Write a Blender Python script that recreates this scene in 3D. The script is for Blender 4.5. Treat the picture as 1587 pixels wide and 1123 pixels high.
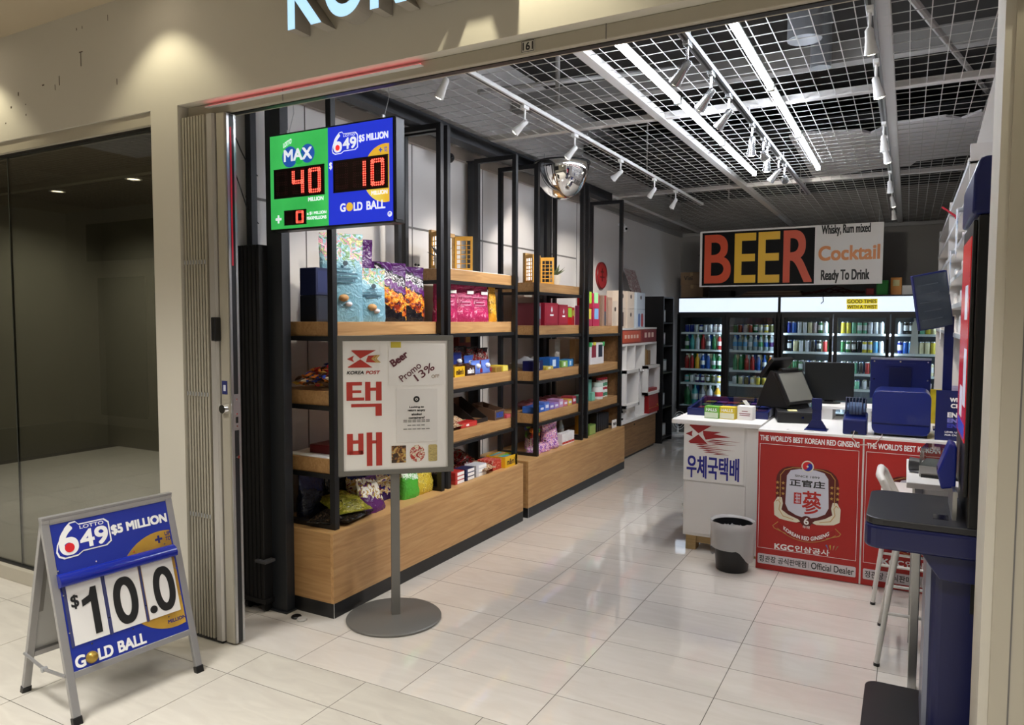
import bpy, bmesh, math, random
from mathutils import Vector, Matrix
SC = bpy.context.scene
COL = SC.collection
for o in list(bpy.data.objects):
    bpy.data.objects.remove(o)
R = math.radians
rnd = random.Random(7)

# ------------------------------------------------------------------ camera
cam_d = bpy.data.cameras.new('camera')
cam = bpy.data.objects.new('camera', cam_d)
COL.objects.link(cam)
_yaw, _pitch, _roll = R(-28.4142), R(-3.3454), R(0.154)
_f = Vector((math.sin(_yaw) * math.cos(_pitch), math.cos(_yaw) * math.cos(_pitch), math.sin(_pitch)))
_r0 = Vector((math.cos(_yaw), -math.sin(_yaw), 0))
_u0 = _r0.cross(_f)
_r = _r0 * math.cos(_roll) + _u0 * math.sin(_roll)
_u = _u0 * math.cos(_roll) - _r0 * math.sin(_roll)
cam.matrix_world = Matrix(((_r.x, _u.x, -_f.x, 2.4762), (_r.y, _u.y, -_f.y, -2.7512), (_r.z, _u.z, -_f.z, 1.5961), (0, 0, 0, 1)))
cam_d.sensor_width = 36.0
cam_d.lens = 1132.607 / 1587 * 36
cam_d.clip_start = 0.02
SC.camera = cam

# ------------------------------------------------------------------ world, exposure
w = bpy.data.worlds.new('mall_ambient')
SC.world = w
w.use_nodes = True
w.node_tree.nodes['Background'].inputs[0].default_value = (0.86, 0.85, 0.83, 1)
w.node_tree.nodes['Background'].inputs[1].default_value = 0.26
SC.view_settings.view_transform = 'Standard'
SC.view_settings.look = 'None'
SC.view_settings.gamma = 1
SC.view_settings.use_curve_mapping = False
SC.view_settings.exposure = 0.62
MALL_POWER = 36      # added fill lamps under the mall ceiling
TUBE = 46            # shop LED tubes
SPOT = 1.7           # multiplier on the track heads

def lamp_area(name, loc, sx, sy, power, col=(1, 1, 1), rot=(0, 0, 0)):
    l = bpy.data.lights.new(name, 'AREA')
    l.shape = 'RECTANGLE'; l.size = sx; l.size_y = sy; l.energy = power; l.color = col
    o = bpy.data.objects.new(name, l); COL.objects.link(o)
    o.location = loc; o.rotation_euler = rot
    return o

def lamp_spot(name, loc, target, power, angle, blend=.4, col=(1, .95, .88), rad=.025, parent=None):
    l = bpy.data.lights.new(name, 'SPOT')
    l.energy = power; l.spot_size = R(angle); l.spot_blend = blend; l.color = col; l.shadow_soft_size = rad
    o = bpy.data.objects.new(name, l); COL.objects.link(o)
    o.location = loc
    d = Vector(target) - Vector(loc)
    o.rotation_euler = d.to_track_quat('-Z', 'Y').to_euler()
    return o

# fill lamps added for general corridor light (their housings are built further down)
MALL_FILL = [(-3.6, -2.2), (-0.6, -2.2), (2.4, -2.2)]
for i, (x, y) in enumerate(MALL_FILL):
    lamp_area('mall_panel_light', (x, y, 3.17), 1.15, .55, MALL_POWER, (1, .975, .93)).data.spread = R(105)

# ------------------------------------------------------------------ materials
def lin(h):
    if isinstance(h, (tuple, list)):
        return (h[0], h[1], h[2], 1)
    h = h.lstrip('#')
    c = [int(h[i:i + 2], 16) / 255 for i in (0, 2, 4)]
    return tuple((x / 12.92 if x <= .04045 else ((x + .055) / 1.055) ** 2.4) for x in c) + (1,)

MATS = {}
def M(name, col='#888888', rough=.5, metal=0., spec=.5, emit=None, estr=1., noise=0., nscale=30., bump=0., bscale=80., coat=0.):
    if name in MATS:
        return MATS[name]
    m = bpy.data.materials.new(name)
    m.use_nodes = True
    nt = m.node_tree; b = nt.nodes['Principled BSDF']
    c = lin(col)
    b.inputs['Base Color'].default_value = c
    b.inputs['Roughness'].default_value = rough
    b.inputs['Metallic'].default_value = metal
    b.inputs['Specular IOR Level'].default_value = spec
    if coat:
        b.inputs['Coat Weight'].default_value = coat
        b.inputs['Coat Roughness'].default_value = .06
    if emit:
        b.inputs['Emission Color'].default_value = lin(emit)
        b.inputs['Emission Strength'].default_value = estr
    if noise or bump:
        tc = nt.nodes.new('ShaderNodeTexCoord')
        if noise:
            n = nt.nodes.new('ShaderNodeTexNoise'); n.inputs['Scale'].default_value = nscale; n.inputs['Detail'].default_value = 5
            nt.links.new(tc.outputs['Object'], n.inputs['Vector'])
            mx = nt.nodes.new('ShaderNodeMix'); mx.data_type = 'RGBA'
            lo = [max(0, x * (1 - noise)) for x in c[:3]]; hi = [min(1, x * (1 + noise)) for x in c[:3]]
            mx.inputs[6].default_value = (*lo, 1); mx.inputs[7].default_value = (*hi, 1)
            nt.links.new(n.outputs['Fac'], mx.inputs[0]); nt.links.new(mx.outputs[2], b.inputs['Base Color'])
        if bump:
            n2 = nt.nodes.new('ShaderNodeTexNoise'); n2.inputs['Scale'].default_value = bscale
            nt.links.new(tc.outputs['Object'], n2.inputs['Vector'])
            bp = nt.nodes.new('ShaderNodeBump'); bp.inputs['Strength'].default_value = bump; bp.inputs['Distance'].default_value = .01
            nt.links.new(n2.outputs['Fac'], bp.inputs['Height']); nt.links.new(bp.outputs['Normal'], b.inputs['Normal'])
    MATS[name] = m
    return m

def ramp_mat(name, stops, vec_scale=(1, 1, 1), nscale=6., distort=1.5, rough=.4, tex='noise', interp='LINEAR', bump=0., coat=0., metal=0.):
    """noise/wave driven colour ramp in object space"""
    if name in MATS:
        return MATS[name]
    m = bpy.data.materials.new(name); m.use_nodes = True
    nt = m.node_tree; b = nt.nodes['Principled BSDF']; b.inputs['Roughness'].default_value = rough
    b.inputs['Metallic'].default_value = metal
    if coat:
        b.inputs['Coat Weight'].default_value = coat
    tc = nt.nodes.new('ShaderNodeTexCoord'); mp = nt.nodes.new('ShaderNodeMapping')
    mp.inputs['Scale'].default_value = vec_scale
    nt.links.new(tc.outputs['Object'], mp.inputs['Vector'])
    n = nt.nodes.new('ShaderNodeTexNoise'); n.inputs['Scale'].default_value = nscale; n.inputs['Detail'].default_value = 6; n.inputs['Distortion'].default_value = distort
    nt.links.new(mp.outputs['Vector'], n.inputs['Vector'])
    cr = nt.nodes.new('ShaderNodeValToRGB'); cr.color_ramp.interpolation = interp
    el = cr.color_ramp.elements
    el[0].position = stops[0][0]; el[0].color = lin(stops[0][1])
    el[1].position = stops[-1][0]; el[1].color = lin(stops[-1][1])
    for p, c in stops[1:-1]:
        e = el.new(p); e.color = lin(c)
    nt.links.new(n.outputs['Fac'], cr.inputs['Fac']); nt.links.new(cr.outputs['Color'], b.inputs['Base Color'])
    if bump:
        bp = nt.nodes.new('ShaderNodeBump'); bp.inputs['Strength'].default_value = bump; bp.inputs['Distance'].default_value = .005
        nt.links.new(n.outputs['Fac'], bp.inputs['Height']); nt.links.new(bp.outputs['Normal'], b.inputs['Normal'])
    MATS[name] = m
    return m

def bag_mat(name, bands, blotch=None, rough=.28, nscale=14., zs=1.0, slope=.25, more=()):
    """printed film: wavy colour bands up the bag (local z / zs in 0..1) with patches of printed food blotches.
    bands: [(z, colour)...]; blotch / more: (z0, z1, [(pos, colour)...])"""
    if name in MATS:
        return MATS[name]
    m = bpy.data.materials.new(name); m.use_nodes = True
    nt = m.node_tree; L = nt.links.new; b = nt.nodes['Principled BSDF']; b.inputs['Roughness'].default_value = rough
    def math_(op, a, b_=None, c_=None):
        n = nt.nodes.new('ShaderNodeMath'); n.operation = op
        for i, v in enumerate((a, b_, c_)):
            if v is None:
                continue
            if isinstance(v, (int, float)):
                n.inputs[i].default_value = v
            else:
                L(v, n.inputs[i])
        return n.outputs[0]
    def noise(sc, det, dist):
        n = nt.nodes.new('ShaderNodeTexNoise'); n.inputs['Scale'].default_value = sc; n.inputs['Detail'].default_value = det; n.inputs['Distortion'].default_value = dist
        L(tc.outputs['Object'], n.inputs['Vector']); return n.outputs['Fac']
    def ramp(fac, st):
        c = nt.nodes.new('ShaderNodeValToRGB'); c.color_ramp.interpolation = 'CONSTANT'; e = c.color_ramp.elements
        e[0].position = 0; e[0].color = lin(st[0][1]); e[1].position = min(.999, st[-1][0]); e[1].color = lin(st[-1][1])
        for p, q in st[1:-1]:
            x = e.new(p); x.color = lin(q)
        L(fac, c.inputs['Fac']); return c.outputs['Color']
    tc = nt.nodes.new('ShaderNodeTexCoord'); sx = nt.nodes.new('ShaderNodeSeparateXYZ')
    L(tc.outputs['Object'], sx.inputs[0])
    zz_ = math_('DIVIDE', math_('MULTIPLY_ADD', sx.outputs['X'], slope, sx.outputs['Z']), zs)
    wob = math_('ADD', math_('MULTIPLY_ADD', noise(nscale * .8, 4, 1.5), .3, zz_), -.15)
    out = ramp(wob, bands)
    for k, (z0, z1, st) in enumerate(([blotch] if blotch else []) + list(more)):
        col = ramp(noise(nscale * (1.7 + .9 * k), 2, .8), st)
        mu = math_('MULTIPLY', math_('GREATER_THAN', wob, z0), math_('LESS_THAN', wob, z1))
        mx = nt.nodes.new('ShaderNodeMix'); mx.data_type = 'RGBA'
        L(mu, mx.inputs[0]); L(out, mx.inputs[6]); L(col, mx.inputs[7]); out = mx.outputs[2]
    L(out, b.inputs['Base Color'])
    bp = nt.nodes.new('ShaderNodeBump'); bp.inputs['Strength'].default_value = .55; bp.inputs['Distance'].default_value = .02
    L(noise(22, 2, 2), bp.inputs['Height']); L(bp.outputs['Normal'], b.inputs['Normal'])
    MATS[name] = m
    return m

def glass_mat(name, tint='#ffffff', refl=1.0, f0=.04):
    if name in MATS:
        return MATS[name]
    m = bpy.data.materials.new(name); m.use_nodes = True
    nt = m.node_tree; nt.nodes.clear()
    out = nt.nodes.new('ShaderNodeOutputMaterial'); tr = nt.nodes.new('ShaderNodeBsdfTransparent'); gl = nt.nodes.new('ShaderNodeBsdfGlossy')
    gl.inputs['Roughness'].default_value = 0.0
    tr.inputs['Color'].default_value = lin(tint)
    fr = nt.nodes.new('ShaderNodeFresnel'); fr.inputs['IOR'].default_value = 1.52
    # thin sheet: both faces reflect like the outer one (no total internal reflection on the way out)
    ge = nt.nodes.new('ShaderNodeNewGeometry'); io = nt.nodes.new('ShaderNodeMapRange')
    io.inputs[3].default_value = 1.52; io.inputs[4].default_value = 1 / 1.52
    nt.links.new(ge.outputs['Backfacing'], io.inputs[0]); nt.links.new(io.outputs[0], fr.inputs['IOR'])
    mu = nt.nodes.new('ShaderNodeMath'); mu.operation = 'MULTIPLY'; mu.inputs[1].default_value = refl; mu.use_clamp = True
    nt.links.new(fr.outputs[0], mu.inputs[0])
    mx = nt.nodes.new('ShaderNodeMixShader')
    nt.links.new(mu.outputs[0], mx.inputs[0]); nt.links.new(tr.outputs[0], mx.inputs[1]); nt.links.new(gl.outputs[0], mx.inputs[2])
    nt.links.new(mx.outputs[0], out.inputs[0])
    MATS[name] = m
    return m

def wood_mat(name, dark, mid, light, axis='y', rough=.45):
    sc = {'y': (30, 1.6, 22), 'x': (1.6, 30, 22), 'z': (30, 30, 1.6)}[axis]
    return ramp_mat(name, [(.25, dark), (.5, mid), (.78, light)], sc, 1.6, 1.1, rough, bump=.06)

OAK = wood_mat('oak_laminate', '#a0764a', '#b68b5a', '#c69e6c', 'y')
OAKX = wood_mat('oak_laminate_end', '#966d42', '#a98152', '#ba9262', 'x')
OAKD = wood_mat('oak_dark', '#6d5034', '#86643f', '#967450', 'y')
BLK = M('black_steel', '#141416', .42, 0, .5)
CHAR = M('charcoal_steel', '#23262b', .45)
WHT = M('white_laminate', '#e8e6e4', .35)
WPAINT = M('white_wall_paint', '#cdc9c6', .8, noise=.03, nscale=3)
GPAINT = M('grey_wall_paint', '#8d8985', .85, noise=.03, nscale=3)
BEIGE = M('beige_wall_paint', '#cbc6ba', .75, noise=.03, nscale=2)
BEIGEM = M('beige_metal', '#b3ac9c', .45, 0, .5)
ALU = M('brushed_aluminium', '#b9b9b8', .32, .9)
CHROME = M('chrome', '#e8e8e8', .06, 1.)
NAVY = M('navy_plastic', '#0f1a58', .3, 0, .5, noise=.05, nscale=4)
NAVYD = M('dark_navy_metal', '#0e1540', .38)
BPLA = M('black_plastic', '#0d0d0f', .4)
BGLOSS = M('black_gloss', '#050506', .12)
WTXT = M('white_print', '#f4f4f4', .5)
KTXT = M('black_print', '#121212', .55)
PAPER = M('white_paper', '#efedea', .7)
GALV = M('galvanised_steel', '#b4b6b8', .42, .55, noise=.1, nscale=12)

# ------------------------------------------------------------------ mesh helpers
class MB:
    def __init__(s):
        s.v = []; s.f = []; s.mi = []; s.cur = 0; s.xf = None
    def slot(s, i):
        s.cur = i; return s
    def _add(s, vs, fs):
        b = len(s.v)
        for p in vs:
            p = Vector(p)
            s.v.append(tuple(s.xf @ p) if s.xf else tuple(p))
        for q in fs:
            s.f.append(tuple(i + b for i in q)); s.mi.append(s.cur)
        return s
    def box(s, x0, x1, y0, y1, z0, z1):
        return s._add([(x0, y0, z0), (x1, y0, z0), (x1, y1, z0), (x0, y1, z0), (x0, y0, z1), (x1, y0, z1), (x1, y1, z1), (x0, y1, z1)],
                      [(0, 3, 2, 1), (4, 5, 6, 7), (0, 1, 5, 4), (1, 2, 6, 5), (2, 3, 7, 6), (3, 0, 4, 7)])
    def cyl(s, p0, p1, r0, r1=None, n=12, caps=True):
        r1 = r0 if r1 is None else r1
        p0 = Vector(p0); p1 = Vector(p1); d = (p1 - p0).normalized()
        a = Vector((0, 0, 1)) if abs(d.z) < .9 else Vector((1, 0, 0))
        e1 = d.cross(a).normalized(); e2 = d.cross(e1)
        vs = []
        for p, r in ((p0, r0), (p1, r1)):
            for i in range(n):
                t = 2 * math.pi * i / n
                vs.append(p + e1 * (r * math.cos(t)) + e2 * (r * math.sin(t)))
        fs = [(i, (i + 1) % n, n + (i + 1) % n, n + i) for i in range(n)]
        if caps:
            fs += [tuple(range(n - 1, -1, -1)), tuple(range(n, 2 * n))]
        return s._add(vs, fs)
    def tube(s, pts, r, n=8):
        pts = [Vector(p) for p in pts]
        vs = []; fs = []
        prev = None
        for k, p in enumerate(pts):
            d = (pts[min(k + 1, len(pts) - 1)] - pts[max(k - 1, 0)]).normalized()
            if prev is None:
                a = Vector((0, 0, 1)) if abs(d.z) < .9 else Vector((1, 0, 0))
                e1 = d.cross(a).normalized()
            else:
                e1 = (prev - d * prev.dot(d)).normalized()
            prev = e1; e2 = d.cross(e1)
            for i in range(n):
                t = 2 * math.pi * i / n
                vs.append(p + e1 * (r * math.cos(t)) + e2 * (r * math.sin(t)))
        for k in range(len(pts) - 1):
            for i in range(n):
                fs.append((k * n + i, k * n + (i + 1) % n, (k + 1) * n + (i + 1) % n, (k + 1) * n + i))
        fs.append(tuple(range(n - 1, -1, -1))); m = (len(pts) - 1) * n
        fs.append(tuple(range(m, m + n)))
        return s._add(vs, fs)
    def lathe(s, prof, n=16, c=(0, 0, 0), mats=None, capb=True, capt=True):
        vs = []; base = s.cur
        for r, z in prof:
            for i in range(n):
                t = 2 * math.pi * i / n
                vs.append((c[0] + r * math.cos(t), c[1] + r * math.sin(t), c[2] + z))
        b = len(s.v); s._add(vs, [])
        for k in range(len(prof) - 1):
            for i in range(n):
                s.f.append((b + k * n + i, b + k * n + (i + 1) % n, b + (k + 1) * n + (i + 1) % n, b + (k + 1) * n + i))
                s.mi.append(mats[k] if mats else base)
        if capb:
            s.f.append(tuple(b + i for i in range(n - 1, -1, -1))); s.mi.append(mats[0] if mats else base)
        if capt:
            m = b + (len(prof) - 1) * n
            s.f.append(tuple(m + i for i in range(n))); s.mi.append(mats[-1] if mats else base)
        return s
    def prism(s, poly, y0, y1):
        """poly in XZ extruded along y"""
        n = len(poly)
        vs = [(x, y0, z) for x, z in poly] + [(x, y1, z) for x, z in poly]
        fs = [tuple(range(n)), tuple(range(2 * n - 1, n - 1, -1))] + [(i, n + i, n + (i + 1) % n, (i + 1) % n) for i in range(n)]
        return s._add(vs, fs)
    def prismz(s, poly, z0, z1):
        n = len(poly)
        vs = [(x, y, z0) for x, y in poly] + [(x, y, z1) for x, y in poly]
        fs = [tuple(range(n - 1, -1, -1)), tuple(range(n, 2 * n))] + [(i, (i + 1) % n, n + (i + 1) % n, n + i) for i in range(n)]
        return s._add(vs, fs)
    def prismx(s, poly, x0, x1):
        """poly in YZ extruded along x"""
        n = len(poly)
        vs = [(x0, y, z) for y, z in poly] + [(x1, y, z) for y, z in poly]
        fs = [tuple(range(n - 1, -1, -1)), tuple(range(n, 2 * n))] + [(i, (i + 1) % n, n + (i + 1) % n, n + i) for i in range(n)]
        return s._add(vs, fs)
    def ball(s, c, r, n=10, m=7, sz=1.):
        vs = [(c[0], c[1], c[2] - r * sz)]
        for j in range(1, m):
            ph = math.pi * j / m
            for i in range(n):
                t = 2 * math.pi * i / n
                vs.append((c[0] + r * math.sin(ph) * math.cos(t), c[1] + r * math.sin(ph) * math.sin(t), c[2] - r * sz * math.cos(ph)))
        vs.append((c[0], c[1], c[2] + r * sz))
        fs = [(0, 1 + (i + 1) % n, 1 + i) for i in range(n)]
        for j in range(m - 2):
            for i in range(n):
                a = 1 + j * n
                fs.append((a + i, a + (i + 1) % n, a + n + (i + 1) % n, a + n + i))
        l = len(vs) - 1; a = 1 + (m - 2) * n
        fs += [(l, a + i, a + (i + 1) % n) for i in range(n)]
        return s._add(vs, fs)
    def mesh(s, name, mats, smooth=False, bevel=0, seg=2):
        me = bpy.data.meshes.new(name)
        me.from_pydata(s.v, [], s.f)
        if not isinstance(mats, (list, tuple)):
            mats = [mats]
        for m in mats:
            me.materials.append(m)
        if len(mats) > 1:
            me.polygons.foreach_set('material_index', s.mi)
        bm = bmesh.new(); bm.from_mesh(me)
        bmesh.ops.recalc_face_normals(bm, faces=bm.faces)
        if bevel:
            es = [e for e in bm.edges if len(e.link_faces) == 2 and e.calc_face_angle(0) > .5]
            bmesh.ops.bevel(bm, geom=es, offset=bevel, segments=seg, affect='EDGES', profile=.5)
        if smooth:
            for f in bm.faces:
                f.smooth = True
            for e in bm.edges:
                if len(e.link_faces) == 2 and e.calc_face_angle(0) > .7:
                    e.smooth = False
        bm.to_mesh(me); bm.free()
        return me

def link(name, me, parent=None, loc=None, rz=None, rot=None):
    o = bpy.data.objects.new(name, me)
    COL.objects.link(o)
    if parent is not None:
        o.parent = parent
    if loc is not None:
        o.location = loc
    if rz is not None:
        o.rotation_euler = (0, 0, rz)
    if rot is not None:
        o.rotation_euler = rot
    return o

def P(name, mb, mat, parent=None, smooth=False, bevel=0, label=None, loc=None, rot=None, seg=2):
    o = link(name, mb.mesh(name, mat, smooth, bevel, seg), parent, loc, None, rot)
    if label:
        o['label'] = label
    return o

def tag(o, label, cat, group=None):
    o['label'] = label; o['category'] = cat
    if group:
        o['group'] = group
    return o

def thing(name, label, cat, loc=(0, 0, 0), rz=0, group=None):
    o = bpy.data.objects.new(name, None)
    o.empty_display_size = .05
    COL.objects.link(o)
    o.location = loc; o.rotation_euler = (0, 0, rz)
    return tag(o, label, cat, group)

def solo(name, mb, mat, label, cat, loc=(0, 0, 0), rz=0, group=None, smooth=False, bevel=0):
    o = link(name, mb.mesh(name, mat, smooth, bevel), None, loc, rz)
    return tag(o, label, cat, group)

def struct(name, mb=None, mat=None, parent=None, smooth=False, bevel=0):
    if mb is None:
        o = bpy.data.objects.new(name, None); COL.objects.link(o)
    else:
        o = link(name, mb.mesh(name, mat, smooth, bevel), parent)
    o['kind'] = 'structure'
    return o

def dup(root, loc, rz=None, label=None, group=None):
    r = root.copy(); COL.objects.link(r); r.location = loc
    if rz is not None:
        r.rotation_euler = (0, 0, rz)
    if label:
        r['label'] = label
    if group:
        r['group'] = group
    for ch in list(root.children):
        c = ch.copy(); COL.objects.link(c); c.parent = r
        for g in list(ch.children):
            d = g.copy(); COL.objects.link(d); d.parent = c
    return r

def box(x0, x1, y0, y1, z0, z1):
    return MB().box(x0, x1, y0, y1, z0, z1)

# flat print on a panel: local x right, z up, print facing -y
_fc = bpy.data.curves.new('lettering_source', 'FONT')
_fo = bpy.data.objects.new('lettering_source', _fc)
COL.objects.link(_fo)
_cache = {}
def glyph_mesh(s, off=0.):
    if off:
        _cache.pop(s, None)
    _fc.offset = off
    if s in _cache:
        return _cache[s]
    _fc.body = s; _fc.size = 1
    dg = bpy.context.evaluated_depsgraph_get(); dg.update()
    me = bpy.data.meshes.new_from_object(_fo.evaluated_get(dg))
    vs = [(v.co.x, v.co.y) for v in me.vertices]; fs = [tuple(p.vertices) for p in me.polygons]
    bpy.data.meshes.remove(me)
    xs = [v[0] for v in vs]; ys = [v[1] for v in vs]
    _cache[s] = (vs, fs, min(xs), max(xs), min(ys), max(ys))
    return _cache[s]

YO = 0.   # depth of the print layer, set before a design is laid out
def T(s, parent, mat, x0, x1, z0, z1, y=-.0012, bold=0., slant=0., name='lettering', rise=0., arc=0., turn=0.):
    """text fitted into the box x0..x1, z0..z1 of a panel; bold = extra stroke in metres; rise = tilt of the baseline"""
    vs, fs, a, b, c, d = glyph_mesh(s)
    bold *= .5; y += YO; ct, st_ = math.cos(R(turn)), math.sin(R(turn))
    kx = (x1 - x0 - bold) / max(b - a, 1e-6); kz = (z1 - z0 - bold) / max(d - c, 1e-6)
    V = []; F = []
    sh = [(0, 0)]
    if bold:
        sh = [(-.5, -.5), (.5, -.5), (.5, .5), (-.5, .5), (0, -.5), (0, .5), (-.5, 0), (.5, 0)]
    for q, (sx, sz) in enumerate(sh):
        o = len(V)
        for vx, vy in vs:
            x = x0 + bold / 2 + (vx - a) * kx + sx * bold; z = z0 + bold / 2 + (vy - c) * kz + sz * bold
            x += slant * (z - z0)
            t = (x - x0) / (x1 - x0)
            z += rise * t + arc * (2 * t - 1) ** 2
            if turn:
                x, z = x0 + (x - x0) * ct - (z - z0) * st_, z0 + (x - x0) * st_ + (z - z0) * ct
            V.append((x, y - q * .00002, z))
        F += [tuple(i + o for i in f) for f in fs]
    me = bpy.data.meshes.new(name); me.from_pydata(V, [], F); me.materials.append(mat)
    return link(name, me, parent)

def flat(poly, mat, parent, name='print', y=-.001, t=.0006, label=None):
    y += YO
    o = link(name, MB().prism(poly, y - t, y).mesh(name, mat), parent)
    if label:
        o['label'] = label
    return o

def rect(x0, x1, z0, z1):
    return [(x0, z0), (x1, z0), (x1, z1), (x0, z1)]

def disc(cx, cz, r, n=28, a0=0, a1=360, rz=None):
    rz = r if rz is None else rz
    full = abs(a1 - a0) >= 360
    k = n if full else n + 1
    return [(cx + r * math.cos(R(a0 + (a1 - a0) * i / n)), cz + rz * math.sin(R(a0 + (a1 - a0) * i / n))) for i in range(k)]

def rrect(x0, x1, z0, z1, r, n=5):
    out = []
    for cx, cz, a in ((x1 - r, z1 - r, 0), (x0 + r, z1 - r, 90), (x0 + r, z0 + r, 180), (x1 - r, z0 + r, 270)):
        out += [(cx + r * math.cos(R(a + 90 * i / n)), cz + r * math.sin(R(a + 90 * i / n))) for i in range(n + 1)]
    return out

def strip(pts, wd, mat, parent, name='line', y=-.0014, t=.0004):
    """a printed line along points (x,z)"""
    y += YO
    mb = MB()
    for (xa, za), (xb, zb) in zip(pts, pts[1:]):
        l = math.hypot(xb - xa, zb - za) or 1e-6
        nx, nz = -(zb - za) / l * wd / 2, (xb - xa) / l * wd / 2
        ex, ez = (xb - xa) / l * wd / 2, (zb - za) / l * wd / 2
        mb.prism([(xa - ex + nx, za - ez + nz), (xa - ex - nx, za - ez - nz), (xb + ex - nx, zb + ez - nz), (xb + ex + nx, zb + ez + nz)], y - t, y)
    return P(name, mb, mat, parent)
# ================================================================== the setting
ZC = 2.95          # mesh ceiling of the shop
XL, XR, YB = -.72, 3.05, 8.74
YF = -.36          # face of the storefront

def tile_material(name, cols, rough, spec, coat):
    m = bpy.data.materials.new(name); m.use_nodes = True
    nt = m.node_tree; L = nt.links.new; b = nt.nodes['Principled BSDF']
    b.inputs['Roughness'].default_value = rough; b.inputs['Specular IOR Level'].default_value = spec
    b.inputs['Coat Weight'].default_value = coat; b.inputs['Coat Roughness'].default_value = .02
    tc = nt.nodes.new('ShaderNodeTexCoord'); oi = nt.nodes.new('ShaderNodeObjectInfo')
    ad = nt.nodes.new('ShaderNodeVectorMath'); ad.operation = 'MULTIPLY_ADD'
    ad.inputs[1].default_value = (1, 1, 1)
    cmb = nt.nodes.new('ShaderNodeCombineXYZ')
    mu = nt.nodes.new('ShaderNodeMath'); mu.operation = 'MULTIPLY'; mu.inputs[1].default_value = 40
    L(oi.outputs['Random'], mu.inputs[0]); L(mu.outputs[0], cmb.inputs[0]); L(mu.outputs[0], cmb.inputs[1])
    L(tc.outputs['Object'], ad.inputs[0]); L(cmb.outputs[0], ad.inputs[2])
    mp = nt.nodes.new('ShaderNodeMapping'); mp.inputs['Rotation'].default_value = (0, 0, R(35)); mp.inputs['Scale'].default_value = (2.2, 9, 1)
    L(ad.outputs[0], mp.inputs[0])
    n = nt.nodes.new('ShaderNodeTexNoise'); n.inputs['Scale'].default_value = 1.6; n.inputs['Detail'].default_value = 7; n.inputs['Distortion'].default_value = 1.2
    L(mp.outputs[0], n.inputs['Vector'])
    cr = nt.nodes.new('ShaderNodeValToRGB'); el = cr.color_ramp.elements
    el[0].position = .3; el[0].color = lin(cols[0]); el[1].position = .75; el[1].color = lin(cols[1])
    L(n.outputs['Fac'], cr.inputs[0])
    hs = nt.nodes.new('ShaderNodeHueSaturation')
    m2 = nt.nodes.new('ShaderNodeMath'); m2.operation = 'MULTIPLY_ADD'; m2.inputs[1].default_value = .06; m2.inputs[2].default_value = .97
    L(oi.outputs['Random'], m2.inputs[0]); L(m2.outputs[0], hs.inputs['Value']); L(cr.outputs[0], hs.inputs['Color'])
    L(hs.outputs[0], b.inputs['Base Color'])
    return m
SHOPTILE = tile_material('polished_porcelain', ('#d9d2c9', '#e1dbd3'), .05, .55, .9)
MALLTILE = tile_material('stone_tile', ('#c0bab0', '#cdc8bd'), .3, .4, .0)
GROUT = M('tile_grout', '#5c5750', .9)

floor = struct('floor', MB().box(-9, 6, -9, 9.2, -.06, -.0009), GROUT)
def tiles(x0, x1, nx, y0, y1, ny, mat, key, gx=.0034):
    """nx by ny tiles covering the rectangle, one shared mesh"""
    w_, d_ = (x1 - x0) / nx, (y1 - y0) / ny
    g = gx / 2
    me = MB().box(-w_ / 2 + g, w_ / 2 - g, -d_ / 2 + g, d_ / 2 - g, -.004, 0).mesh('tile_' + key, mat)
    for i in range(nx):
        for j in range(ny):
            link('tile', me, floor, (x0 + w_ * (i + .5), y0 + d_ * (j + .5), 0))
tiles(-.6, 3.0, 6, -.298, 8.702, 30, SHOPTILE, 'shop')
tiles(XL, -.6, 1, -.298, 8.702, 30, SHOPTILE, 'shop_edge')
mx0 = -.18
tiles(mx0 - .6 * 5, mx0 + .6 * 6, 11, -.537, -.298, 1, MALLTILE, 'mall_half')
tiles(mx0 - .6 * 5, mx0 + .6 * 6, 11, -.537 - .6 * 5, -.537, 5, MALLTILE, 'mall')
# floor of the vacant unit and of the far ends of the corridor: too far or unseen, pattern stays in the material
tiles(-6.2, mx0 - 3.0, 5, -3.537, -.298, 5, MALLTILE, 'mall_far')
tiles(-6.2, -.85, 9, -.298, 2.9, 5, MALLTILE, 'vacant')

# left wall of the shop: white boards with a ledge joint
struct('wall_left', MB().box(-.85, XL, -.3, YB + .1, 0, 3.9), WPAINT)
WL = bpy.data.objects['wall_left']
SEAM = M('wall_seam', '#6f6c69', .8)
P('wall_joint', MB().box(XL, XL + .006, .1, 4.6, 2.255, 2.268), SEAM, WL)
for y in (.55, 1.62, 2.62, 3.62, 4.62):
    P('wall_joint', MB().box(XL, XL + .004, y, y + .005, .0, 2.95), SEAM, WL)
P('wall_ledge', MB().box(XL, XL + .03, .1, 4.6, 2.86, 2.95), M('ledge_paint', '#b9b2ab', .8), WL)
struct('wall_back', MB().box(-.85, 3.3, YB, YB + .12, 0, 3.9), GPAINT)
struct('wall_right', MB().box(XR, XR + .12, -.2, YB + .1, 0, 3.9), GPAINT)
struct('trim_1', MB().box(XL, XL + .04, 4.7, YB, ZC - .06, ZC), M('wall_angle', '#9a9896', .6))
struct('trim_2', MB().box(XR - .04, XR, 0, YB, ZC - .05, ZC), M('wall_angle', '#9a9896', .6))
struct('trim_3', MB().box(XL, XR, YB - .04, YB, ZC - .05, ZC), M('wall_angle', '#9a9896', .6))

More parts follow.
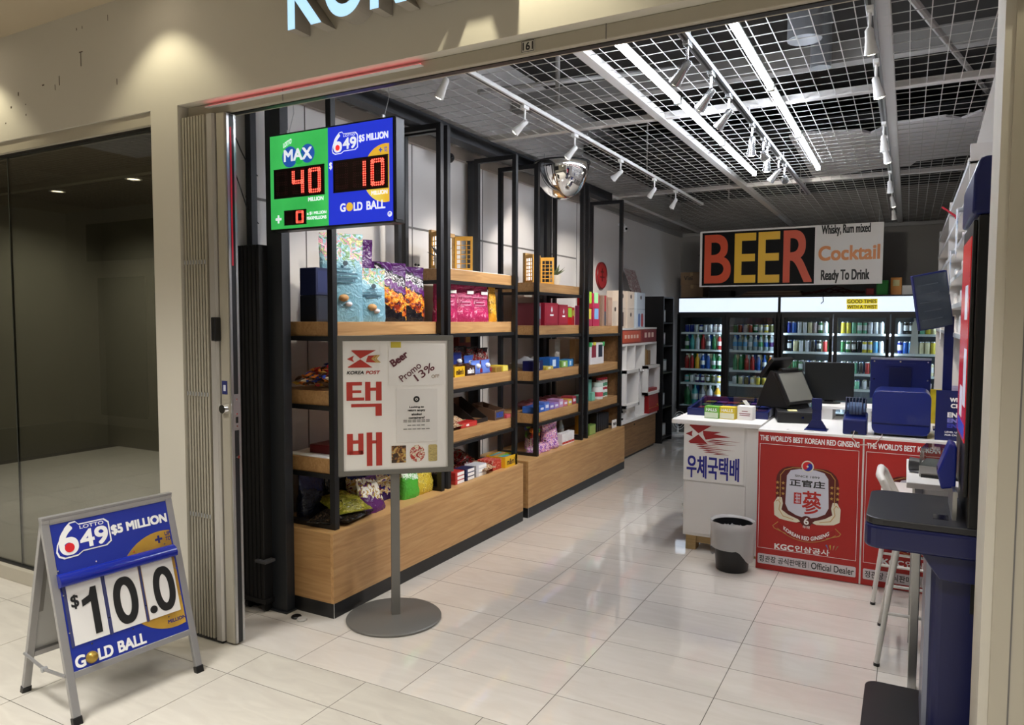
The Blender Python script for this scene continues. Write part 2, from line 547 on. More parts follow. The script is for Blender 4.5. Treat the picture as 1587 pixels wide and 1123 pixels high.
# storefront header, jambs, mall soffit
struct('wall_front', MB().box(-.66, 4.6, YF, -.12, 2.625, 3.9), BEIGE)
WF = bpy.data.objects['wall_front']
P('bulkhead', MB().box(-6.4, -.66, YF, -.12, 2.625, 3.9), BEIGE, WF)
struct('wall_pilaster', MB().box(-.86, -.66, YF, -.06, 0, 2.625), BEIGE)
struct('wall_jamb_right', MB().box(2.69, 3.4, YF + .1, -.02, 0, 2.625), BEIGE)
JR = bpy.data.objects['wall_jamb_right']
P('jamb_cover', MB().box(2.715, 3.4, YF + .085, YF + .1, 0, 2.62), BEIGEM, JR)
for x in (2.76, 2.815, 2.89):
    P('joint', MB().box(x, x + .004, YF + .083, YF + .086, 0, 2.62), SEAM, JR)
struct('trim_4', MB().box(-.655, 2.69, YF + .055, YF + .13, 2.572, 2.625), BEIGEM, None, bevel=.004)   # gate track
P('track_groove', MB().box(-.65, 2.69, YF + .078, YF + .108, 2.568, 2.573), BLK, bpy.data.objects['trim_4'])
for x in (-.02, 1.52):
    P('joint', MB().box(x, x + .003, YF + .0535, YF + .056, 2.572, 2.625), SEAM, bpy.data.objects['trim_4'])
struct('ceiling_mall', MB().box(-9, 6, -9, YF, 3.21, 3.3), M('mall_ceiling_paint', '#b9ab93', .85))
# old letter ghosts and scuffs on the bulkhead
SC_ = M('scuff_mark', '#5d5245', .9)
rs = random.Random(3)
for (gx, gz, gw, gh) in ((-1.62, 2.86, .006, .05), (-1.66, 2.84, .004, .03), (-1.42, 2.93, .006, .07), (-1.43, 3.0, .03, .006), (-1.78, 2.88, .02, .007), (-2.02, 2.86, .008, .02), (-1.45, 3.12, .006, .012), (-1.40, 3.12, .004, .014), (-2.1, 2.8, .012, .012), (-1.95, 2.8, .006, .006), (-1.12, 2.79, .004, .03), (-1.95, 2.74, .006, .01), (-1.18, 3.12, .003, .03), (-2.16, 2.72, .008, .008)):
    P('scuff', MB().box(gx, gx + gw, YF - .0012, YF - .0002, gz, gz + gh), SC_, WF)

# shop window of the vacant unit next door
W1 = struct('window_1')
P('window_head', MB().box(-6.4, -.86, YF + .01, YF + .12, 2.56, 2.625), BEIGEM, W1, bevel=.003)
P('window_sill', MB().box(-6.4, -.86, YF + .0, YF + .12, 0, .085), BEIGEM, W1, bevel=.003)
P('sill_gasket', MB().box(-6.4, -.86, YF + .03, YF + .07, .085, .093), BLK, W1)
P('head_gasket', MB().box(-6.4, -.86, YF + .03, YF + .07, 2.545, 2.56), BLK, W1)
GL = glass_mat('shop_glass', '#d4d4cc', 1.9)
xs = [-6.4, -3.62, -2.242, -.862]
for a, b in zip(xs, xs[1:]):
    P('pane', MB().box(a + .003, b - .003, YF + .045, YF + .055, .09, 2.55), GL, W1)
    P('pane_joint', MB().box(b - .003, b + .003, YF + .044, YF + .056, .09, 2.55), M('joint_sealant', '#3c3f3a', .6), W1)
VG = M('vacant_wall_paint', '#908c80', .85)
struct('wall_vacant_back', MB().box(-6.4, -.85, 2.9, 3.0, 0, 3.9), VG)
VB = bpy.data.objects['wall_vacant_back']
P('door_panel', MB().box(-4.4, -3.4, 2.885, 2.9, .0, 2.1), M('vacant_door', '#76746a', .7), VB, bevel=.004)
P('wall_panel', MB().box(-3.1, -1.7, 2.89, 2.9, .75, 2.05), M('vacant_board', '#85836f', .7), VB)
struct('wall_vacant_side', MB().box(-6.5, -6.4, -.36, 3.0, 0, 3.9), VG)
struct('ceiling_vacant', MB().box(-6.4, -.85, -.12, 2.9, 3.3, 3.36), M('dark_deck', '#2e2c29', .9))
P('mesh_wires', (lambda mb: ([mb.box(-6.4, -.86, y * .06, y * .06 + .004, 2.95, 2.954) for y in range(2, 48)], [mb.box(-6.4 + .09 * i, -6.396 + .09 * i, -.1, 2.9, 2.95, 2.954) for i in range(61)], mb)[2])(MB()), M('dark_wire', '#5a5a56', .6), bpy.data.objects['ceiling_vacant'])['kind'] = 'stuff'
P('ceiling_beam', MB().box(-6.4, -.86, 1.5, 1.58, 2.9, 2.96), M('vacant_door', '#76746a', .7), bpy.data.objects['ceiling_vacant'])

# opposite side of the corridor: only seen as a reflection in the glass
struct('wall_opposite', MB().box(-9, 6, -4.7, -4.6, 0, 3.3), M('opposite_wall', '#b5b0a0', .8))
WO = bpy.data.objects['wall_opposite']
P('fascia', MB().box(-8.4, -4.2, -4.6, -4.55, 2.45, 3.0), M('dark_fascia', '#34332e', .5), WO)
for a in (-8.2, -6.9, -5.6):
    P('shopfront_panel', MB().box(a, a + 1.1, -4.6, -4.575, .15, 2.2), M('opposite_panel', '#5f5c52', .5), WO, bevel=.01)
ot = bpy.data.objects.new('fascia_lettering', None); COL.objects.link(ot); ot.parent = WO
ot.location = (-5.1, -4.55, 2.55); ot.rotation_euler = (0, 0, math.pi)
T('PRIME', ot, M('fascia_letters', '#9a968a', .5), 0, .75, .1, .3, bold=.01)

# mesh ceiling of the shop --------------------------------------------------
CE = struct('ceiling', MB().box(XL, XR, -.12, YB, 3.86, 3.9), M('roof_deck', '#2f2d2b', .9, noise=.2, nscale=3))
WIRE = M('white_wire', '#bdbdbb', .5)
bx = [XL, -.4, .97, 2.34, XR]; by = [-.12, 2.14, 5.0, YB]
for i in range(4):
    for j in range(3):
        mb = MB()
        x = bx[i] + .02; n = max(1, round((bx[i + 1] - bx[i]) / .0915)); st = (bx[i + 1] - bx[i] - .04) / n
        sag = .012
        def zz(y):
            t = (y - by[j]) / (by[j + 1] - by[j]); return ZC - sag * math.sin(math.pi * t) * (1 if i == 3 else .3)
        for k in range(n + 1):
            xx = x + k * st
            pts = [by[j] + (by[j + 1] - by[j]) * q / 6 for q in range(7)]
            for a, b in zip(pts, pts[1:]):
                mb._add([(xx - .0022, a, zz(a)), (xx + .0022, a, zz(a)), (xx + .0022, b, zz(b)), (xx - .0022, b, zz(b)), (xx, a, zz(a) + .004), (xx, b, zz(b) + .004)], [(0, 1, 2, 3), (1, 4, 5, 2), (0, 3, 5, 4)])
        m_ = round((by[j + 1] - by[j]) / .13)
        for k in range(m_ + 1):
            yy = by[j] + (by[j + 1] - by[j]) * k / m_
            mb._add([(bx[i], yy - .0022, zz(yy) + .003), (bx[i + 1], yy - .0022, zz(yy) + .003), (bx[i + 1], yy + .0022, zz(yy) + .003), (bx[i], yy + .0022, zz(yy) + .003), (bx[i], yy, zz(yy) + .007), (bx[i + 1], yy, zz(yy) + .007)], [(0, 1, 2, 3), (0, 4, 5, 1), (3, 2, 5, 4)])
        o = P('mesh_panel', mb, WIRE, CE); o['kind'] = 'stuff'
TB = M('ceiling_bar_steel', '#c4c2c0', .45, .2)
for x in (-.4, .97, 2.34):
    P('ceiling_bar', MB().box(x - .03, x + .03, -.12, YB, ZC - .008, ZC + .035), TB, CE, bevel=.003)
for y in (2.14, 5.0):
    for a, b in zip(bx, bx[1:]):
        P('ceiling_bar', MB().box(a + .03, b - .03, y - .03, y + .03, ZC - .004, ZC + .035), TB, CE, bevel=.003)
# what shows above the mesh
FOIL = M('insulation_foil', '#d8d6d8', .55)
DK = M('dark_duct_liner', '#151516', .9)
P('duct_liner', MB().box(-.7, 3.0, 4.75, 8.6, 3.42, 3.5), DK, CE)
mbf = MB().prismz([(1.45, 4.55), (1.6, 4.5), (2.05, 4.62), (2.12, 4.78), (2.3, 4.5), (2.7, 4.45), (2.82, 4.6), (2.95, 4.4), (3.02, 4.6), (3.0, 6.2), (2.5, 6.3), (2.45, 6.5), (2.0, 6.55), (1.5, 6.85), (1.43, 6.6)], 3.3, 3.32)
P('insulation_sheet', mbf, FOIL, CE)
PIPE = M('painted_pipe', '#8f8d8a', .6)
P('roof_joist', MB().box(-.7, 3.0, 3.1, 3.2, 3.45, 3.6), PIPE, CE)
P('roof_joist', MB().box(-.7, 3.0, 1.25, 1.33, 3.5, 3.62), PIPE, CE)
P('duct_drop', MB().cyl((1.87, 2.1, 3.3), (1.87, 2.1, 3.86), .1, n=18), M('duct_steel', '#9ea3a8', .4, .4), CE, smooth=True)
P('duct_collar', MB().cyl((1.87, 3.0, 3.4), (1.87, 3.0, 3.86), .07, n=18), M('duct_steel', '#9ea3a8', .4, .4), CE, smooth=True)
P('brace', MB().tube([(2.35, .6, 3.02), (3.0, 4.6, 3.5)], .018), PIPE, CE)
P('conduit', MB().tube([(.45, 1.6, 2.99), (.45, 1.6, 3.86)], .016), PIPE, CE)
P('conduit', MB().tube([(.1, 1.2, 3.0), (.9, 3.4, 3.7)], .016), PIPE, CE)
for x, y in ((.2, 4.2), (.6, 6.0), (1.3, 6.6), (-.2, 6.4)):
    P('hanger_rod', MB().tube([(x, y, 2.96), (x, y, 3.86)], .008, 6), PIPE, CE)

struct('wall_corridor_end', MB().box(-9.1, -9, -4.7, YF, 0, 3.3), M('opposite_wall', '#b5b0a0', .8))
for k, (x, y) in enumerate(((-4.15, 1.8), (-5.5, 1.85))):
    t = thing('downlight', ['right small round downlight inside the vacant unit', 'left small round downlight inside the vacant unit'][k], 'ceiling light', (x, y, 2.945))
    P('trim_ring', MB().lathe([(.075, 0), (.08, -.006), (.06, -.008), (.055, 0)], 20, capb=False, capt=False), WHT, t, True)
    P('lamp_face', MB().lathe([(.055, -.001), (.02, -.0015)], 18), M('vacant_lens', '#fff6e6', .3, emit='#fff1d8', estr=5), t)
    lamp_spot('vacant_beam', (x, y, 2.93), (x, y, 0), 60, 150, .8, (1, .97, .85), .05)
# unseen housings made up for the added corridor fill lamps
for i, (x, y) in enumerate(MALL_FILL):
    t = thing('ceiling_light', ['recessed ceiling panel over the corridor by the vacant unit', 'recessed ceiling panel over the corridor by the tilted lottery board', 'recessed ceiling panel over the corridor by the right jamb'][i], 'ceiling light', (x, y, 3.18), group='corridor ceiling panels')
    P('housing', MB().box(-.62, .62, -.32, .32, .0, .028), WHT, t)
    for a in (-1, 1):
        P('frame', MB().box(-.62, .62, a * .3 - .02, a * .3 + .02, -.012, 0), WHT, t); P('frame', MB().box(a * .6 - .02, a * .6 + .02, -.28, .28, -.012, 0), WHT, t)
# ================================================================== lights of the shop
TUBEM = M('led_tube', '#ffffff', .5, emit='#eef4ff', estr=TUBE)
LENS = M('lamp_lens', '#fff6e6', .3, emit='#fff1d8', estr=14)
HEADW = M('white_lamp_metal', '#dcdcda', .35)
HEADC = M('chrome_lamp_metal', '#a9abad', .22, .8)
orden = ['first', 'second', 'third', 'fourth', 'fifth', 'sixth', 'seventh', 'eighth', 'ninth', 'tenth']
for row, x in (('left', 1.225), ('right', 1.755)):
    for k, (a, b) in enumerate(((.5, 1.63), (1.66, 2.82), (2.85, 4.12))):
        t = thing('led_tube_light', 'slim white LED tube, %s of the %s row under the mesh ceiling' % (['nearest', 'middle', 'farthest'][k], row), 'ceiling light', (x, a, 2.9), group='LED tubes')
        l = b - a
        P('housing', MB().box(-.014, .014, .0, l, .014, .032), HEADW, t)
        P('diffuser', MB().prism([(-.017, .014), (-.013, -.004), (-.005, -.012), (.005, -.012), (.013, -.004), (.017, .014)], .012, l - .012), TUBEM, t)
        P('end_cap', MB().box(-.018, .018, 0, .012, -.012, .03), HEADW, t)
        P('end_cap', MB().box(-.018, .018, l - .012, l, -.012, .03), HEADW, t)
        for q in (.2, .8):
            P('hanger', MB().cyl((0, l * q, .03), (0, l * q, .053), .003, n=6), GALV, t)

def track(name, label, x, y0, y1, z, mat, wd=.018):
    t = thing(name, label, 'light track', (x, y0, z))
    l = y1 - y0
    P('rail', MB().box(-wd, wd, 0, l, 0, .024), mat, t, bevel=.002)
    P('conductor_slot', MB().box(-.006, .006, .01, l - .01, -.0015, .0), BPLA, t)
    P('end_cap', MB().box(-wd - .002, wd + .002, -.012, 0, -.002, .026), mat, t)
    P('end_cap', MB().box(-wd - .002, wd + .002, l, l + .012, -.002, .026), mat, t)
    for k in range(4):
        yy = l * (.05 + .3 * k)
        P('suspension', MB().cyl((0, yy, .024), (0, yy, ZC - z), .004, n=6), GALV, t)
    return t
track('light_track', 'white track rail over the wooden shelves on the left', .385, .45, 5.6, 2.895, HEADW)
track('light_track', 'grey double track rail hanging between the LED tube rows', 1.555, .42, 5.2, 2.86, M('track_grey', '#8d8f91', .35, .6), .02)
track('light_track', 'grey track rail along the right ceiling bar', 2.3, .2, 7.2, 2.88, M('track_grey', '#8d8f91', .35, .6))

def head_meshes(stem, L_, r, mat, key):
    """adapter on top at z=0, arm down, lamp can from the pivot along +x/-z; built pointing straight along local -z then tilted"""
    ad_ = MB().box(-.014, .014, -.035, .035, -.022, 0).mesh('head_adapter_' + key, mat, bevel=.003)
    ar = MB().cyl((0, 0, -.02), (0, 0, -stem), .0065, n=8).ball((0, 0, -stem), .011, 8, 6).mesh('head_arm_' + key, mat, True)
    can = MB().lathe([(r * .35, .02), (r * .62, .01), (r * .66, -L_ * .35), (r * .8, -L_ * .6), (r, -L_), (r * .92, -L_)], 18).mesh('head_can_' + key, mat, True)
    ln = MB().lathe([(r * .9, -L_ + .004), (r * .5, -L_ - .003)], 18).mesh('head_lens_' + key, LENS, True)
    return ad_, ar, can, ln
HM = {'w': head_meshes(.1, .085, .028, HEADW, 'white'), 'c': head_meshes(.1, .1, .03, HEADC, 'chrome')}
def track_head(kind, x, y, z, target, label, group, power, angle=62, col=(1, .93, .82)):
    t = thing('track_light', label, 'track light', (x, y, z), 0, group)
    ad_, ar, can, ln = HM[kind]
    stem = .1
    link('adapter', ad_, t); link('arm', ar, t)
    piv = Vector((x, y, z - stem))
    d = (Vector(target) - piv).normalized()
    q = d.to_track_quat('-Z', 'Y').to_euler()
    c = link('lamp_can', can, t, (0, 0, -stem)); c.rotation_euler = q
    l = link('lens', ln, c)
    ll = .09 if kind == 'w' else .105
    lamp_spot('track_spot_beam', piv + d * (ll + .012), target, power * SPOT, angle, .7, col, .03)

LH = [.40, 1.27, 2.03, 2.96, 3.86, 4.56]
LT = [(-.6, .5, 1.2), (-.7, 1.1, 1.9), (-.7, 2.0, 1.7), (-.7, 3.2, 2.1), (-.6, 4.4, 1.9), (-.7, 5.2, 1.4)]
for k, (y, tg) in enumerate(zip(LH, LT)):
    track_head('w', .385, y, 2.895, tg, 'white track spotlight, %s from the front, on the rail over the wooden shelves' % orden[k], 'spotlights on the left rail', 20)
MH = [(.62, -1), (1.08, -1), (1.5, -1), (2.2, 0), (2.62, 1), (2.78, 0), (3.3, -1), (3.6, 1)]
for k, (y, s) in enumerate(MH):
    tg = (-.1, y + .6, .9) if s < 0 else ((1.4, y + .3, 0) if s == 0 else (1.2, y + 4.2, 2.3))
    track_head('c', 1.555, y, 2.86, tg, 'chrome track spotlight, %s from the front, on the rail between the LED tubes' % orden[k], 'spotlights on the middle rail', 22, 58, (1, .94, .84))
RH = [.66, 1.35, 2.64, 3.05, 4.4, 5.3, 6.3]
for k, y in enumerate(RH):
    tg = (2.75, y + .35, .9) if k % 2 else (2.5, y + .9, .8)
    track_head('w', 2.3, y, 2.88, tg, 'white track spotlight, %s from the front, on the rail by the right ceiling bar' % orden[k], 'spotlights on the right rail', 16)

# recessed corridor downlights that graze the storefront
for k, (x, pw, lb) in enumerate(((-.72, 10, 'small recessed downlight above the pilaster beside the gate'), (1.22, 20, 'small recessed downlight in front of the raised shop letters'), (2.9, 10, 'small recessed downlight above the right jamb'), (-2.35, 12, 'small recessed downlight above the vacant shop window'))):
    t = thing('downlight', lb, 'ceiling light', (x, -.62, 3.21), group='corridor downlights')
    P('trim_ring', MB().lathe([(.062, 0), (.066, -.005), (.05, -.006), (.046, 0)], 20, capb=False, capt=False), HEADW, t, True)
    P('lamp_face', MB().lathe([(.045, -.0008), (.02, -.0012)], 18), LENS, t)
    lamp_spot('downlight_beam', (x, -.62, 3.19), (x, -.56, 0), pw, 104, .5, (1, .92, .66), .02)

# ================================================================== folding gate on the left
g = thing('folding_gate', 'beige accordion security gate folded against the left pilaster', 'gate', (0, 0, 0))
GM = M('gate_metal', '#a8a294', .4, .15)
y0, y1 = -.345, -.268
N = 8; x0 = -.648; st = .0205
me_cache = None
for k in range(N):
    xa = x0 + st * k
    mb = MB().prismz([(xa, y0), (xa + .006, y0 - .004), (xa + .0125, y0), (xa + .0145, y1), (xa + .008, y1 + .004), (xa + .002, y1)], .02, 2.565)
    P('slat', mb, GM, g)
    for z in (.62, 1.22, 1.86):
        P('hinge_pin', MB().cyl((xa + .0065, y0 - .006, z), (xa + .0065, y0 - .006, z + .02), .0035, n=8), GALV, g)
P('fold_rods', MB().box(x0, x0 + N * st, y0 + .03, y1 - .03, 2.56, 2.572), BLK, g)
P('post_panel', MB().prismz([(-.482, -.33), (-.476, -.345), (-.44, -.345), (-.432, -.335), (-.432, -.27), (-.482, -.27)], .015, 2.565), M('gate_post_metal', '#b4b0ab', .3, .35), g)
P('lead_post', MB().prismz([(-.43, -.318), (-.425, -.33), (-.375, -.33), (-.37, -.32), (-.37, -.265), (-.43, -.265)], .012, 2.565), GM, g)
P('edge_channel', MB().box(-.37, -.362, -.325, -.312, .012, 2.56), ALU, g)
P('edge_channel', MB().box(-.37, -.362, -.285, -.272, .012, 2.56), ALU, g)
P('edge_gap', MB().box(-.369, -.364, -.312, -.285, .012, 2.56), BLK, g)
P('glow_strip', MB().box(-.366, -.3635, -.306, -.297, 1.85, 2.5), M('red_led', '#c02038', .5, emit='#e01830', estr=.12), g, label='red light strip in the gate edge')  # red glow on the gate edge, put in as a faintly emissive strip
P('grip', MB().box(-.447, -.42, -.368, -.33, 1.49, 1.605), BPLA, g, bevel=.005)
P('lock_cylinder', MB().cyl((-.4, -.352, 1.165), (-.4, -.33, 1.165), .021, .024, 16), CHROME, g, True)
P('lock_plate', MB().box(-.363, -.3595, -.318, -.279, 1.06, 1.235), ALU, g)
for z in (1.08, 1.14, 1.21):
    P('screw', MB().cyl((-.361, -.3, z), (-.357, -.3, z), .004, n=8), CHROME, g)
P('latch', MB().box(-.362, -.357, -.305, -.293, 1.095, 1.125), BPLA, g)
P('sticker', MB().box(-.421, -.385, -.3312, -.3302, 1.235, 1.3), M('sticker_blue', '#232a66', .4), g)
P('sticker_seal', MB().box(-.411, -.395, -.3316, -.3312, 1.25, 1.28), M('sticker_pale', '#c9cddd', .4), g)
P('door_bolt', MB().cyl((-.372, -.3, .93), (-.35, -.3, .93), .008, n=10), CHROME, g, True)
P('bottom_brush', MB().box(-.645, -.44, -.34, -.272, .003, .02), BLK, g)
# pink emitter added to tint the soffit, hidden from below by its body
t = thing('led_strip', 'thin pink LED strip tucked under the storefront soffit', 'led strip', (-.5, YF + .034, 2.602))
P('strip_body', MB().box(0, 1.25, -.007, .021, -.001, .002), M('strip_white', '#dddddd', .5), t)
P('strip_light', MB().box(0, 1.25, -.003, .004, .002, .004), M('pink_led', '#e8a0a4', .5, emit='#ff6a78', estr=1.7), t)

# black folded partition and dark post beside the gate
t = thing('folded_partition', 'black folded partition on casters leaning behind the gate', 'partition', (-.64, .06, 0))
BMAT = M('matte_black', '#08080a', .55)
for k in range(6):
    P('leaf', MB().box(-.085 + k * .03, -.062 + k * .03, -.03, .06, .07, 1.99), BMAT, t, bevel=.003)
P('bottom_rail', MB().box(-.09, .1, -.035, .065, .05, .075), BMAT, t)
P('foot_bracket', MB().box(.04, .12, -.05, .02, .28, .295), M('bracket_grey', '#4a4a4e', .5), t)
for x in (-.06, .07):
    P('caster', MB().cyl((x - .012, -.0, .026), (x + .012, -.0, .026), .026, n=14).box(x - .008, x + .008, -.01, .01, .03, .055), BPLA, t)
t = thing('steel_post', 'wide charcoal steel post beside the wooden shelf unit', 'post', (-.5, .12, 0))
P('shaft', MB().box(-.058, .052, -.03, .03, .0, 2.94), CHAR, t, bevel=.003)
P('base_plate', MB().box(-.07, .065, -.045, .045, 0, .008), CHAR, t)
t = thing('steel_post', 'thin black steel upright at the left wall behind the lottery sign', 'post', (-.69, .115, 0))
P('shaft', MB().box(-.02, .02, -.02, .02, 0, 2.94), CHAR, t)
P('base_plate', MB().box(-.028, .028, -.03, .03, 0, .006), CHAR, t)
P('switch_box', MB().box(.02, .04, -.02, .02, 1.72, 1.76), BPLA, t)
for k, (x, y, m_) in enumerate(((-.36, .02, BPLA), (-.31, .01, M('grey_cap', '#b5b2ad', .5)))):
    solo('floor_stop', MB().lathe([(.026, 0), (.028, .006), (.024, .012), (.01, .013)], 16), m_, ['black rubber puck lying on the floor by the partition', 'pale plastic puck lying on the floor by the shelf corner'][k], 'floor stop', (x, y + .05, 0), smooth=True)
# loose cables by the gate
solo('cable', MB().tube([(-.70, .0, 2.6), (-.695, .05, 2.5), (-.69, .1, 2.42), (-.69, .16, 2.38)], .003, 6), BPLA, 'thin black cable drooping on the wall behind the gate top', 'cable', smooth=True)
solo('cable', MB().tube([(-.70, -.02, 2.45), (-.695, .03, 2.33), (-.69, .08, 2.2), (-.69, .16, 2.12)], .003, 6), BPLA, 'lower thin black cable running down the wall behind the gate', 'cable', smooth=True)

# ================================================================== raised shop letters
FACE = M('lit_letter_face', '#cfeaff', .4, emit='#a9dcff', estr=.62)
RET = M('letter_return', '#a39d94', .5)
def channel_letter(ch, x0, x1, z0, z1, label):
    vs, fs, a, b, c, d = glyph_mesh(ch, .022)
    kx = (x1 - x0) / (b - a); kz = (z1 - z0) / (d - c)
    me = bpy.data.meshes.new('letter'); me.from_pydata([((vx - a) * kx, 0, (vy - c) * kz) for vx, vy in vs], [], fs)
    bm = bmesh.new(); bm.from_mesh(me)
    bmesh.ops.recalc_face_normals(bm, faces=bm.faces)
    bmesh.ops.dissolve_limit(bm, angle_limit=.01, verts=bm.verts, edges=bm.edges)
    fc = bm.copy(); fm = bpy.data.meshes.new('letter_face'); fc.to_mesh(fm); fc.free(); fm.materials.append(FACE)
    r_ = bmesh.ops.extrude_face_region(bm, geom=list(bm.faces))
    for v in [e for e in r_['geom'] if isinstance(e, bmesh.types.BMVert)]:
        v.co.y += .088
    bmesh.ops.recalc_face_normals(bm, faces=bm.faces)
    bm.to_mesh(me); bm.free(); me.materials.append(RET)
    t = thing('shop_letter', label, 'sign letter', (x0, YF - .09, z0), group='raised shop letters')
    link('letter_body', me, t)
    link('letter_face', fm, t, (0, -.0015, 0))
for ch, a, b in (('K', .165, .35), ('O', .365, .575), ('R', .60, .775), ('E', .83, .965), ('A', .985, 1.21)):
    channel_letter(ch, a, b, 2.797, 3.07, 'illuminated raised letter %s on the storefront header' % ch)
for _k in list(_cache):
    _cache.pop(_k)
_fc.offset = 0
# unit number on the track
t = thing('unit_number', 'small white plate with black number 161 on the gate track', 'sign', (1.19, YF + .0535, 2.578))
P('plate', MB().box(0, .055, -.002, 0, 0, .042), M('plate_white', '#cfcac0', .5), t)
T('161', t, KTXT, .006, .049, .007, .036, y=-.003, bold=.003)
strip([(.002, .002), (.053, .002), (.053, .04), (.002, .04), (.002, .002)], .0018, KTXT, t, 'border', y=-.0025)
# ================================================================== printed designs shared by the lottery boards
C_BLUE = M('lottery_blue', '#1b2c9c', .4); C_WHITE = WTXT; C_RED = M('lottery_red', '#d8232a', .4)
C_GOLD = M('gold_print', '#c9a33c', .35, .2); C_BROWN = M('bronze_print', '#8f6a30', .4); C_NAVY = M('navy_print', '#1a1f6a', .4)
def logo649(parent, x0, z0, w_, h_, em=None):
    """rounded badge with 6 and 49, LOTTO over it, red ball in the 6"""
    k = lambda a, b: (x0 + a * w_, z0 + b * h_)
    W_ = em[0] if em else C_WHITE; B_ = em[1] if em else C_BLUE; R_ = em[2] if em else C_RED
    out = [k(.0, .22), k(.03, .42), k(.2, .86), k(.3, .99), k(.4, 1.0), k(.45, .9), k(.92, .9), k(1.0, .78), k(1.0, .2), k(.9, .1), k(.46, .1), k(.36, .01), k(.12, .0), k(.03, .08)]
    flat(out, W_, parent, 'badge_outline', y=-.001)
    cx, cz = x0 + .5 * w_, z0 + .5 * h_
    flat([(cx + (a - cx) * .945, cz + (b - cz) * .915) for a, b in out], B_, parent, 'badge_field', y=-.0018)
    g_ = parent
    T('6', g_, W_, x0 + .06 * w_, x0 + .4 * w_, z0 + .08 * h_, z0 + .92 * h_, y=-.0028, bold=.05 * w_)
    T('49', g_, W_, x0 + .43 * w_, x0 + .95 * w_, z0 + .18 * h_, z0 + .7 * h_, y=-.0028, bold=.045 * w_)
    T('LOTTO', g_, W_, x0 + .46 * w_, x0 + .9 * w_, z0 + .74 * h_, z0 + .84 * h_, y=-.0028, bold=.006 * w_)
    flat(disc(x0 + .235 * w_, z0 + .29 * h_, .085 * w_, 20), R_, parent, 'red_ball', y=-.0036)

# ------------------------------------------------------------------ hanging lottery light box
t = thing('lottery_sign', 'hanging lit jackpot sign, green and blue halves with red LED digits', 'light box sign', (-.426, 0, 2.052))
LW, LH_ = .785, .475
P('cabinet', MB().box(-.006, LW + .012, .0, .075, -.006, LH_ + .006), BPLA, t, bevel=.004)
def E_(n, c, s=1., e=None):
    return M(n, c, .4, emit=e or c, estr=s)
LG = ramp_mat('lit_green', [(.3, '#2fae4e'), (.6, '#49d267'), (.8, '#7fe88c')], (1, 1, 1), 2.2, .3)
for mm, st_ in ((LG, 0),):
    b_ = mm.node_tree.nodes['Principled BSDF']; cr_ = [n for n in mm.node_tree.nodes if n.type == 'VALTORGB'][0]
    mm.node_tree.links.new(cr_.outputs['Color'], b_.inputs['Emission Color']); b_.inputs['Emission Strength'].default_value = .42
LB = E_('lit_blue', '#2438d8', .45); LWH = E_('lit_white', '#f2f6ff', .45); LMB = E_('lit_maxblue', '#2a5fc0', .35)
P('green_face', MB().box(.004, .392, -.003, 0, .003, LH_ - .003), LG, t, label='lit green half')
P('blue_face', MB().box(.394, LW, -.003, 0, .003, LH_ - .003), LB, t, label='lit blue half')
LY = ramp_mat('lit_gold', [(.3, '#e8902a'), (.6, '#f2c23a'), (.8, '#f8e86a')], (1, 1, 1), 2.5, .2)
b_ = LY.node_tree.nodes['Principled BSDF']; cr_ = [n for n in LY.node_tree.nodes if n.type == 'VALTORGB'][0]
LY.node_tree.links.new(cr_.outputs['Color'], b_.inputs['Emission Color']); b_.inputs['Emission Strength'].default_value = .4
s_ = t; YO = -.003
gp = [(a, b) for a, b in disc(.745, .225, .135, 40) if a <= LW - .004]
flat(gp, LY, s_, 'gold_disc', y=0)
logo649(s_, .42, .338, .162, .105, (LWH, LB, E_('lit_red', '#e02a2a', .8)))
T('$5 MILLION', s_, LWH, .588, .762, .378, .415, bold=.006)
T('+', s_, LMB, .706, .728, .322, .343, bold=.006)
T('UP', s_, LMB, .737, .756, .334, .344, bold=.002); T('TO', s_, LMB, .737, .756, .321, .331, bold=.002)
T('$', s_, LWH, .402, .420, .268, .305, bold=.005)
T('MILLION', s_, LWH, .66, .755, .128, .148, bold=.004)
T('G', s_, LWH, .468, .502, .062, .102, bold=.006); T('LD', s_, LWH, .552, .606, .062, .102, bold=.006); T('BALL', s_, LWH, .63, .742, .062, .102, bold=.006)
flat(disc(.527, .083, .021, 24), LY, s_, 'gold_ball')
flat(disc(.768, .034, .013, 18), LWH, s_, 'maker_mark'); T('P', s_, LB, .763, .774, .027, .041, y=-.0025, bold=.002)
flat(disc(.142, .358, .052, 26), LMB, s_, 'ball'); flat(disc(.262, .364, .046, 26), LMB, s_, 'ball'); flat(disc(.205, .345, .03, 22), E_('lit_green2', '#27b24a', .5), s_, 'ball')
T('MAX', s_, LWH, .102, .292, .336, .395, y=-.002, bold=.009)
T('LOTTO', s_, LWH, .098, .155, .405, .43, bold=.003, rise=.02)
T('MILLION', s_, LWH, .262, .362, .128, .148, bold=.004)
T('x $1 MILLION', s_, LWH, .252, .38, .06, .077, bold=.003); T('MAXMILLIONS', s_, LWH, .252, .38, .037, .054, bold=.003)
T('+', s_, LWH, .037, .078, .032, .073, bold=.01)
YO = 0.
DISP = M('led_panel_dark', '#1c0508', .3); DOT = E_('led_dot_on', '#ff5a48', 1.6); DOTO = M('led_dot_off', '#5a3038', .5); GLOWR = E_('led_glow', '#6a0608', .18)
SEG = {'0': 'abcdef', '1': 'bc', '4': 'bcfg', '8': 'abcdefg'}
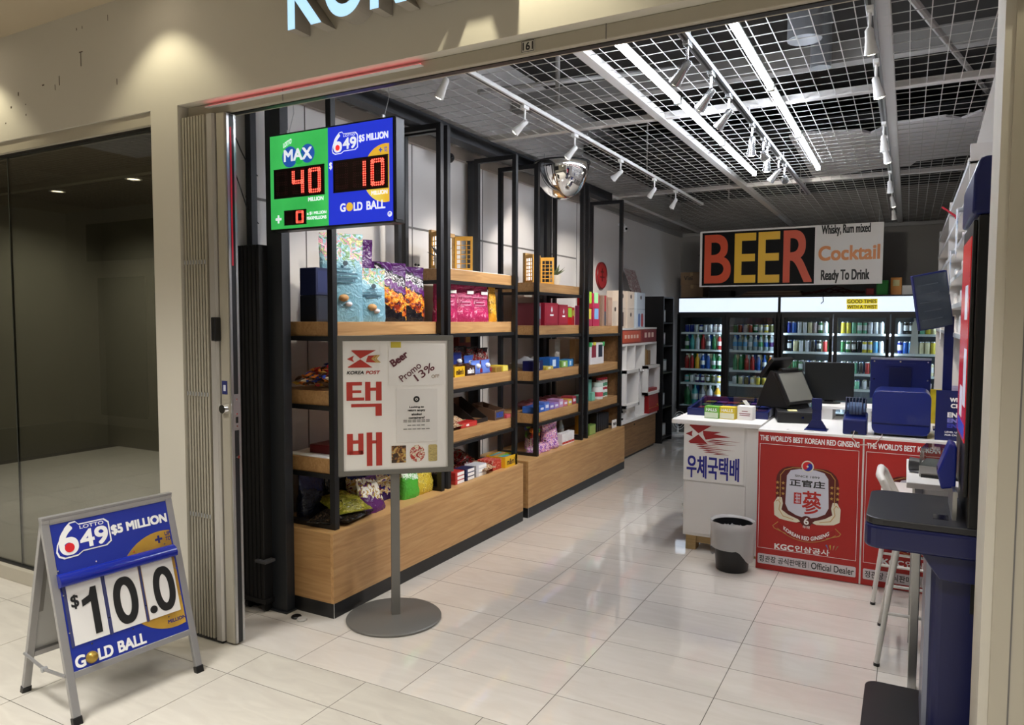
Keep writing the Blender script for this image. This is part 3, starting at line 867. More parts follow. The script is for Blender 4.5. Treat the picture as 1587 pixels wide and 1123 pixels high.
def digit(ch, parent, x0, z0, w_, h_, rad, npt):
    P_ = {'a': ((0, 1), (1, 1)), 'b': ((1, 1), (1, .5)), 'c': ((1, .5), (1, 0)), 'd': ((0, 0), (1, 0)), 'e': ((0, .5), (0, 0)), 'f': ((0, 1), (0, .5)), 'g': ((0, .5), (1, .5))}
    on, off, gl = MB(), MB(), MB()
    for q_ in (on, off, gl):
        q_.xf = Matrix.Translation((0, -.0065, 0))
    for sname, (p, q) in P_.items():
        lit = sname in SEG.get(ch, '')
        if lit:
            xa, xb = sorted((p[0], q[0])); za, zb = sorted((p[1], q[1]))
            gl.box(x0 + xa * w_ - rad * 2.4, x0 + xb * w_ + rad * 2.4, -.0022, -.0016, z0 + za * h_ - rad * 2.4, z0 + zb * h_ + rad * 2.4)
        for k in range(npt + 1):
            for oo in (-1, 1):
                f_ = k / npt; dx = oo * rad * 1.15 if p[0] == q[0] else 0; dz = oo * rad * 1.15 if p[1] == q[1] else 0
                cx, cz = x0 + (p[0] + (q[0] - p[0]) * f_) * w_ + dx, z0 + (p[1] + (q[1] - p[1]) * f_) * h_ + dz
                rr = rad * (.82 if lit else .5)
                (on if lit else off).prism(disc(cx, cz, rr, 6), -.0034, -.0024)
    for nm, mb, mt in (('lit_dots', on, DOT), ('dark_dots', off, DOTO), ('segment_glow', gl, GLOWR)):
        if mb.v:
            o = P(nm, mb, mt, parent); o['kind'] = 'stuff'
def display(x0, x1, z0, z1, s, npt=5):
    d = P('led_display', MB().box(x0, x1, -.0065, -.003, z0, z1), DISP, t, label='red dot matrix display')
    n = len(s); cw = (x1 - x0) / n
    for k, ch in enumerate(s):
        digit(ch, d, x0 + cw * k + cw * .2, z0 + (z1 - z0) * .14, cw * .56, (z1 - z0) * .72, cw * .045, npt)
    mb = MB()
    for a in (z0, z1):
        mb.box(x0 - .003, x1 + .003, -.009, -.003, a - .002, a + .002)
    for a in (x0, x1):
        mb.box(a - .002, a + .002, -.009, -.003, z0, z1)
    P('display_rim', mb, BPLA, t)
display(.036, .368, .157, .3, ' 40'); display(.432, .758, .157, .306, ' 10'); display(.104, .246, .02, .09, ' 0', 4)
for a in (.09, .7):
    P('hanging_wire', MB().tube([(a, .04, LH_ + .005), (a + .02, .06, LH_ + .12), (a - .04, .1, ZC - 2.052)], .0015, 5), GALV, t)
    P('wire_clip', MB().box(a - .004, a + .004, .03, .05, LH_, LH_ + .03), GALV, t)
P('side_trim', MB().box(LW + .012, LW + .016, .005, .06, .01, LH_), M('dark_grey_trim', '#2d2d30', .4), t)

# ------------------------------------------------------------------ poster stand with round base
ang = math.atan2(.673, .739)
t = thing('poster_stand', 'grey poster stand with round base and Korean parcel post poster', 'poster stand', (.1, .32, 0), ang)
GST = M('grey_stand_metal', '#767470', .42, .3); GFR = M('grey_stand_frame', '#6e6c66', .45, .2)
P('base', MB().lathe([(.248, 0), (.252, .004), (.252, .011), (.246, .016), (.03, .017)], 56), GST, t, True)
P('pole', MB().box(-.012, .034, -.0, .03, .016, .80), GST, t, bevel=.002)
fr = P('backing', MB().box(-.262, .302, -.004, .016, .795, 1.497), GFR, t)
for nm, (a, b, c, d) in (('frame_top', (-.282, .322, 1.484, 1.512)), ('frame_bottom', (-.282, .322, .78, .806)), ('frame_side', (-.282, -.254, .806, 1.484)), ('frame_side', (.291, .322, .806, 1.484))):
    P(nm, MB().box(a, b, -.014, .018, c, d), GFR, t, bevel=.002)
ps = P('poster', MB().box(-.255, .292, -.006, -.004, .804, 1.486), PAPER, t, label='white printed poster')
s_ = t; YO = -.006
PR = M('post_red', '#b5342a', .5)
def swallow(parent, x0, z0, w_, h_, mat, gold=None, y=-.001):
    k = lambda pts: [(x0 + a * w_, z0 + b * h_) for a, b in pts]
    flat(k([(.12, .98), (.16, 1.0), (.82, 1.0), (.38, .52)]), mat, parent, 'wing', y)
    flat(k([(.38, .48), (.72, .0), (.04, .0), (.02, .04)]), mat, parent, 'wing', y)
    flat(k([(.0, .5), (.2, .7), (.16, .5), (.2, .32)]), mat, parent, 'head', y)
    flat(k([(.6, .68), (.9, .72), (.72, .5), (.84, .28), (.54, .32), (.56, .5)]), mat, parent, 'tail', y)
    if gold:
        for i in range(3):
            flat(k([(.8 + .05 * i, .72), (.84 + .05 * i, .72), (.72 + .06 * i, .5), (.86 + .05 * i, .28), (.82 + .05 * i, .28), (.68 + .06 * i, .5)]), gold, parent, 'tail_line', y - .0007)
swallow(s_, -.233, 1.346, .18, .09, PR, M('post_gold', '#c4a04a', .5))
T('KOREA', s_, KTXT, -.235, -.148, 1.311, 1.329, bold=.003, slant=.25); T('POST', s_, PR, -.138, -.068, 1.311, 1.329, bold=.003, slant=.25)
def blocks(parent, mat, rects, y=-.001):
    for a, b, c, d in rects:
        flat(rect(a, b, c, d), mat, parent, 'stroke', y)
X0, X1 = -.237, -.057
def gl(parent, mat, x0, x1, z0, z1, bars):
    blocks(parent, mat, [(x0 + a * (x1 - x0), x0 + b * (x1 - x0), z0 + c * (z1 - z0), z0 + d * (z1 - z0)) for a, b, c, d in bars])
# heavy block syllables of the poster
gl(s_, PR, X0, X1, 1.092, 1.271, [(0, .17, .46, 1), (.17, .44, .90, 1), (.17, .42, .68, .76), (.12, .50, .46, .55), (.53, .68, .45, 1), (.68, .85, .74, .83), (.84, 1, .45, 1), (.13, 1, .27, .36), (.82, 1, .0, .27)])
gl(s_, PR, X0, X1, .829, 1.005, [(0, .17, .36, .98), (.32, .47, .36, .98), (.17, .32, .68, .78), (.07, .45, .35, .47), (.56, .72, 0, 1), (.72, .85, .67, .76), (.83, 1, 0, 1)])
# taped notes
n1 = P('taped_note', MB().box(-.02, .271, -.0078, -.0064, 1.248, 1.462), M('note_paper', '#e9e7e4', .6), t, label='handwritten beer promo note')
YO = -.0078
INK = M('marker_maroon', '#5d2a35', .6); INKL = M('marker_tan', '#a08a78', .6)
for (s, x, z, w_, h_, a, bo, mt) in (('Beer', .006, 1.345, .1, .04, 36, .008, INK), ('Promo', .052, 1.266, .13, .036, 38, .0022, INK), ('13%', .132, 1.268, .115, .042, 36, .003, INK), ('OFF', .205, 1.285, .042, .018, 4, .0015, INKL)):
    T(s, n1, mt, x, x + w_, z, z + h_, bold=bo, name='ink', turn=a)
P('tape', MB().box(-.008, .045, -.0086, -.0078, 1.448, 1.478), M('yellow_tape', '#c9b73e', .5), t, label='strip of yellow tape')
n2 = P('notice_sheet', MB().box(.019, .236, -.0078, -.0064, .947, 1.229), M('sheet_paper', '#e6e4e1', .55), t, label='printed notice about returning containers')
g2 = n2
flat(disc(.125, 1.175, .0165, 24), KTXT, g2, 'emblem'); flat(disc(.125, 1.175, .0075, 6), PAPER, g2, 'emblem_mark', y=-.0018); flat(disc(.125, 1.175, .004, 6), KTXT, g2, 'emblem_mark', y=-.0026)
for k, s in enumerate(('Looking to', 'return empty', 'alcohol', 'containers?')):
    wd = .0085 * len(s) / 2
    T(s, g2, KTXT, .125 - wd * .9, .125 + wd * .9, 1.126 - k * .0185, 1.139 - k * .0185, bold=.002)
for k, z in enumerate((1.062, 1.054, 1.035, 1.015)):
    for q in range(6 if k != 2 else 4):
        xs_ = .055 + q * .024 + (.022 if k == 2 else 0)
        flat(rect(xs_, xs_ + .019, z, z + .003), M('fine_print', '#5a5856', .6), g2, 'fine_print')
YO = -.006
flat(rect(-.008, .068, .839, .93), ramp_mat('pack_photo', [(.3, '#3a2a1c'), (.45, '#8a5a2c'), (.55, '#c8a860'), (.65, '#35607c'), (.8, '#4a3a58')], (1, 1, 1), 40, 1, interp='CONSTANT'), s_, 'product_photo')
flat(disc(.128, .886, .04, 24, rz=.046), ramp_mat('bowl_photo', [(.3, '#e8e2d6'), (.45, '#b23a2e'), (.55, '#e8dcc8'), (.65, '#6a8a4a'), (.8, '#b23a2e')], (1, 1, 1), 40, 1, interp='CONSTANT'), s_, 'product_photo')
flat(rrect(.187, .234, .84, .93, .008), ramp_mat('cup_photo', [(.3, '#8a7a4a'), (.5, '#cbb878'), (.7, '#9a8a58')], (1, 1, 3), 30, .6), s_, 'product_photo')

YO = 0.
# ------------------------------------------------------------------ A-frame board
ax = Vector((-.297 + .352, -.58 + 1.111, 0)).normalized()
t = thing('a_frame_sign', 'blue lottery sandwich board with silver frame standing on the corridor floor', 'sandwich board', (-.352, -1.111, 0), math.atan2(ax.y, ax.x))
AL = M('a_frame_aluminium', '#a3a2a2', .38, .5, noise=.05, nscale=20)
lean = math.atan2(.232, .785)      # front leaf leans back
FL = .8185                         # length of a leaf along its slope
leaf = P('front_leaf', MB().box(.012, .518, .002, .006, .19, .79), M('leaf_backing', '#8e8e92', .5), t)
leaf.rotation_euler = (-lean, 0, 0)
leaf['label'] = 'printed front leaf'
AFB = M('a_frame_blue', '#1d3198', .36)
for a, b, c, d, nm in ((-.012, .018, .0, FL, 'stile'), (.512, .542, .0, FL, 'stile'), (.018, .512, FL - .03, FL, 'top_rail'), (.018, .512, .172, .198, 'bottom_rail')):
    P(nm, MB().box(a, b, -.004, .016, c, d), AL, leaf, bevel=.002)
for a in (-.012, .512):
    P('rubber_foot', MB().box(a - .003, a + .033, -.007, .019, -.004, .03), BPLA, leaf, bevel=.003)
P('blue_print', MB().box(.016, .514, -.001, .003, .197, .788), AFB, leaf)
s_ = leaf; YO = -.001
GOLD2 = ramp_mat('gold_gradient', [(.3, '#8a6420'), (.5, '#c39a3c'), (.75, '#d8bc5c')], (1, 1, 1), 3, .2, .35)
gp = [(a, b) for a, b in disc(.46, .445, .215, 60) if a <= .513]
flat(gp, GOLD2, s_, 'gold_disc', y=-.0004)
logo649(s_, .026, .64, .222, .145)
T('$5 MILLION', s_, WTXT, .252, .503, .688, .734, bold=.009)
T('+', s_, C_NAVY, .432, .466, .608, .642, bold=.009)
T('UP', s_, C_NAVY, .48, .505, .633, .651, bold=.003); T('TO', s_, C_NAVY, .48, .505, .61, .628, bold=.003)
T('MILLION', s_, C_NAVY, .424, .508, .252, .268, bold=.003)
T('G', s_, WTXT, .028, .068, .205, .254, bold=.008); T('LD', s_, WTXT, .118, .178, .207, .254, bold=.008); T('BALL', s_, WTXT, .198, .318, .207, .254, bold=.008)
lv = P('gold_ball', MB().ball((.0925, -.002, .23), .024, 18, 12), M('gold_ball_print', '#a88a3c', .3, .5), leaf, True)
rl = MB().prismx([(-.004, .53), (-.03, .535), (-.036, .552), (-.03, .572), (-.012, .586), (-.002, .588)], .012, .508)
P('roll_cover', rl, M('roll_cover_blue', '#14258c', .18, coat=.5), leaf, True)
RECESS = M('card_channel', '#3b3f6a', .4); WCARD = M('number_card', '#e6e4e2', .35)
for k, (a, b, ch) in enumerate(((.038, .175, '1'), (.191, .332, '0'), (.348, .49, '.0'))):
    c_ = P('number_card', MB().box(a, b, -.0045, -.0015, .294, .531), WCARD, leaf, label='white card reading %s' % ('$1' if k == 0 else ch))
    P('card_channel', MB().box(a - .013, a - .003, -.004, -.001, .29, .531), RECESS, leaf)
    q = leaf; YO = -.0045
    if k == 0:
        T('$', q, KTXT, .047, .078, .435, .492, bold=.005); flat([(.122, .314), (.15, .314), (.15, .505), (.128, .505), (.118, .475), (.088, .462), (.088, .435), (.122, .448)], KTXT, q, 'lettering')
    elif k == 1:
        T('0', q, KTXT, .21, .312, .31, .508, bold=.016)
    else:
        flat(disc(.371, .333, .0165, 20), KTXT, q, 'point'); T('0', q, KTXT, .384, .482, .31, .505, bold=.016)
YO = 0.
for x, z in ((.02, .6), (.17, .6), (.33, .6), (.47, .6), (.025, .5), (.025, .35), (.1, .282), (.27, .282), (.43, .282), (.5, .36), (.5, .48), (.183, .36), (.34, .36)):
    P('rivet', MB().cyl((x, -.0045, z), (x, -.001, z), .0032, n=8), CHROME, leaf)
# back leaf, hinged at the top
back = P('back_leaf', MB().box(.016, .514, .0, .004, .19, .79), M('leaf_white', '#b8b8b6', .5), t, loc=(0, .4645, 0), label='plain white back leaf')
back.rotation_euler = (lean, 0, 0)
for a, b, c, d, nm in ((-.012, .018, .0, FL, 'stile'), (.512, .542, .0, FL, 'stile'), (.018, .512, FL - .03, FL, 'top_rail'), (.018, .512, .172, .198, 'bottom_rail')):
    P(nm, MB().box(a, b, -.016, .004, c, d), AL, back, bevel=.002)
for a in (-.012, .512):
    P('rubber_foot', MB().box(a - .003, a + .033, -.019, .007, -.004, .03), BPLA, back, bevel=.003)
P('worn_patch', MB().box(.017, .04, -.0015, -.0005, .38, .62), M('worn_print', '#8d8a86', .6), back)
P('top_hinge', MB().box(-.012, .542, .218, .248, .782, .79), AL, t)
for a in (-.014, .540):
    P('spreader', MB().tube([(a, .055, .185), (a, .235, .165), (a, .412, .185)], .007, 6), AL, t)
    P('spreader_joint', MB().cyl((a - .01, .235, .165), (a + .01, .235, .165), .011, n=10), GALV, t)
# ================================================================== wooden shelf units along the left wall
XB, XF = -.66, -.17
def shelf_unit(label, y0, y1, posts, bays):
    t = thing('shelf_unit', label, 'shelf unit', (0, y0, 0))
    o = lambda y: y - y0
    P('base_front', MB().box(XF - .02, XF, .0, o(y1), .08, .455), OAK, t)
    P('base_end', MB().box(XB, XF - .0205, .0, .02, .08, .455), OAKX, t)
    P('base_end', MB().box(XB, XF - .0205, o(y1) - .02, o(y1), .08, .455), OAKX, t)
    P('base_top', MB().box(XB, XF - .0005, .0005, o(y1) - .0005, .4552, .462), M('oak_edge_top', '#c69c66', .45), t)
    P('plinth', MB().box(XB, XF, .0, o(y1), 0, .08), M('plinth_black', '#121214', .35), t)
    P('plinth_corner', MB().box(XF, XF + .0015, -.0015, .004, 0, .08), ALU, t)
    for y in posts:
        P('front_post', MB().box(-.235, -.2, o(y) - .0175, o(y) + .0175, .462, 2.86), BLK, t)
        P('back_post', MB().box(-.575, -.54, o(y) - .0175, o(y) + .0175, .462, 2.86), BLK, t)
        P('top_bar', MB().box(-.54, -.235, o(y) - .0175, o(y) + .0175, 2.825, 2.86), BLK, t)
        P('foot_bar', MB().box(-.54, -.235, o(y) - .0175, o(y) + .0175, .462, .487), BLK, t)
    for a, b, tops in bays:
        for z in tops:
            P('board', MB().box(-.62, -.242, o(a) + .0, o(b) - .0, z - .078, z), OAK, t, bevel=.0015)
            P('rail', MB().box(-.236, -.212, o(a) + .018, o(b) - .018, z - .103, z - .078), BLK, t)
            for yy in (a, b):
                P('bracket_bar', MB().box(-.54, -.236, o(yy) - .0125, o(yy) + .0125, z - .103, z - .0785), BLK, t)
    return t
U1A = (1.582, 1.208, .838); U1B = (1.937, 1.58, 1.2, .832)
U2A = (1.905, 1.548, 1.165, .81); U2B = (1.535, 1.152, .79)
shelf_unit('near oak shelf unit with black steel frames beside the gate', .152, 2.332, (.22, 1.24, 1.32, 2.27), ((.22, 1.24, U1A), (1.32, 2.27, U1B)))
shelf_unit('far oak shelf unit with black steel frames next to the white cubbies', 2.42, 4.69, (2.65, 3.6, 3.72, 4.65), ((2.65, 3.6, U2A), (3.72, 4.65, U2B)))
P('end_panel', MB().box(-.64, -.25, 4.672 - 2.42, 4.69 - 2.42, .462, 1.535), OAKD, bpy.data.objects['shelf_unit.001'])
t = thing('steel_beam', 'long charcoal steel beam running over the shelf frames', 'beam', (-.4, .35, 2.862))
P('web', MB().box(-.05, .05, 0, 4.35, .0, .085), CHAR, t)
P('end_plate', MB().box(-.055, .055, 4.35, 4.356, -.005, .086), CHAR, t)
for k, (y, lb) in enumerate(((2.376, 'charcoal wall post between the two oak shelf units'), (3.66, 'charcoal wall post behind the far oak shelf unit'))):
    t = thing('steel_post', lb, 'post', (-.655, y, 0))
    P('shaft', MB().box(-.03, .03, -.042, .042, .463 if k else 0, 2.86), CHAR, t)
    P('cap_plate', MB().box(-.04, .04, -.06, .06, 2.86, 2.866), CHAR, t)

# ------------------------------------------------------------------ product builders (front faces local -y)
Q = R(90)
def ring(w_, d_, n=20, p=.75):
    out = []
    for i in range(n):
        a = 2 * math.pi * i / n
        c, s = math.cos(a), math.sin(a)
        out.append((math.copysign(abs(c) ** p, c) * w_ / 2, math.copysign(abs(s) ** p, s) * d_ / 2))
    return out
def pouch_mesh(key, w_, h_, d_, mat, seed=1, lean=0., seal=.06, full=.62):
    rr = random.Random(seed); n = 22; mb = MB(); rows = []
    for k in range(13):
        tt = k / 12
        dep = d_ * (1 if tt < .3 else max(.03, 1 - ((tt - .3) / (1 - seal - .3)) ** 1.6)) if tt < 1 - seal else .012
        if tt == 0:
            dep *= .8
        wid = w_ * (1 - .05 * math.sin(math.pi * tt))
        row = []
        for x, y in ring(wid, max(dep, .006), n, .8):
            j = .05 * d_ * math.sin(7 * x / w_ * 3 + seed + tt * 9) * (1 - tt) + (rr.random() - .5) * .05 * d_
            row.append((x + (rr.random() - .5) * .02 * w_, y * (1 + .1 * math.sin(5 * tt + seed)) + j - lean * tt * h_, h_ * tt))
        rows.append(row)
    for r_ in rows:
        mb._add(r_, [])
    for k in range(12):
        for i in range(n):
            mb.f.append((k * n + i, k * n + (i + 1) % n, (k + 1) * n + (i + 1) % n, (k + 1) * n + i)); mb.mi.append(0)
    mb.f.append(tuple(range(n - 1, -1, -1))); mb.mi.append(0); mb.f.append(tuple(range(12 * n, 13 * n))); mb.mi.append(0)
    return mb.mesh(key, mat, True)
def pouch(name, label, cat, x, y, z, w_, h_, d_, mat, seed=1, rz=Q, group=None, lean=0., print_=None, sealmat=None):
    t = thing(name, label, cat, (x, y, z), rz, group)
    link('film', pouch_mesh(name + '_film', w_, h_ * .95, d_, mat, seed, lean), t)
    P('top_seal', MB().box(-w_ * .49, w_ * .49, -.004 - lean * h_ * .97, .004 - lean * h_ * .97, h_ * .945, h_), sealmat or mat, t)
    if print_:
        print_(t, w_, h_, d_)
    return t
def pillow_mesh(key, w_, l_, th, mat, seed=1, flat_=.5):
    """bag lying flat: width x, length y, thickness z; crimped at both y ends"""
    rr = random.Random(seed); nx, ny = 9, 13; mb = MB(); idx = {}
    for s_ in (1, -1):
        for j in range(ny):
            for i in range(nx):
                u_, v_ = i / (nx - 1), j / (ny - 1)
                e = (math.sin(math.pi * u_) ** flat_) * (math.sin(math.pi * min(1, max(0, (v_ - .06) / .88))) ** flat_)
                hz = th / 2 * e * (1 + .25 * math.sin(9 * u_ + seed) * math.sin(8 * v_ + seed))
                idx[(s_, i, j)] = len(mb.v)
                mb.v.append((w_ * (u_ - .5) + (rr.random() - .5) * .02 * w_, l_ * (v_ - .5) + (rr.random() - .5) * .015 * l_, th * .47 + s_ * hz * (1 if s_ > 0 else .92) + (rr.random() - .5) * th * .05 * (1 if s_ > 0 and 0 < i < nx - 1 else 0)))
    for s_ in (1, -1):
        for j in range(ny - 1):
            for i in range(nx - 1):
                q = (idx[(s_, i, j)], idx[(s_, i + 1, j)], idx[(s_, i + 1, j + 1)], idx[(s_, i, j + 1)])
                mb.f.append(q if s_ > 0 else q[::-1]); mb.mi.append(0)
    return mb.mesh(key, mat, True)
def pillow(name, label, cat, loc, w_, l_, th, mat, seed=1, rot=(0, 0, 0), group=None, flat_=.5):
    t = thing(name, label, cat, loc, 0, group); t.rotation_euler = rot
    link('film', pillow_mesh(name + '_film', w_, l_, th, mat, seed, flat_), t)
    for s_ in (-1, 1):
        P('crimp', MB().box(-w_ * .48, w_ * .48, s_ * l_ * .5 - .008, s_ * l_ * .5 + .008, th * .45, th * .45 + .004), mat, t)
    return t
def carton(name, label, cat, x, y, z, w_, d_, h_, mat, panel=None, rz=Q, group=None, text=None, tmat=None, tbox=(.12, .88, .3, .7), tb=.006, top=None, ph=(.08, .92, .1, .9)):
    """printed box: body, lid flap on top, front panel, optional lettering"""
    t = thing(name, label, cat, (x, y, z), rz, group)
    P('carton', MB().box(-w_ / 2, w_ / 2, -d_ / 2, d_ / 2, 0, h_ - .0012), mat, t, bevel=min(.003, h_ * .08), seg=1)
    P('lid_flap', MB().box(-w_ / 2 + .004, w_ / 2 - .004, -d_ / 2 + .002, d_ / 2 - .004, h_ - .0015, h_), top or mat, t)
    if panel:
        P('front_print', MB().box(-w_ / 2 + w_ * ph[0], -w_ / 2 + w_ * ph[1], -d_ / 2 - .0008, -d_ / 2 + .0001, h_ * ph[2], h_ * ph[3]), panel, t)
    if text:
        T(text, t, tmat or WTXT, -w_ / 2 + w_ * tbox[0], -w_ / 2 + w_ * tbox[1], h_ * tbox[2], h_ * tbox[3], y=-d_ / 2 - .0014, bold=tb)
    return t
def tray(name, label, cat, x, y, z, w_, d_, h_, mat, fill, rz=Q, text=None, tmat=None, nrow=5, backh=None, fh=.03):
    """open display box holding small packs: walls, floor and the packs as one heap part"""
    t = thing(name, label, cat, (x, y, z), rz)
    bh = backh or h_
    P('front_wall', MB().box(-w_ / 2, w_ / 2, -d_ / 2, -d_ / 2 + .003, 0, h_), mat, t)
    P('back_wall', MB().box(-w_ / 2, w_ / 2, d_ / 2 - .003, d_ / 2, 0, bh), mat, t)
    for s_ in (-1, 1):
        P('side_wall', MB().prismx([(-d_ / 2 + .003, 0), (d_ / 2 - .003, 0), (d_ / 2 - .003, bh), (-d_ / 2 + .003, h_)], s_ * w_ / 2 - (.003 if s_ > 0 else 0), s_ * w_ / 2 + (0 if s_ > 0 else .003)), mat, t)
    P('tray_floor', MB().box(-w_ / 2 + .003, w_ / 2 - .003, -d_ / 2 + .003, d_ / 2 - .003, 0, .003), mat, t)
    if fill:
        rr = random.Random(len(label)); 
        for k in range(nrow):
            yy = -d_ / 2 + .012 + (d_ - .024) * (k + .5) / nrow
            P('pack', MB().prism([(-w_ / 2 + .008, .004), (w_ / 2 - .008, .004), (w_ / 2 - .012, h_ * .8 + fh * rr.random()), (-w_ / 2 + .012, h_ * .8 + fh * rr.random())], yy - (d_ - .024) / nrow * .42, yy + (d_ - .024) / nrow * .42), fill[k % len(fill)], t, bevel=.002, seg=1)
    if text:
        T(text, t, tmat or WTXT, -w_ * .36, w_ * .36, h_ * .22, h_ * .78, y=-d_ / 2 - .001, bold=.006)
    return t

PASTEL = bag_mat('coconut_bag_print', [(0, '#80b0c4'), (.66, '#98c2d0'), (.78, '#6f8f7a'), (.9, '#9fcbd8')], (.72, 1.2, [(0, '#7fa57c'), (.42, '#9cc8d6'), (.5, '#e6a0b4'), (.56, '#8fb98a'), (.62, '#e9d9a0')]), nscale=16, zs=.48)
PASTELR = bag_mat('coconut_small_print', [(0, '#80b0c4'), (.7, '#98c2d0'), (.84, '#8fb3a0'), (.95, '#9fcbd8')], (.76, 1.2, [(0, '#7fa57c'), (.42, '#9cc8d6'), (.5, '#e6b0a4'), (.56, '#8fb98a'), (.62, '#e9d9a0')]), nscale=18, zs=.30)
BCH = bag_mat('black_chip_print', [(0, '#15131a'), (.58, '#5a1c66'), (.7, '#141218'), (.88, '#4c1d5c')], (.22, .55, [(0, '#2a1a1c'), (.36, '#8a2a14'), (.44, '#c06018'), (.5, '#e88a20'), (.56, '#f2bc4a'), (.62, '#2a1a1c')]), .2, 20, .35, .5, [(.7, .84, [(0, '#141218'), (.5, '#dcd8e0'), (.545, '#141218'), (.62, '#cfc8d4')])])
def coconut_print(t, w_, h_, d_):
    yy = -d_ * .5 - .004
    P('emblem', MB().cyl((.01, yy + .006, h_ * .66), (.01, yy + .002, h_ * .66), .014, n=14), M('emblem_slate', '#4a5a66', .5), t)
    for k, (wd, zz_) in enumerate(((.3, .585), (.62, .53), (.62, .49), (.4, .45))):
        P('print_line', MB().box(-w_ * wd / 2, w_ * wd / 2, yy - .001, yy + .004, h_ * zz_, h_ * (zz_ + .018)), M('slate_print', '#5c7f92', .5), t)
    P('biscuit_photo', MB().ball((0, yy + .006, h_ * .27), .03, 10, 6, .7), M('biscuit', '#c99a64', .6, noise=.4, nscale=60), t, True)
    P('coconut_photo', MB().ball((.03, yy + .006, h_ * .2), .02, 10, 6, .7), M('coconut_white', '#e6e2ea', .5), t, True)
ZA = U1A[0]
carton('carton_box', 'lower of two dark navy cartons at the near end of the top oak shelf', 'box', -.42, .335, ZA, .17, .12, .145, M('navy_carton_dark', '#10131f', .5), M('navy_carton_print', '#1a2030', .5))
carton('carton_box', 'upper of two navy cartons at the near end of the top oak shelf', 'box', -.42, .335, ZA + .146, .17, .12, .15, M('navy_carton', '#151d45', .5), M('navy_carton_print2', '#1a2455', .5))
pouch('snack_bag', 'tall pale blue coconut snack bag with flowers, nearest on the top shelf', 'snack bag', -.37, .465, ZA, .255, .5, .09, PASTEL, 3, R(58), print_=coconut_print)
pouch('snack_bag', 'shorter pale blue coconut snack bag with a pink flower corner', 'snack bag', -.33, .66, ZA, .2, .315, .085, PASTELR, 5, R(62), print_=coconut_print)
def chip_print(t, w_, h_, d_):
    P('barcode_tab', MB().box(-w_ * .42, -w_ * .3, -d_ * .3, -d_ * .26, h_ * .5, h_ * .56), M('lavender_tab', '#8a86c8', .4), t)
pouch('snack_bag', 'tall black and purple chip bag leaning behind the pale blue bags', 'snack bag', -.49, .72, ZA, .23, .5, .09, BCH, 9, R(60), print_=chip_print)
pouch('snack_bag', 'black chip bag lying behind, between the blue and front black bags', 'snack bag', -.5, .93, ZA, .2, .38, .09, BCH, 12, R(60), print_=chip_print)
pouch('snack_bag', 'front black and purple chip bag right beside the pale blue bags', 'snack bag', -.33, .86, ZA, .21, .36, .11, BCH, 17, R(62), print_=chip_print)
pouch('snack_bag', 'black chip bag farthest along the top shelf of the near bay', 'snack bag', -.34, 1.085, ZA, .19, .35, .11, BCH, 23, R(66), print_=chip_print)
# bay A lower boards, mostly behind the poster stand
def heap(name, label, cat, loc, sx, sy, sz, cols, n, seed=1, ln=.05):
    """uncountable loose wrapped sweets: one object"""
    rr = random.Random(seed); mb = MB()
    for k in range(n):
        a, b = (rr.random() - .5) * sx, (rr.random() - .5) * sy
        zz_ = .006 + rr.random() * sz * max(.25, 1 - (abs(a) / sx * 1.2) ** 2 - (abs(b) / sy * 1.2) ** 2)
        q = Matrix.Translation((a, b, zz_)) @ Matrix.Rotation(rr.random() * 6.3, 4, 'Z') @ Matrix.Rotation((rr.random() - .5) * 1.2, 4, 'Y')
        mb.xf = q; mb.slot(rr.randrange(len(cols)))
        mb._add([(-ln / 2, -.003, 0), (-ln * .3, -.008, .006), (ln * .3, -.008, .006), (ln / 2, -.004, 0), (ln / 2, .004, .001), (ln * .3, .008, .007), (-ln * .3, .008, .007), (-ln / 2, .003, .001), (0, 0, .014), (0, 0, -.006)],
                [(0, 1, 8, 7), (1, 2, 8), (2, 3, 4, 8), (4, 5, 8), (5, 6, 8), (6, 7, 8), (0, 7, 9), (7, 6, 5, 9), (5, 4, 3, 9), (3, 2, 1, 9), (1, 0, 9)])
    mb.xf = None
    o = solo(name, mb, cols, label, cat, loc)
    o['kind'] = 'stuff'
    return o
SW = [M('wrap_gold', '#c9a040', .3, .3), M('wrap_blue', '#23409a', .3), M('wrap_orange', '#d87a2a', .35), M('wrap_cream', '#d9cdb4', .4), M('wrap_brown', '#4a3020', .4), M('wrap_red', '#b02a2a', .3)]
heap('wrapped_sweets', 'pile of loose gold and blue wrapped sweets on the oak board by the steel post', 'sweets', (-.38, .5, U1A[1] + .014), .26, .52, .12, SW, 460, 4, .06)
heap('wrapped_sweets', 'pile of loose wrapped sweets farther along the same board behind the poster', 'sweets', (-.38, .98, U1A[1] + .014), .26, .4, .1, SW[2:], 240, 5, .06)
carton('flat_box', 'flat dark red box on the lowest oak board by the steel post', 'box', -.4, .46, U1A[2], .26, .2, .05, M('maroon_box', '#6a1a1c', .45), M('maroon_print', '#7a2426', .45))
t = thing('food_tin', 'red and white round tin on the flat dark red box', 'tin', (-.36, .44, U1A[2] + .05))
P('can_body', MB().lathe([(.05, 0), (.052, .003), (.052, .085), (.05, .088)], 24), M('tin_red', '#a83232', .4), t, True)
P('lid', MB().lathe([(.0535, .085), (.0535, .1), (.05, .102)], 24), M('tin_lid', '#d8d4d0', .35), t, True)
P('paper_band', MB().lathe([(.0528, .02), (.0528, .066)], 24, capb=False, capt=False), ramp_mat('tin_band', [(.4, '#e8e2dc'), (.55, '#c24a44'), (.7, '#e8e2dc')], (1, 1, 1), 40, 1), t, True)
P('white_liner', MB().box(-.61, -.25, .24 - .152, .6 - .152, U1A[2], U1A[2] + .002), PAPER, bpy.data.objects['shelf_unit'])

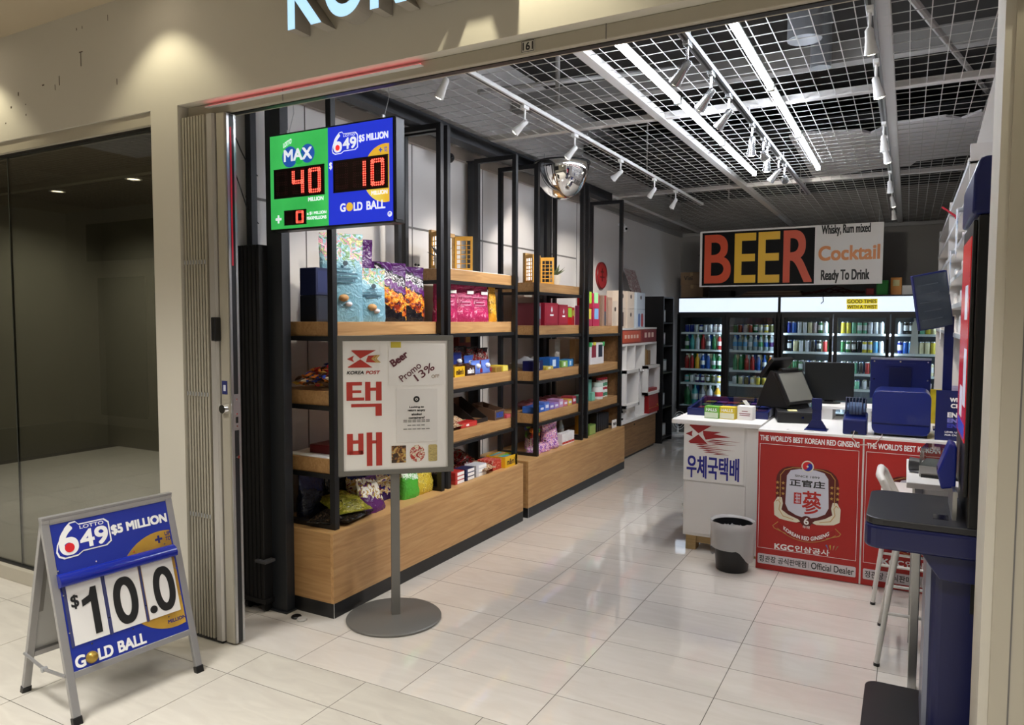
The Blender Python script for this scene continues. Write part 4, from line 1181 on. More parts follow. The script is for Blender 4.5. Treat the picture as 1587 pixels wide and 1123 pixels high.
# bay B of the near unit
PINK = bag_mat('pink_pouch_print', [(0, '#a32456'), (.5, '#ad2a5c'), (.9, '#981e4c')], (.16, .34, [(0, '#b5245c'), (.56, '#c22c64'), (.6, '#e8a8c0'), (.66, '#c22c64')]), .3, 20, .27)
def pink_print(t, w_, h_, d_):
    yy = -d_ * .5
    P('price_tag', MB().box(w_ * .1, w_ * .38, yy * .62 - .004, yy * .62, h_ * .72, h_ * .8), PAPER, t)
    for k, (wd, zz_, hh) in enumerate(((.7, .64, .02), (.42, .5, .05), (.5, .42, .035), (.36, .32, .02))):
        P('script_line', MB().box(-w_ * wd / 2, w_ * wd / 2, yy - .001, yy + .006, h_ * zz_, h_ * (zz_ + hh * .35)), M('pink_script', '#e8a8c4', .4), t)
for k, (y, lb) in enumerate(((1.465, 'bright pink snack pouch half hidden by the middle shelf posts'), (1.66, 'bright pink snack pouch in the middle of the far bay'), (1.855, 'bright pink snack pouch next to the yellow bag'))):
    pouch('snack_pouch', lb, 'snack pouch', -.31 - .02 * (k == 0), y, U1B[1], .205, .275, .08, PINK, 30 + k, R(72), group='pink pouches', print_=pink_print)
pouch('snack_bag', 'slim golden yellow snack bag beside the pink pouches', 'snack bag', -.31, 2.07, U1B[1], .1, .27, .06, bag_mat('yellow_bag_print', [(0, '#c98a1e'), (.5, '#e0a62e'), (.85, '#b9801a')], (.2, .7, [(0, '#d89a28'), (.5, '#e6b648'), (.6, '#8a5a18')]), .3, 24, .27), 41)
P('paper_mat', MB().box(-.6, -.243, 1.34 - .152, 2.25 - .152, U1B[0], U1B[0] + .003), PAPER, bpy.data.objects['shelf_unit'])

def lattice_frame(label, x, y, z, w_, h_, leafw):
    """little wooden window frame with two open lattice shutters"""
    t = thing('shutter_ornament', label, 'ornament', (x, y, z), Q)
    WD = wood_mat('ornament_wood', '#8a6a40', '#a5834f', '#b8975f', 'x'); LW_ = M('honey_wood', '#cf9a3c', .5, noise=.1, nscale=20)
    P('lintel', MB().box(-w_ / 2, w_ / 2, -.012, .012, h_ - .028, h_), WD, t)
    P('sill', MB().box(-w_ / 2, w_ / 2, -.012, .012, 0, .02), WD, t)
    P('picture', MB().box(-w_ / 2 + .02, w_ / 2 - .02, .004, .01, .02, h_ - .028), PAPER, t)
    for s_ in (-1, 1):
        P('jamb', MB().box(s_ * w_ / 2 - (.02 if s_ > 0 else 0), s_ * w_ / 2 + (.0 if s_ > 0 else .02), -.012, .012, .02, h_ - .028), WD, t)
        c = Vector((s_ * (w_ / 2), -.014, 0))
        sh = P('shutter', MB().box(0, leafw, -.012, 0, .005, .03).box(0, leafw, -.012, 0, h_ - .05, h_ - .02).box(0, .014, -.012, 0, .03, h_ - .05).box(leafw - .014, leafw, -.012, 0, .03, h_ - .05), LW_, t, loc=(s_ * (w_ / 2 - .004), -.016, 0))
        sh.rotation_euler = (0, 0, R(-70) if s_ > 0 else R(-118))
        for q in range(1, 3):
            P('lattice_bar', MB().box(leafw * q / 3 - .003, leafw * q / 3 + .003, -.009, -.003, .03, h_ - .05), LW_, sh)
        for q in range(1, 6):
            P('lattice_bar', MB().box(.014, leafw - .014, -.008, -.004, .03 + (h_ - .08) * q / 6 - .003, .03 + (h_ - .08) * q / 6 + .003), LW_, sh)
    return t
def potted_plant(label, x, y, z, s=1., seed=2, drygreen='#5f6f4a'):
    t = thing('potted_plant', label, 'plant', (x, y, z))
    P('pot', MB().lathe([(.028 * s, 0), (.036 * s, .05 * s), (.041 * s, .065 * s), (.041 * s, .075 * s), (.034 * s, .075 * s), (.03 * s, .06 * s)], 18), M('pale_pot', '#c9c2b4', .6), t, True)
    rr = random.Random(seed); LF = M('leaf_' + drygreen[1:], drygreen, .6)
    for k in range(16):
        a = rr.random() * 6.28; l = (.05 + .07 * rr.random()) * s; e = .4 + rr.random()
        d = Vector((math.cos(a) * math.cos(e), math.sin(a) * math.cos(e), math.sin(e)))
        b_ = Vector((0, 0, .066 * s)); sd = d.cross(Vector((0, 0, 1))).normalized() * .012 * s
        mb = MB()
        p1, p2 = b_ + d * l * .55, b_ + d * l
        mb._add([b_ - sd * .15, b_ + sd * .15, p1 + sd + Vector((0, 0, .004)), p2, p1 - sd + Vector((0, 0, .004)), p1 - Vector((0, 0, .004))], [(0, 1, 2, 5), (0, 5, 4), (2, 3, 5), (4, 5, 3), (1, 0, 4, 2), (2, 4, 3)])
        P('leaf', mb, LF, t)
    return t
lattice_frame('wooden window ornament with honey lattice shutters on the upper near shelf', -.47, 1.64, U1B[0] + .003, .30, .28, .13)
potted_plant('small potted plant behind the middle posts on the upper near shelf', -.36, 1.45, U1B[0] + .003, 1.1, 3, '#6a6a66')
lattice_frame('wooden window ornament with honey lattice shutters on the upper far shelf', -.47, 3.06, U2A[0], .30, .27, .12)
potted_plant('small potted plant with grey green leaves beside the far ornament', -.4, 3.40, U2A[0], 1.35, 8, '#6d7a58')
for k, y in enumerate((1.36, 1.395)):
    t = thing('mini_figure', ['first tiny white ornament at the end of the upper near shelf', 'second tiny white ornament at the end of the upper near shelf'][k], 'ornament', (-.5, y, U1B[0] + .003))
    P('body', MB().lathe([(.012, 0), (.009, .015), (.004, .022)], 12), PAPER, t, True); P('head', MB().ball((0, 0, .03), .009), BPLA, t, True)

YEL = M('yellow_carton', '#e2b21e', .4); BRN = M('brown_carton', '#3a2018', .4); RED = M('red_carton', '#b32422', .4); LBL = M('periwinkle_carton', '#5c78c8', .4)
z = U1B[2]
tray('sweet_box', 'yellow display box of candy packs on the third board of the near unit', 'display box', -.33, 1.52, z, .13, .17, .072, YEL, [M('pack_brown', '#4a2a1c', .3), YEL], text="m&m's", tmat=BRN)
tray('sweet_box', 'dark brown display box of candy packs beside the yellow one', 'display box', -.33, 1.665, z, .12, .17, .07, BRN, [M('pack_brown', '#4a2a1c', .3)], text="m&m's")
def blue_pack(t, w_, h_, d_):
    P('white_splash', MB().ball((0, -d_ * .46, h_ * .6), .022, 10, 6, .8), M('splash_white', '#e8ecf4', .4), t, True)
    P('corner_patch', MB().box(w_ * .2, w_ * .45, -d_ * .5 - .002, -d_ * .3, h_ * .1, h_ * .4), M('patch_red', '#8a2a34', .4), t)
for k, (x, y, zz_) in enumerate(((-.29, 1.80, 0), (-.29, 1.94, 0), (-.42, 1.55, .07), (-.4, 1.72, .06), (-.40, 1.88, .03))):
    pouch('candy_bag', ['periwinkle candy bag standing third from the yellow box', 'periwinkle candy bag with a yellow corner next to the small cartons', 'blue candy bag behind the yellow display box', 'dark blue candy bag behind the brown display box', 'blue candy bag behind the periwinkle bags'][k], 'candy bag', x, y, z, .125, .10 + zz_, .05, (LBL, LBL, M('bag_blue2', '#3a5cb0', .3), M('bag_blue3', '#14246a', .3), M('bag_blue2', '#3a5cb0', .3))[k], 50 + k, group='blue candy bags', print_=blue_pack)
DRB = bag_mat('dark_red_bag', [(0, '#5a1014'), (.4, '#8a1a1e'), (.7, '#2a1214')], (.2, .8, [(0, '#8a1a1e'), (.48, '#5a1216'), (.56, '#d8cfc8'), (.6, '#3a1a18')]), .25, 30, .2)
for k, (x, y, h_) in enumerate(((-.46, 1.86, .2), (-.44, 2.0, .19), (-.42, 2.12, .18))):
    pouch('candy_bag', ['dark red candy bag left of three at the back of the third board', 'dark red candy bag middle of three at the back of the third board', 'dark red candy bag right of three at the back of the third board'][k], 'candy bag', x, y, z, .15, h_, .06, DRB, 60 + k, group='dark red candy bags')
t = carton('sweet_box', 'upright red brown carton with two pictures standing behind the dark red bags', 'box', -.55, 2.03, z + .0, .18, .05, .29, M('redbrown_carton', '#7a2a1e', .45), None)
for s_, c in ((-.04, '#3a2a24'), (.045, '#b88a3a')):
    P('picture', MB().box(s_ - .032, s_ + .032, -.0262, -.0252, .22, .275), M('carton_pic_' + c[1:], c, .45), t)
carton('sweet_box', 'small tan carton at the far end of the third board', 'box', -.3, 2.06, z, .09, .12, .04, M('tan_carton', '#a58238', .45), M('tan_print', '#8a6a2c', .45))
carton('sweet_box', 'small yellow carton at the far end of the third board', 'box', -.3, 2.165, z, .085, .12, .045, M('lemon_carton', '#d8c040', .45), M('lemon_print', '#e6d468', .45))
z = U1B[3]
mixm = bag_mat('mixed_sweet_bag', [(0, '#c9b48a'), (.5, '#b89a70')], (0, 2, [(0, '#7a4a34'), (.42, '#c9b48a'), (.5, '#a8583a'), (.56, '#e0d4b8'), (.64, '#6a5a38')]), .25, 34, .1)
pillow('candy_bag', 'clear bag of mixed sweets lying next to the poster edge', 'candy bag', (-.34, 1.47, z), .17, .2, .06, mixm, 3, (0, 0, Q))
pillow('candy_bag', 'clear bag of mixed sweets lying behind the flat red packet', 'candy bag', (-.44, 1.62, z), .2, .22, .085, mixm, 6, (0, 0, Q))
carton('candy_packet', 'flat red candy packet with white lettering on the lowest board', 'packet', -.3, 1.66, z, .22, .09, .035, RED, M('red_packet_print', '#c63a34', .4), text='44', tbox=(.3, .48, .25, .75))
BR2 = M('kraft_board', '#5a4232', .7); BR3 = M('dark_board', '#1d1613', .7)
t = thing('display_carton', 'empty dark wedge shaped display carton standing open on the lowest board', 'display box', (-.42, 1.9, z), Q)
P('side_wall', MB().prismx([(-.12, 0), (.13, 0), (.13, .17), (.11, .175), (-.12, .03)], -.09, -.086), BR3, t)
P('side_wall', MB().prismx([(-.12, 0), (.13, 0), (.13, .17), (.11, .175), (-.12, .03)], .086, .09), BR3, t)
P('sloped_back', MB().prismx([(.13, .0), (.134, .0), (.134, .17), (.13, .17)], -.09, .09), BR2, t)
P('tray_floor', MB().prismx([(-.12, 0), (.13, 0), (.13, .006), (-.12, .006)], -.086, .086), BR2, t)
P('front_lip', MB().prismx([(-.124, 0), (-.12, 0), (-.12, .03), (-.124, .03)], -.09, .09), BR3, t)
P('loose_bars', MB().box(-.07, .07, -.1, .02, .006, .022), M('bar_wrap', '#7a5a3a', .4), t)
tray('display_carton', 'brown candy bar display box with a blue and white front', 'display box', -.36, 2.11, z, .15, .2, .075, BR2, [M('bar_brown', '#4a2a1e', .4)], text='SNICKERS', tmat=M('snick_blue', '#2a4a9a', .4), backh=.12, fh=.0)
carton('candy_packet', 'small pink red packet at the far end of the lowest board', 'packet', -.29, 2.215, z, .07, .1, .03, M('pinkred', '#b83a4a', .4), M('pinkred_p', '#c85a64', .4))
# on top of the base
zb = .462
def chips(label, x, y, w_, h_, d_, mat, seed, rz=Q, lean=.0, pr=None):
    return pouch('chip_bag', label, 'chip bag', x, y, zb, w_, h_, d_, mat, seed, rz, None, lean, pr)
OLV = bag_mat('olive_chip', [(0, '#7a7a22'), (.4, '#9a962e'), (.8, '#5a5a20')], (.1, .6, [(0, '#8a8628'), (.5, '#b0a840'), (.58, '#4a4a1c'), (.66, '#c8b860')]), .22, 18, .3)
BLKS = bag_mat('black_noodle', [(0, '#16140f'), (.5, '#0f0e10'), (.8, '#241c18')], (0, 2, [(0, '#141210'), (.52, '#1c1816'), (.58, '#5a4630'), (.62, '#161412')]), .2, 30, .3)
BLUC = bag_mat('blue_chip', [(0, '#3a2058'), (.3, '#d8c8a8'), (.42, '#1c2c80'), (.8, '#16246e')], (.12, .5, [(0, '#e0d6b8'), (.46, '#c8a050'), (.52, '#e8e2d4'), (.6, '#8a2a34'), (.66, '#24348c')]), .22, 18, .3)
PURC = bag_mat('purple_chip', [(0, '#5a2464'), (.5, '#e2dccc'), (.7, '#4a2058')], (.35, .85, [(0, '#e6e0d0'), (.5, '#b8964a'), (.58, '#5a2464')]), .22, 20, .22)
GRNC = bag_mat('green_chip', [(0, '#4fae3a'), (.55, '#8ad04a'), (.8, '#cfe8c8')], (.55, 1.2, [(0, '#e0f0dc'), (.5, '#4fae3a'), (.58, '#e8f4e4')]), .22, 20, .22)
GLDC = bag_mat('gold_chip', [(0, '#b89a2c'), (.5, '#d0b83c'), (.8, '#8a7a24')], (0, 2, [(0, '#c8ae38'), (.5, '#e0cc5c'), (.58, '#8a7422'), (.64, '#d8c858')]), .2, 26, .16)
pillow('snack_bag', 'black and olive noodle packet lying at the near corner of the base', 'snack bag', (-.33, .30, zb), .16, .24, .075, BLKS, 4, (0, 0, R(20)))
pillow('snack_bag', 'olive green snack bag lying across the near end of the base', 'snack bag', (-.38, .46, zb + .03), .22, .3, .10, OLV, 5, (R(8), 0, R(70)))
pillow('snack_bag', 'black striped packet lying in front of the olive bag', 'snack bag', (-.27, .42, zb), .13, .26, .05, BLKS, 8, (0, 0, R(8)))
chips('dark navy chip bag at the back of the near base end', -.52, .36, .2, .26, .1, bag_mat('navy_chip', [(0, '#14182c'), (.6, '#20264a')], None, .22, 20, .26), 70)
chips('black chip bag behind the olive bag on the base', -.52, .56, .2, .28, .1, BLKS, 72)
chips('blue chip bag with a cream chip picture on the base', -.42, .70, .24, .3, .11, BLUC, 74, lean=-.15)
chips('second blue chip bag just behind the poster pole', -.42, .90, .22, .3, .11, BLUC, 79, lean=-.1)
chips('small purple chip bag leaning at the front of the base', -.28, .62, .19, .2, .08, PURC, 76, lean=-.3)
chips('bright green chip bag right of the poster pole', -.3, 1.0, .17, .21, .09, GRNC, 78)
chips('crumpled gold snack bag right of the green bag', -.3, 1.15, .2, .15, .09, GLDC, 80)
chips('gold snack bag behind the green bag', -.46, 1.12, .2, .19, .09, GLDC, 81)
for k in range(3):
    for j, (mt, nm) in enumerate(((M('pack_red', '#b8322c', .4), 'red and white'), (M('pack_navy', '#20264e', .4), 'navy and white'), (M('pack_silver', '#c6c6cc', .35), 'silver white'))):
        carton('gum_pack', '%s slim pack, %s of its stack of three on the base' % (nm, ('lowest', 'middle', 'topmost')[k]), 'pack', -.27, 1.48 + .135 * j + (.02 if j == 2 else 0), zb + k * .0285, .115 + .03 * (j == 2), .1, .028, mt, PAPER, ph=(.22, .97, .12, .85))
for k in range(3):
    carton('gum_pack', 'dark pack with white end, %s of the stack between the posts' % ('lowest', 'middle', 'topmost')[k], 'pack', -.28, 1.275, zb + k * .034, .04, .1, .033, M('pack_black', '#17181e', .4), PAPER, ph=(.2, .9, .15, .85))
pillow('candy_bag', 'beige candy bag lying on the base beside the silver packs', 'candy bag', (-.30, 1.86, zb), .17, .2, .085, mixm, 11, (0, 0, Q))
pillow('candy_bag', 'clear candy bag lying behind the gum packs', 'candy bag', (-.48, 1.52, zb), .2, .24, .1, mixm, 13, (R(10), 0, Q))
pillow('candy_bag', 'red candy bag lying behind the silver packs', 'candy bag', (-.42, 1.76, zb), .22, .2, .06, bag_mat('red_sweet_bag', [(0, '#9a2420'), (.5, '#7a1c1c')], (0, 2, [(0, '#a82a24'), (.52, '#7a1a18'), (.6, '#d8c8b0')]), .25, 30, .1), 15, (0, 0, Q))
pillow('candy_bag', 'dark maroon bag of bars leaning at the back of the base', 'candy bag', (-.5, 1.9, zb + .03), .2, .26, .11, DRB, 17, (R(25), 0, Q))
carton('sweet_box', 'glossy red speckled box at the front of the base', 'box', -.3, 2.02, zb, .13, .14, .075, ramp_mat('red_speckle', [(.4, '#b02a20'), (.56, '#c23a2c'), (.62, '#e0b0a0')], (1, 1, 1), 70, .5), None)
tray('sweet_box', 'yellow display box of candy packs at the far end of the base', 'display box', -.285, 2.19, zb, .2, .17, .085, YEL, [M('pack_kraft', '#b08a58', .5), M('pack_teal', '#3a9ab8', .4), M('pack_lime', '#7ab83a', .4)], text="m&m's", tmat=BRN, fh=.02)
# ================================================================== goods on the far oak unit
z = U2A[1]
RBX = M('crimson_carton', '#9e1f33', .4); RBX2 = M('crimson_print', '#a92a3c', .4)
carton('gift_box', 'crimson gift box standing sideways at the near end of the far unit', 'gift box', -.36, 2.78, z, .08, .2, .19, M('crimson_grey', '#7d3a44', .45), M('grey_side_print', '#7a7f8c', .45), ph=(.1, .9, .3, .85))
t = carton('gift_box', 'large crimson gift box with white emblem on the far unit', 'gift box', -.31, 3.03, z, .27, .1, .195, RBX, RBX2)
flat([(.0, .11), (.018, .13), (.0, .165), (-.018, .13)], WTXT, t, 'emblem', y=-.0515); P('script_line', MB().box(-.035, .035, -.0525, -.051, .082, .096), WTXT, t)
t = carton('gift_box', 'smaller crimson gift box with white emblem beside the large one', 'gift box', -.31, 3.28, z, .2, .1, .185, RBX, RBX2)
flat([(.0, .1), (.015, .12), (.0, .15), (-.015, .12)], WTXT, t, 'emblem', y=-.0515); P('script_line', MB().box(-.03, .03, -.0525, -.051, .074, .088), WTXT, t)
def sticky(t, w_, h_, d_, col, x=0, zf=.5, sz=.06):
    P('sticky_note', MB().box(x - sz / 2, x + sz / 2, -d_ / 2 - .0022, -d_ / 2 - .001, h_ * zf - sz / 2, h_ * zf + sz / 2), M('sticky_' + col[1:], col, .6), t)
for k, (y, zz_, c, w_, h_) in enumerate(((3.49, 0, '#9ac83a', .1, .17), (3.572, 0, '#b8a848', .055, .165))):
    t = carton('sweet_box', ['red box with a lime price note left of the middle far posts', 'red box with an olive price note touching the middle far posts'][k], 'box', -.34, y, z + zz_, w_, .1, h_, M('scarlet_carton', '#b81c20', .4), None)
    sticky(t, w_, h_, .1, c, 0, .68, min(w_, .09) * .95)
z = U2B[0]
for k, (y, zz_, c, w_, h_, lb) in enumerate(((3.93, 0, '#e6dc5a', .16, .17, 'crimson box with a yellow price note, lower left of the note boxes'), (4.12, 0, '#7fb2e0', .17, .175, 'crimson box with a blue price note, lower right of the note boxes'), (3.93, .176, '#a8d040', .14, .15, 'red box with a lime price note, upper left of the note boxes'), (4.11, .176, '#9fe0a0', .17, .15, 'crimson box with a mint price note, upper right of the note boxes'))):
    t = carton('sweet_box', lb, 'box', -.33, y, z + zz_, w_, .1, h_, M('raspberry_carton', '#b3264e', .4) if k != 2 else M('scarlet_carton', '#b81c20', .4), None, group='boxes with price notes')
    sticky(t, w_, h_, .1, c, 0, .7, w_ * .62 if w_ > .15 else w_ * .8)
t = carton('sweet_box', 'narrow pink box with an orange price note beside the middle far posts', 'box', -.3, 3.80, z, .07, .12, .2, M('pink_carton', '#d85a88', .4), None)
sticky(t, .07, .2, .12, '#f0a040', 0, .95, .066)
TALL = M('taupe_carton', '#9c8070', .45)
carton('gift_box', 'tall brown box on the second far board', 'gift box', -.36, 4.27, z, .1, .09, .31, M('brown_gift', '#7c5a44', .45), M('brown_gift_p', '#86644c', .45))
t = carton('gift_box', 'tall taupe box with a red and grey ribbon', 'gift box', -.34, 4.40, z, .13, .09, .315, TALL, None)
P('ribbon', MB().box(-.02, .02, -.0465, -.045, .15, .312), M('ribbon_red', '#a82a34', .4), t); P('ribbon', MB().box(-.02, .02, -.0465, -.045, .005, .15), M('ribbon_grey', '#4a4e5c', .4), t)
carton('gift_box', 'tall taupe box at the far end of the second board', 'gift box', -.34, 4.545, z, .12, .09, .3, TALL, M('taupe_p', '#a88c7c', .45))
# third board: tissues, wipes, pet packs
z = U2A[2]
for k, (x, y, w_, d_, h_, c, c2, lb) in enumerate(((-.32, 2.79, .19, .1, .085, '#1a1c58', '#d8d8e4', 'navy packet with a white ring at the near end of the third far board'), (-.33, 3.12, .2, .12, .10, '#1c5aa8', '#c8dcf0', 'bright blue tissue packet on the third far board'), (-.3, 2.98, .14, .1, .03, '#c8b84a', '#f0ead0', 'flat yellow packet in front of the blue tissue packet'), (-.32, 3.34, .13, .1, .06, '#8ab85a', '#e8f0e0', 'green and white packet right of the blue tissue packet'), (-.32, 3.47, .1, .1, .065, '#3a8ac8', '#e0ecf8', 'sky blue packet next to the green packet'), (-.34, 3.565, .06, .1, .07, '#24344e', '#5a7090', 'dark blue packet against the middle far posts'))):
    carton('tissue_packet', lb, 'packet', x, y, z, w_, d_, h_, M('packet_' + c[1:], c, .35), M('packetp_' + c2[1:], c2, .35), ph=(.28, .62, .2, .8))
for k, (x, y) in enumerate(((-.45, 2.9), (-.46, 3.08))):
    pillow('tissue_pack', ['crumpled clear pack at the back of the third far board', 'second crumpled clear pack behind the blue tissue packet'][k], 'tissue pack', (x, y, z), .16, .22, .11, M('clear_white_film', '#b8bcc4', .25), 20 + k, (0, 0, Q))
carton('gift_box', 'pale taupe upright box at the back of the third far board', 'gift box', -.45, 3.50, z, .12, .06, .25, M('pale_taupe', '#a89c90', .5), M('pale_taupe_p', '#b4a89c', .5))
z = U2B[1]
t = carton('gift_box', 'white box with a red window and a dark window, green corner clips', 'gift box', -.32, 4.13, z, .36, .1, .215, M('snow_carton', '#e6e4e4', .4), None)
for x0_, x1_, c in ((-.15, -.03, '#8a2436'), (.03, .14, '#2a3040')):
    P('window_print', MB().box(x0_, x1_, -.0508, -.0498, .07, .195), M('window_' + c[1:], c, .4), t)
for x in (-.17, .165):
    P('corner_clip', MB().box(x - .02, x + .02, -.056, -.02, .18, .222), M('clip_green', '#4ab870', .5), t)
P('flower_clip', MB().ball((-.1, -.06, .208), .018, 8, 6), M('clip_yellow', '#e6d84a', .5), t)
carton('tissue_packet', 'small tan block behind the white gift box', 'box', -.5, 4.1, z, .14, .06, .25, M('tan_block', '#c8a878', .6), M('tan_block_p', '#d0b488', .6))
# fourth board: candy packs
z = U2A[3]
CP = ['#3a68c0', '#2f5cb4', '#5a78c8', '#7a6ab8', '#9a78b8', '#b88ab0', '#c8707a', '#d8b84a', '#a83a48']
for k in range(9):
    y = 2.735 + k * .098
    carton('candy_packet', '%s candy packet, %s from the near end of the fourth far board' % (['blue', 'deep blue', 'pale blue', 'violet', 'lilac', 'mauve', 'rose', 'yellow', 'crimson'][k], orden[k]), 'packet', -.31, y, z, .088, .12, .055 + .02 * (k % 3 == 2), M('cp_' + CP[k][1:], CP[k], .35), M('cpp', '#d8d8e8', .4), group='candy packets in a row', ph=(.15, .8, .35, .7))
for k in range(6):
    y = 2.95 + k * .115
    pillow('candy_packet', 'rose coloured packet lying behind, %s from the near end of the fourth far board' % orden[k], 'packet', (-.47, y, z), .1, .2, .075, M('rose_film', '#8f5560', .3), 40 + k, (0, 0, Q), 'rose packets')
z = U2B[2]
carton('tea_box', 'mint green box lying on the fourth board of the far bay', 'box', -.32, 3.83, z, .16, .1, .075, M('mint_carton', '#7ab8a0', .45), M('mint_p', '#8ac8b0', .45))
carton('tea_box', 'tall teal box standing on the fourth board of the far bay', 'box', -.34, 4.0, z, .1, .09, .21, M('teal_carton', '#5a9a8a', .45), M('teal_p', '#68a898', .45))
carton('tea_box', 'small mint box in front of the tall teal box', 'box', -.28, 4.03, z, .08, .03, .085, M('mint_carton', '#7ab8a0', .45), M('mint_p', '#8ac8b0', .45))
def jar(label, x, y, zz_, s=1.):
    t = thing('supplement_jar', label, 'jar', (x, y, zz_), 0, 'white jars with red lids')
    P('body', MB().lathe([(.028 * s, 0), (.032 * s, .004), (.032 * s, .075 * s), (.026 * s, .082 * s)], 16), M('jar_white', '#dfe2de', .35), t, True)
    P('paper_label', MB().lathe([(.0325 * s, .014 * s), (.0325 * s, .05 * s)], 16, capb=False, capt=False), M('jar_green', '#4a8a6a', .45), t, True)
    P('lid', MB().lathe([(.031 * s, .08 * s), (.031 * s, .1 * s), (.028 * s, .102 * s)], 16), M('jar_red', '#b83040', .35), t, True)
for k in range(3):
    for r_ in range(2):
        jar('white jar with red lid, %s from the left, %s row on the far board' % (orden[k], ('lower', 'upper')[r_]), -.33, 4.34 + .075 * k, z + r_ * .103)
t = thing('supplement_tub', 'round white tub with pale lid beside the red lidded jars', 'jar', (-.3, 4.21, z))
P('body', MB().lathe([(.055, 0), (.06, .005), (.06, .12), (.052, .13)], 22), M('jar_white', '#dfe2de', .35), t, True)
P('lid', MB().lathe([(.06, .13), (.06, .165), (.056, .168)], 22), M('tub_lid', '#c8d8d0', .4), t, True)
P('paper_label', MB().lathe([(.0605, .03), (.0605, .075)], 22, capb=False, capt=False), M('tub_label', '#c84a5a', .45), t, True)
# on the far base: lollipops, sweets, bottles, small dark boxes
zb2 = .462
lp = thing('lollipop_stand', 'lollipop ball display with white sticks on the far base', 'lollipops', (-.36, 2.86, zb2))
P('ball_core', MB().ball((0, 0, .17), .045, 14, 10), M('lolly_core', '#3a3a2c', .5), lp, True)
rr = random.Random(5)
for k in range(30):
    a, e = rr.random() * 6.28, rr.random() * 2.6 - 1.0
    d = Vector((math.cos(a) * math.cos(e), math.sin(a) * math.cos(e), math.sin(e)))
    P('lolly', MB().ball(Vector((0, 0, .17)) + d * .055, .022, 8, 6), SW[k % 6] if k % 3 else M('lolly_green', '#5a9a3a', .3), lp, True)
for k in range(9):
    a = k * .7
    P('stick', MB().cyl((.05 * math.cos(a), .05 * math.sin(a), .0), (.04 * math.cos(a), .04 * math.sin(a), .14), .0022, n=6), WTXT, lp)
LIL = bag_mat('lilac_sweet_bag', [(0, '#b878b8'), (.5, '#c8a8cc')], (0, 2, [(0, '#8a4a9a'), (.42, '#c8a8cc'), (.5, '#d86a8a'), (.56, '#e8e0e8'), (.64, '#b02a3a')]), .25, 34, .2)
for k, (x, y, w_, h_, lb) in enumerate(((-.28, 2.72, .15, .07, 'low lilac sweet bag at the near corner of the far base'), (-.27, 2.88, .16, .08, 'low lilac sweet bag in front of the lollipops'), (-.42, 3.02, .22, .34, 'tall striped sweet bag behind the lollipops'), (-.31, 3.1, .2, .22, 'puffed red and lilac sweet bag on the far base'), (-.27, 3.06, .16, .1, 'low clear sweet bag in front of the puffed bag'), (-.4, 3.3, .12, .2, 'brown sweet bag behind the small milk cartons'))):
    pouch('candy_bag', lb, 'candy bag', x, y, zb2, w_, h_, .09, LIL, 90 + k, R(75))
for k in range(4):
    t = carton('milk_carton', 'small white drink carton with red stripe, %s from the left on the far base' % orden[k], 'carton', -.26, 3.24 + .068 * k, zb2, .062, .06, .11, M('milk_white', '#e6e4e4', .4), None, group='small drink cartons')
    P('stripe', MB().box(-.031, .031, -.0308, -.03, .012, .03), M('stripe_red', '#c23a34', .4), t)
def bottle_mesh(key, r, h, neck, mats):
    return MB().lathe([(r * .9, 0), (r, .006), (r, h * .28), (r * 1.005, h * .281), (r * 1.005, h * .56), (r, h * .561), (r, h * .66), (neck, h * .86), (neck, h * .9), (neck * 1.25, h * .901), (neck * 1.25, h), ], 14, mats=[0, 0, 1, 1, 1, 0, 0, 0, 2, 2]).mesh(key, mats, True)
def bottle(label, cat, x, y, zz_, me, group=None, mats=None):
    o = link('drink_bottle', me, None, (x, y, zz_)); tag(o, label, cat, group)
    if mats:
        for i, m_ in enumerate(mats):
            o.material_slots[i].link = 'OBJECT'; o.material_slots[i].material = m_
    return o
CLR = M('clear_pet', '#9fb0b4', .12, 0, .5); CAPW = M('cap_white', '#e6e6e6', .4)
BM = bottle_mesh('sanitiser_bottle', .028, .2, .012, [CLR, M('label_pale', '#c8ccd0', .4), CAPW])
for k, (x, y) in enumerate(((-.45, 3.45), (-.38, 3.5), (-.28, 3.80), (-.4, 3.36))):
    bottle(['clear bottle with white cap behind the small drink cartons', 'clear bottle with white cap against the middle far posts', 'clear bottle with white cap just past the middle far posts', 'clear bottle at the back behind the brown sweet bag'][k], 'bottle', x, y, zb2, BM, 'clear bottles on the far base')
carton('tea_box', 'orange box at the back of the far base end', 'box', -.38, 4.0, zb2, .16, .08, .19, M('amber_carton', '#d89a24', .45), M('amber_p', '#e0a838', .45))
carton('tea_box', 'green bottle box on the far base next to the clear bottle', 'box', -.27, 3.95, zb2, .17, .06, .1, M('moss_carton', '#6a8a3a', .45), M('moss_p', '#9ab060', .45))
for k in range(6):
    carton('slim_box', 'slim black upright box, %s from the left at the far base end' % orden[k], 'box', -.31, 4.13 + .058 * k, zb2, .05, .1, .2 - .006 * k, BPLA, M('black_p', '#26262c', .4), group='black boxes on the far base')
t = carton('price_card', 'tilted white price card at the far end of the far base', 'price card', -.22, 4.5, zb2, .12, .012, .085, PAPER, None, text='$5', tmat=KTXT)

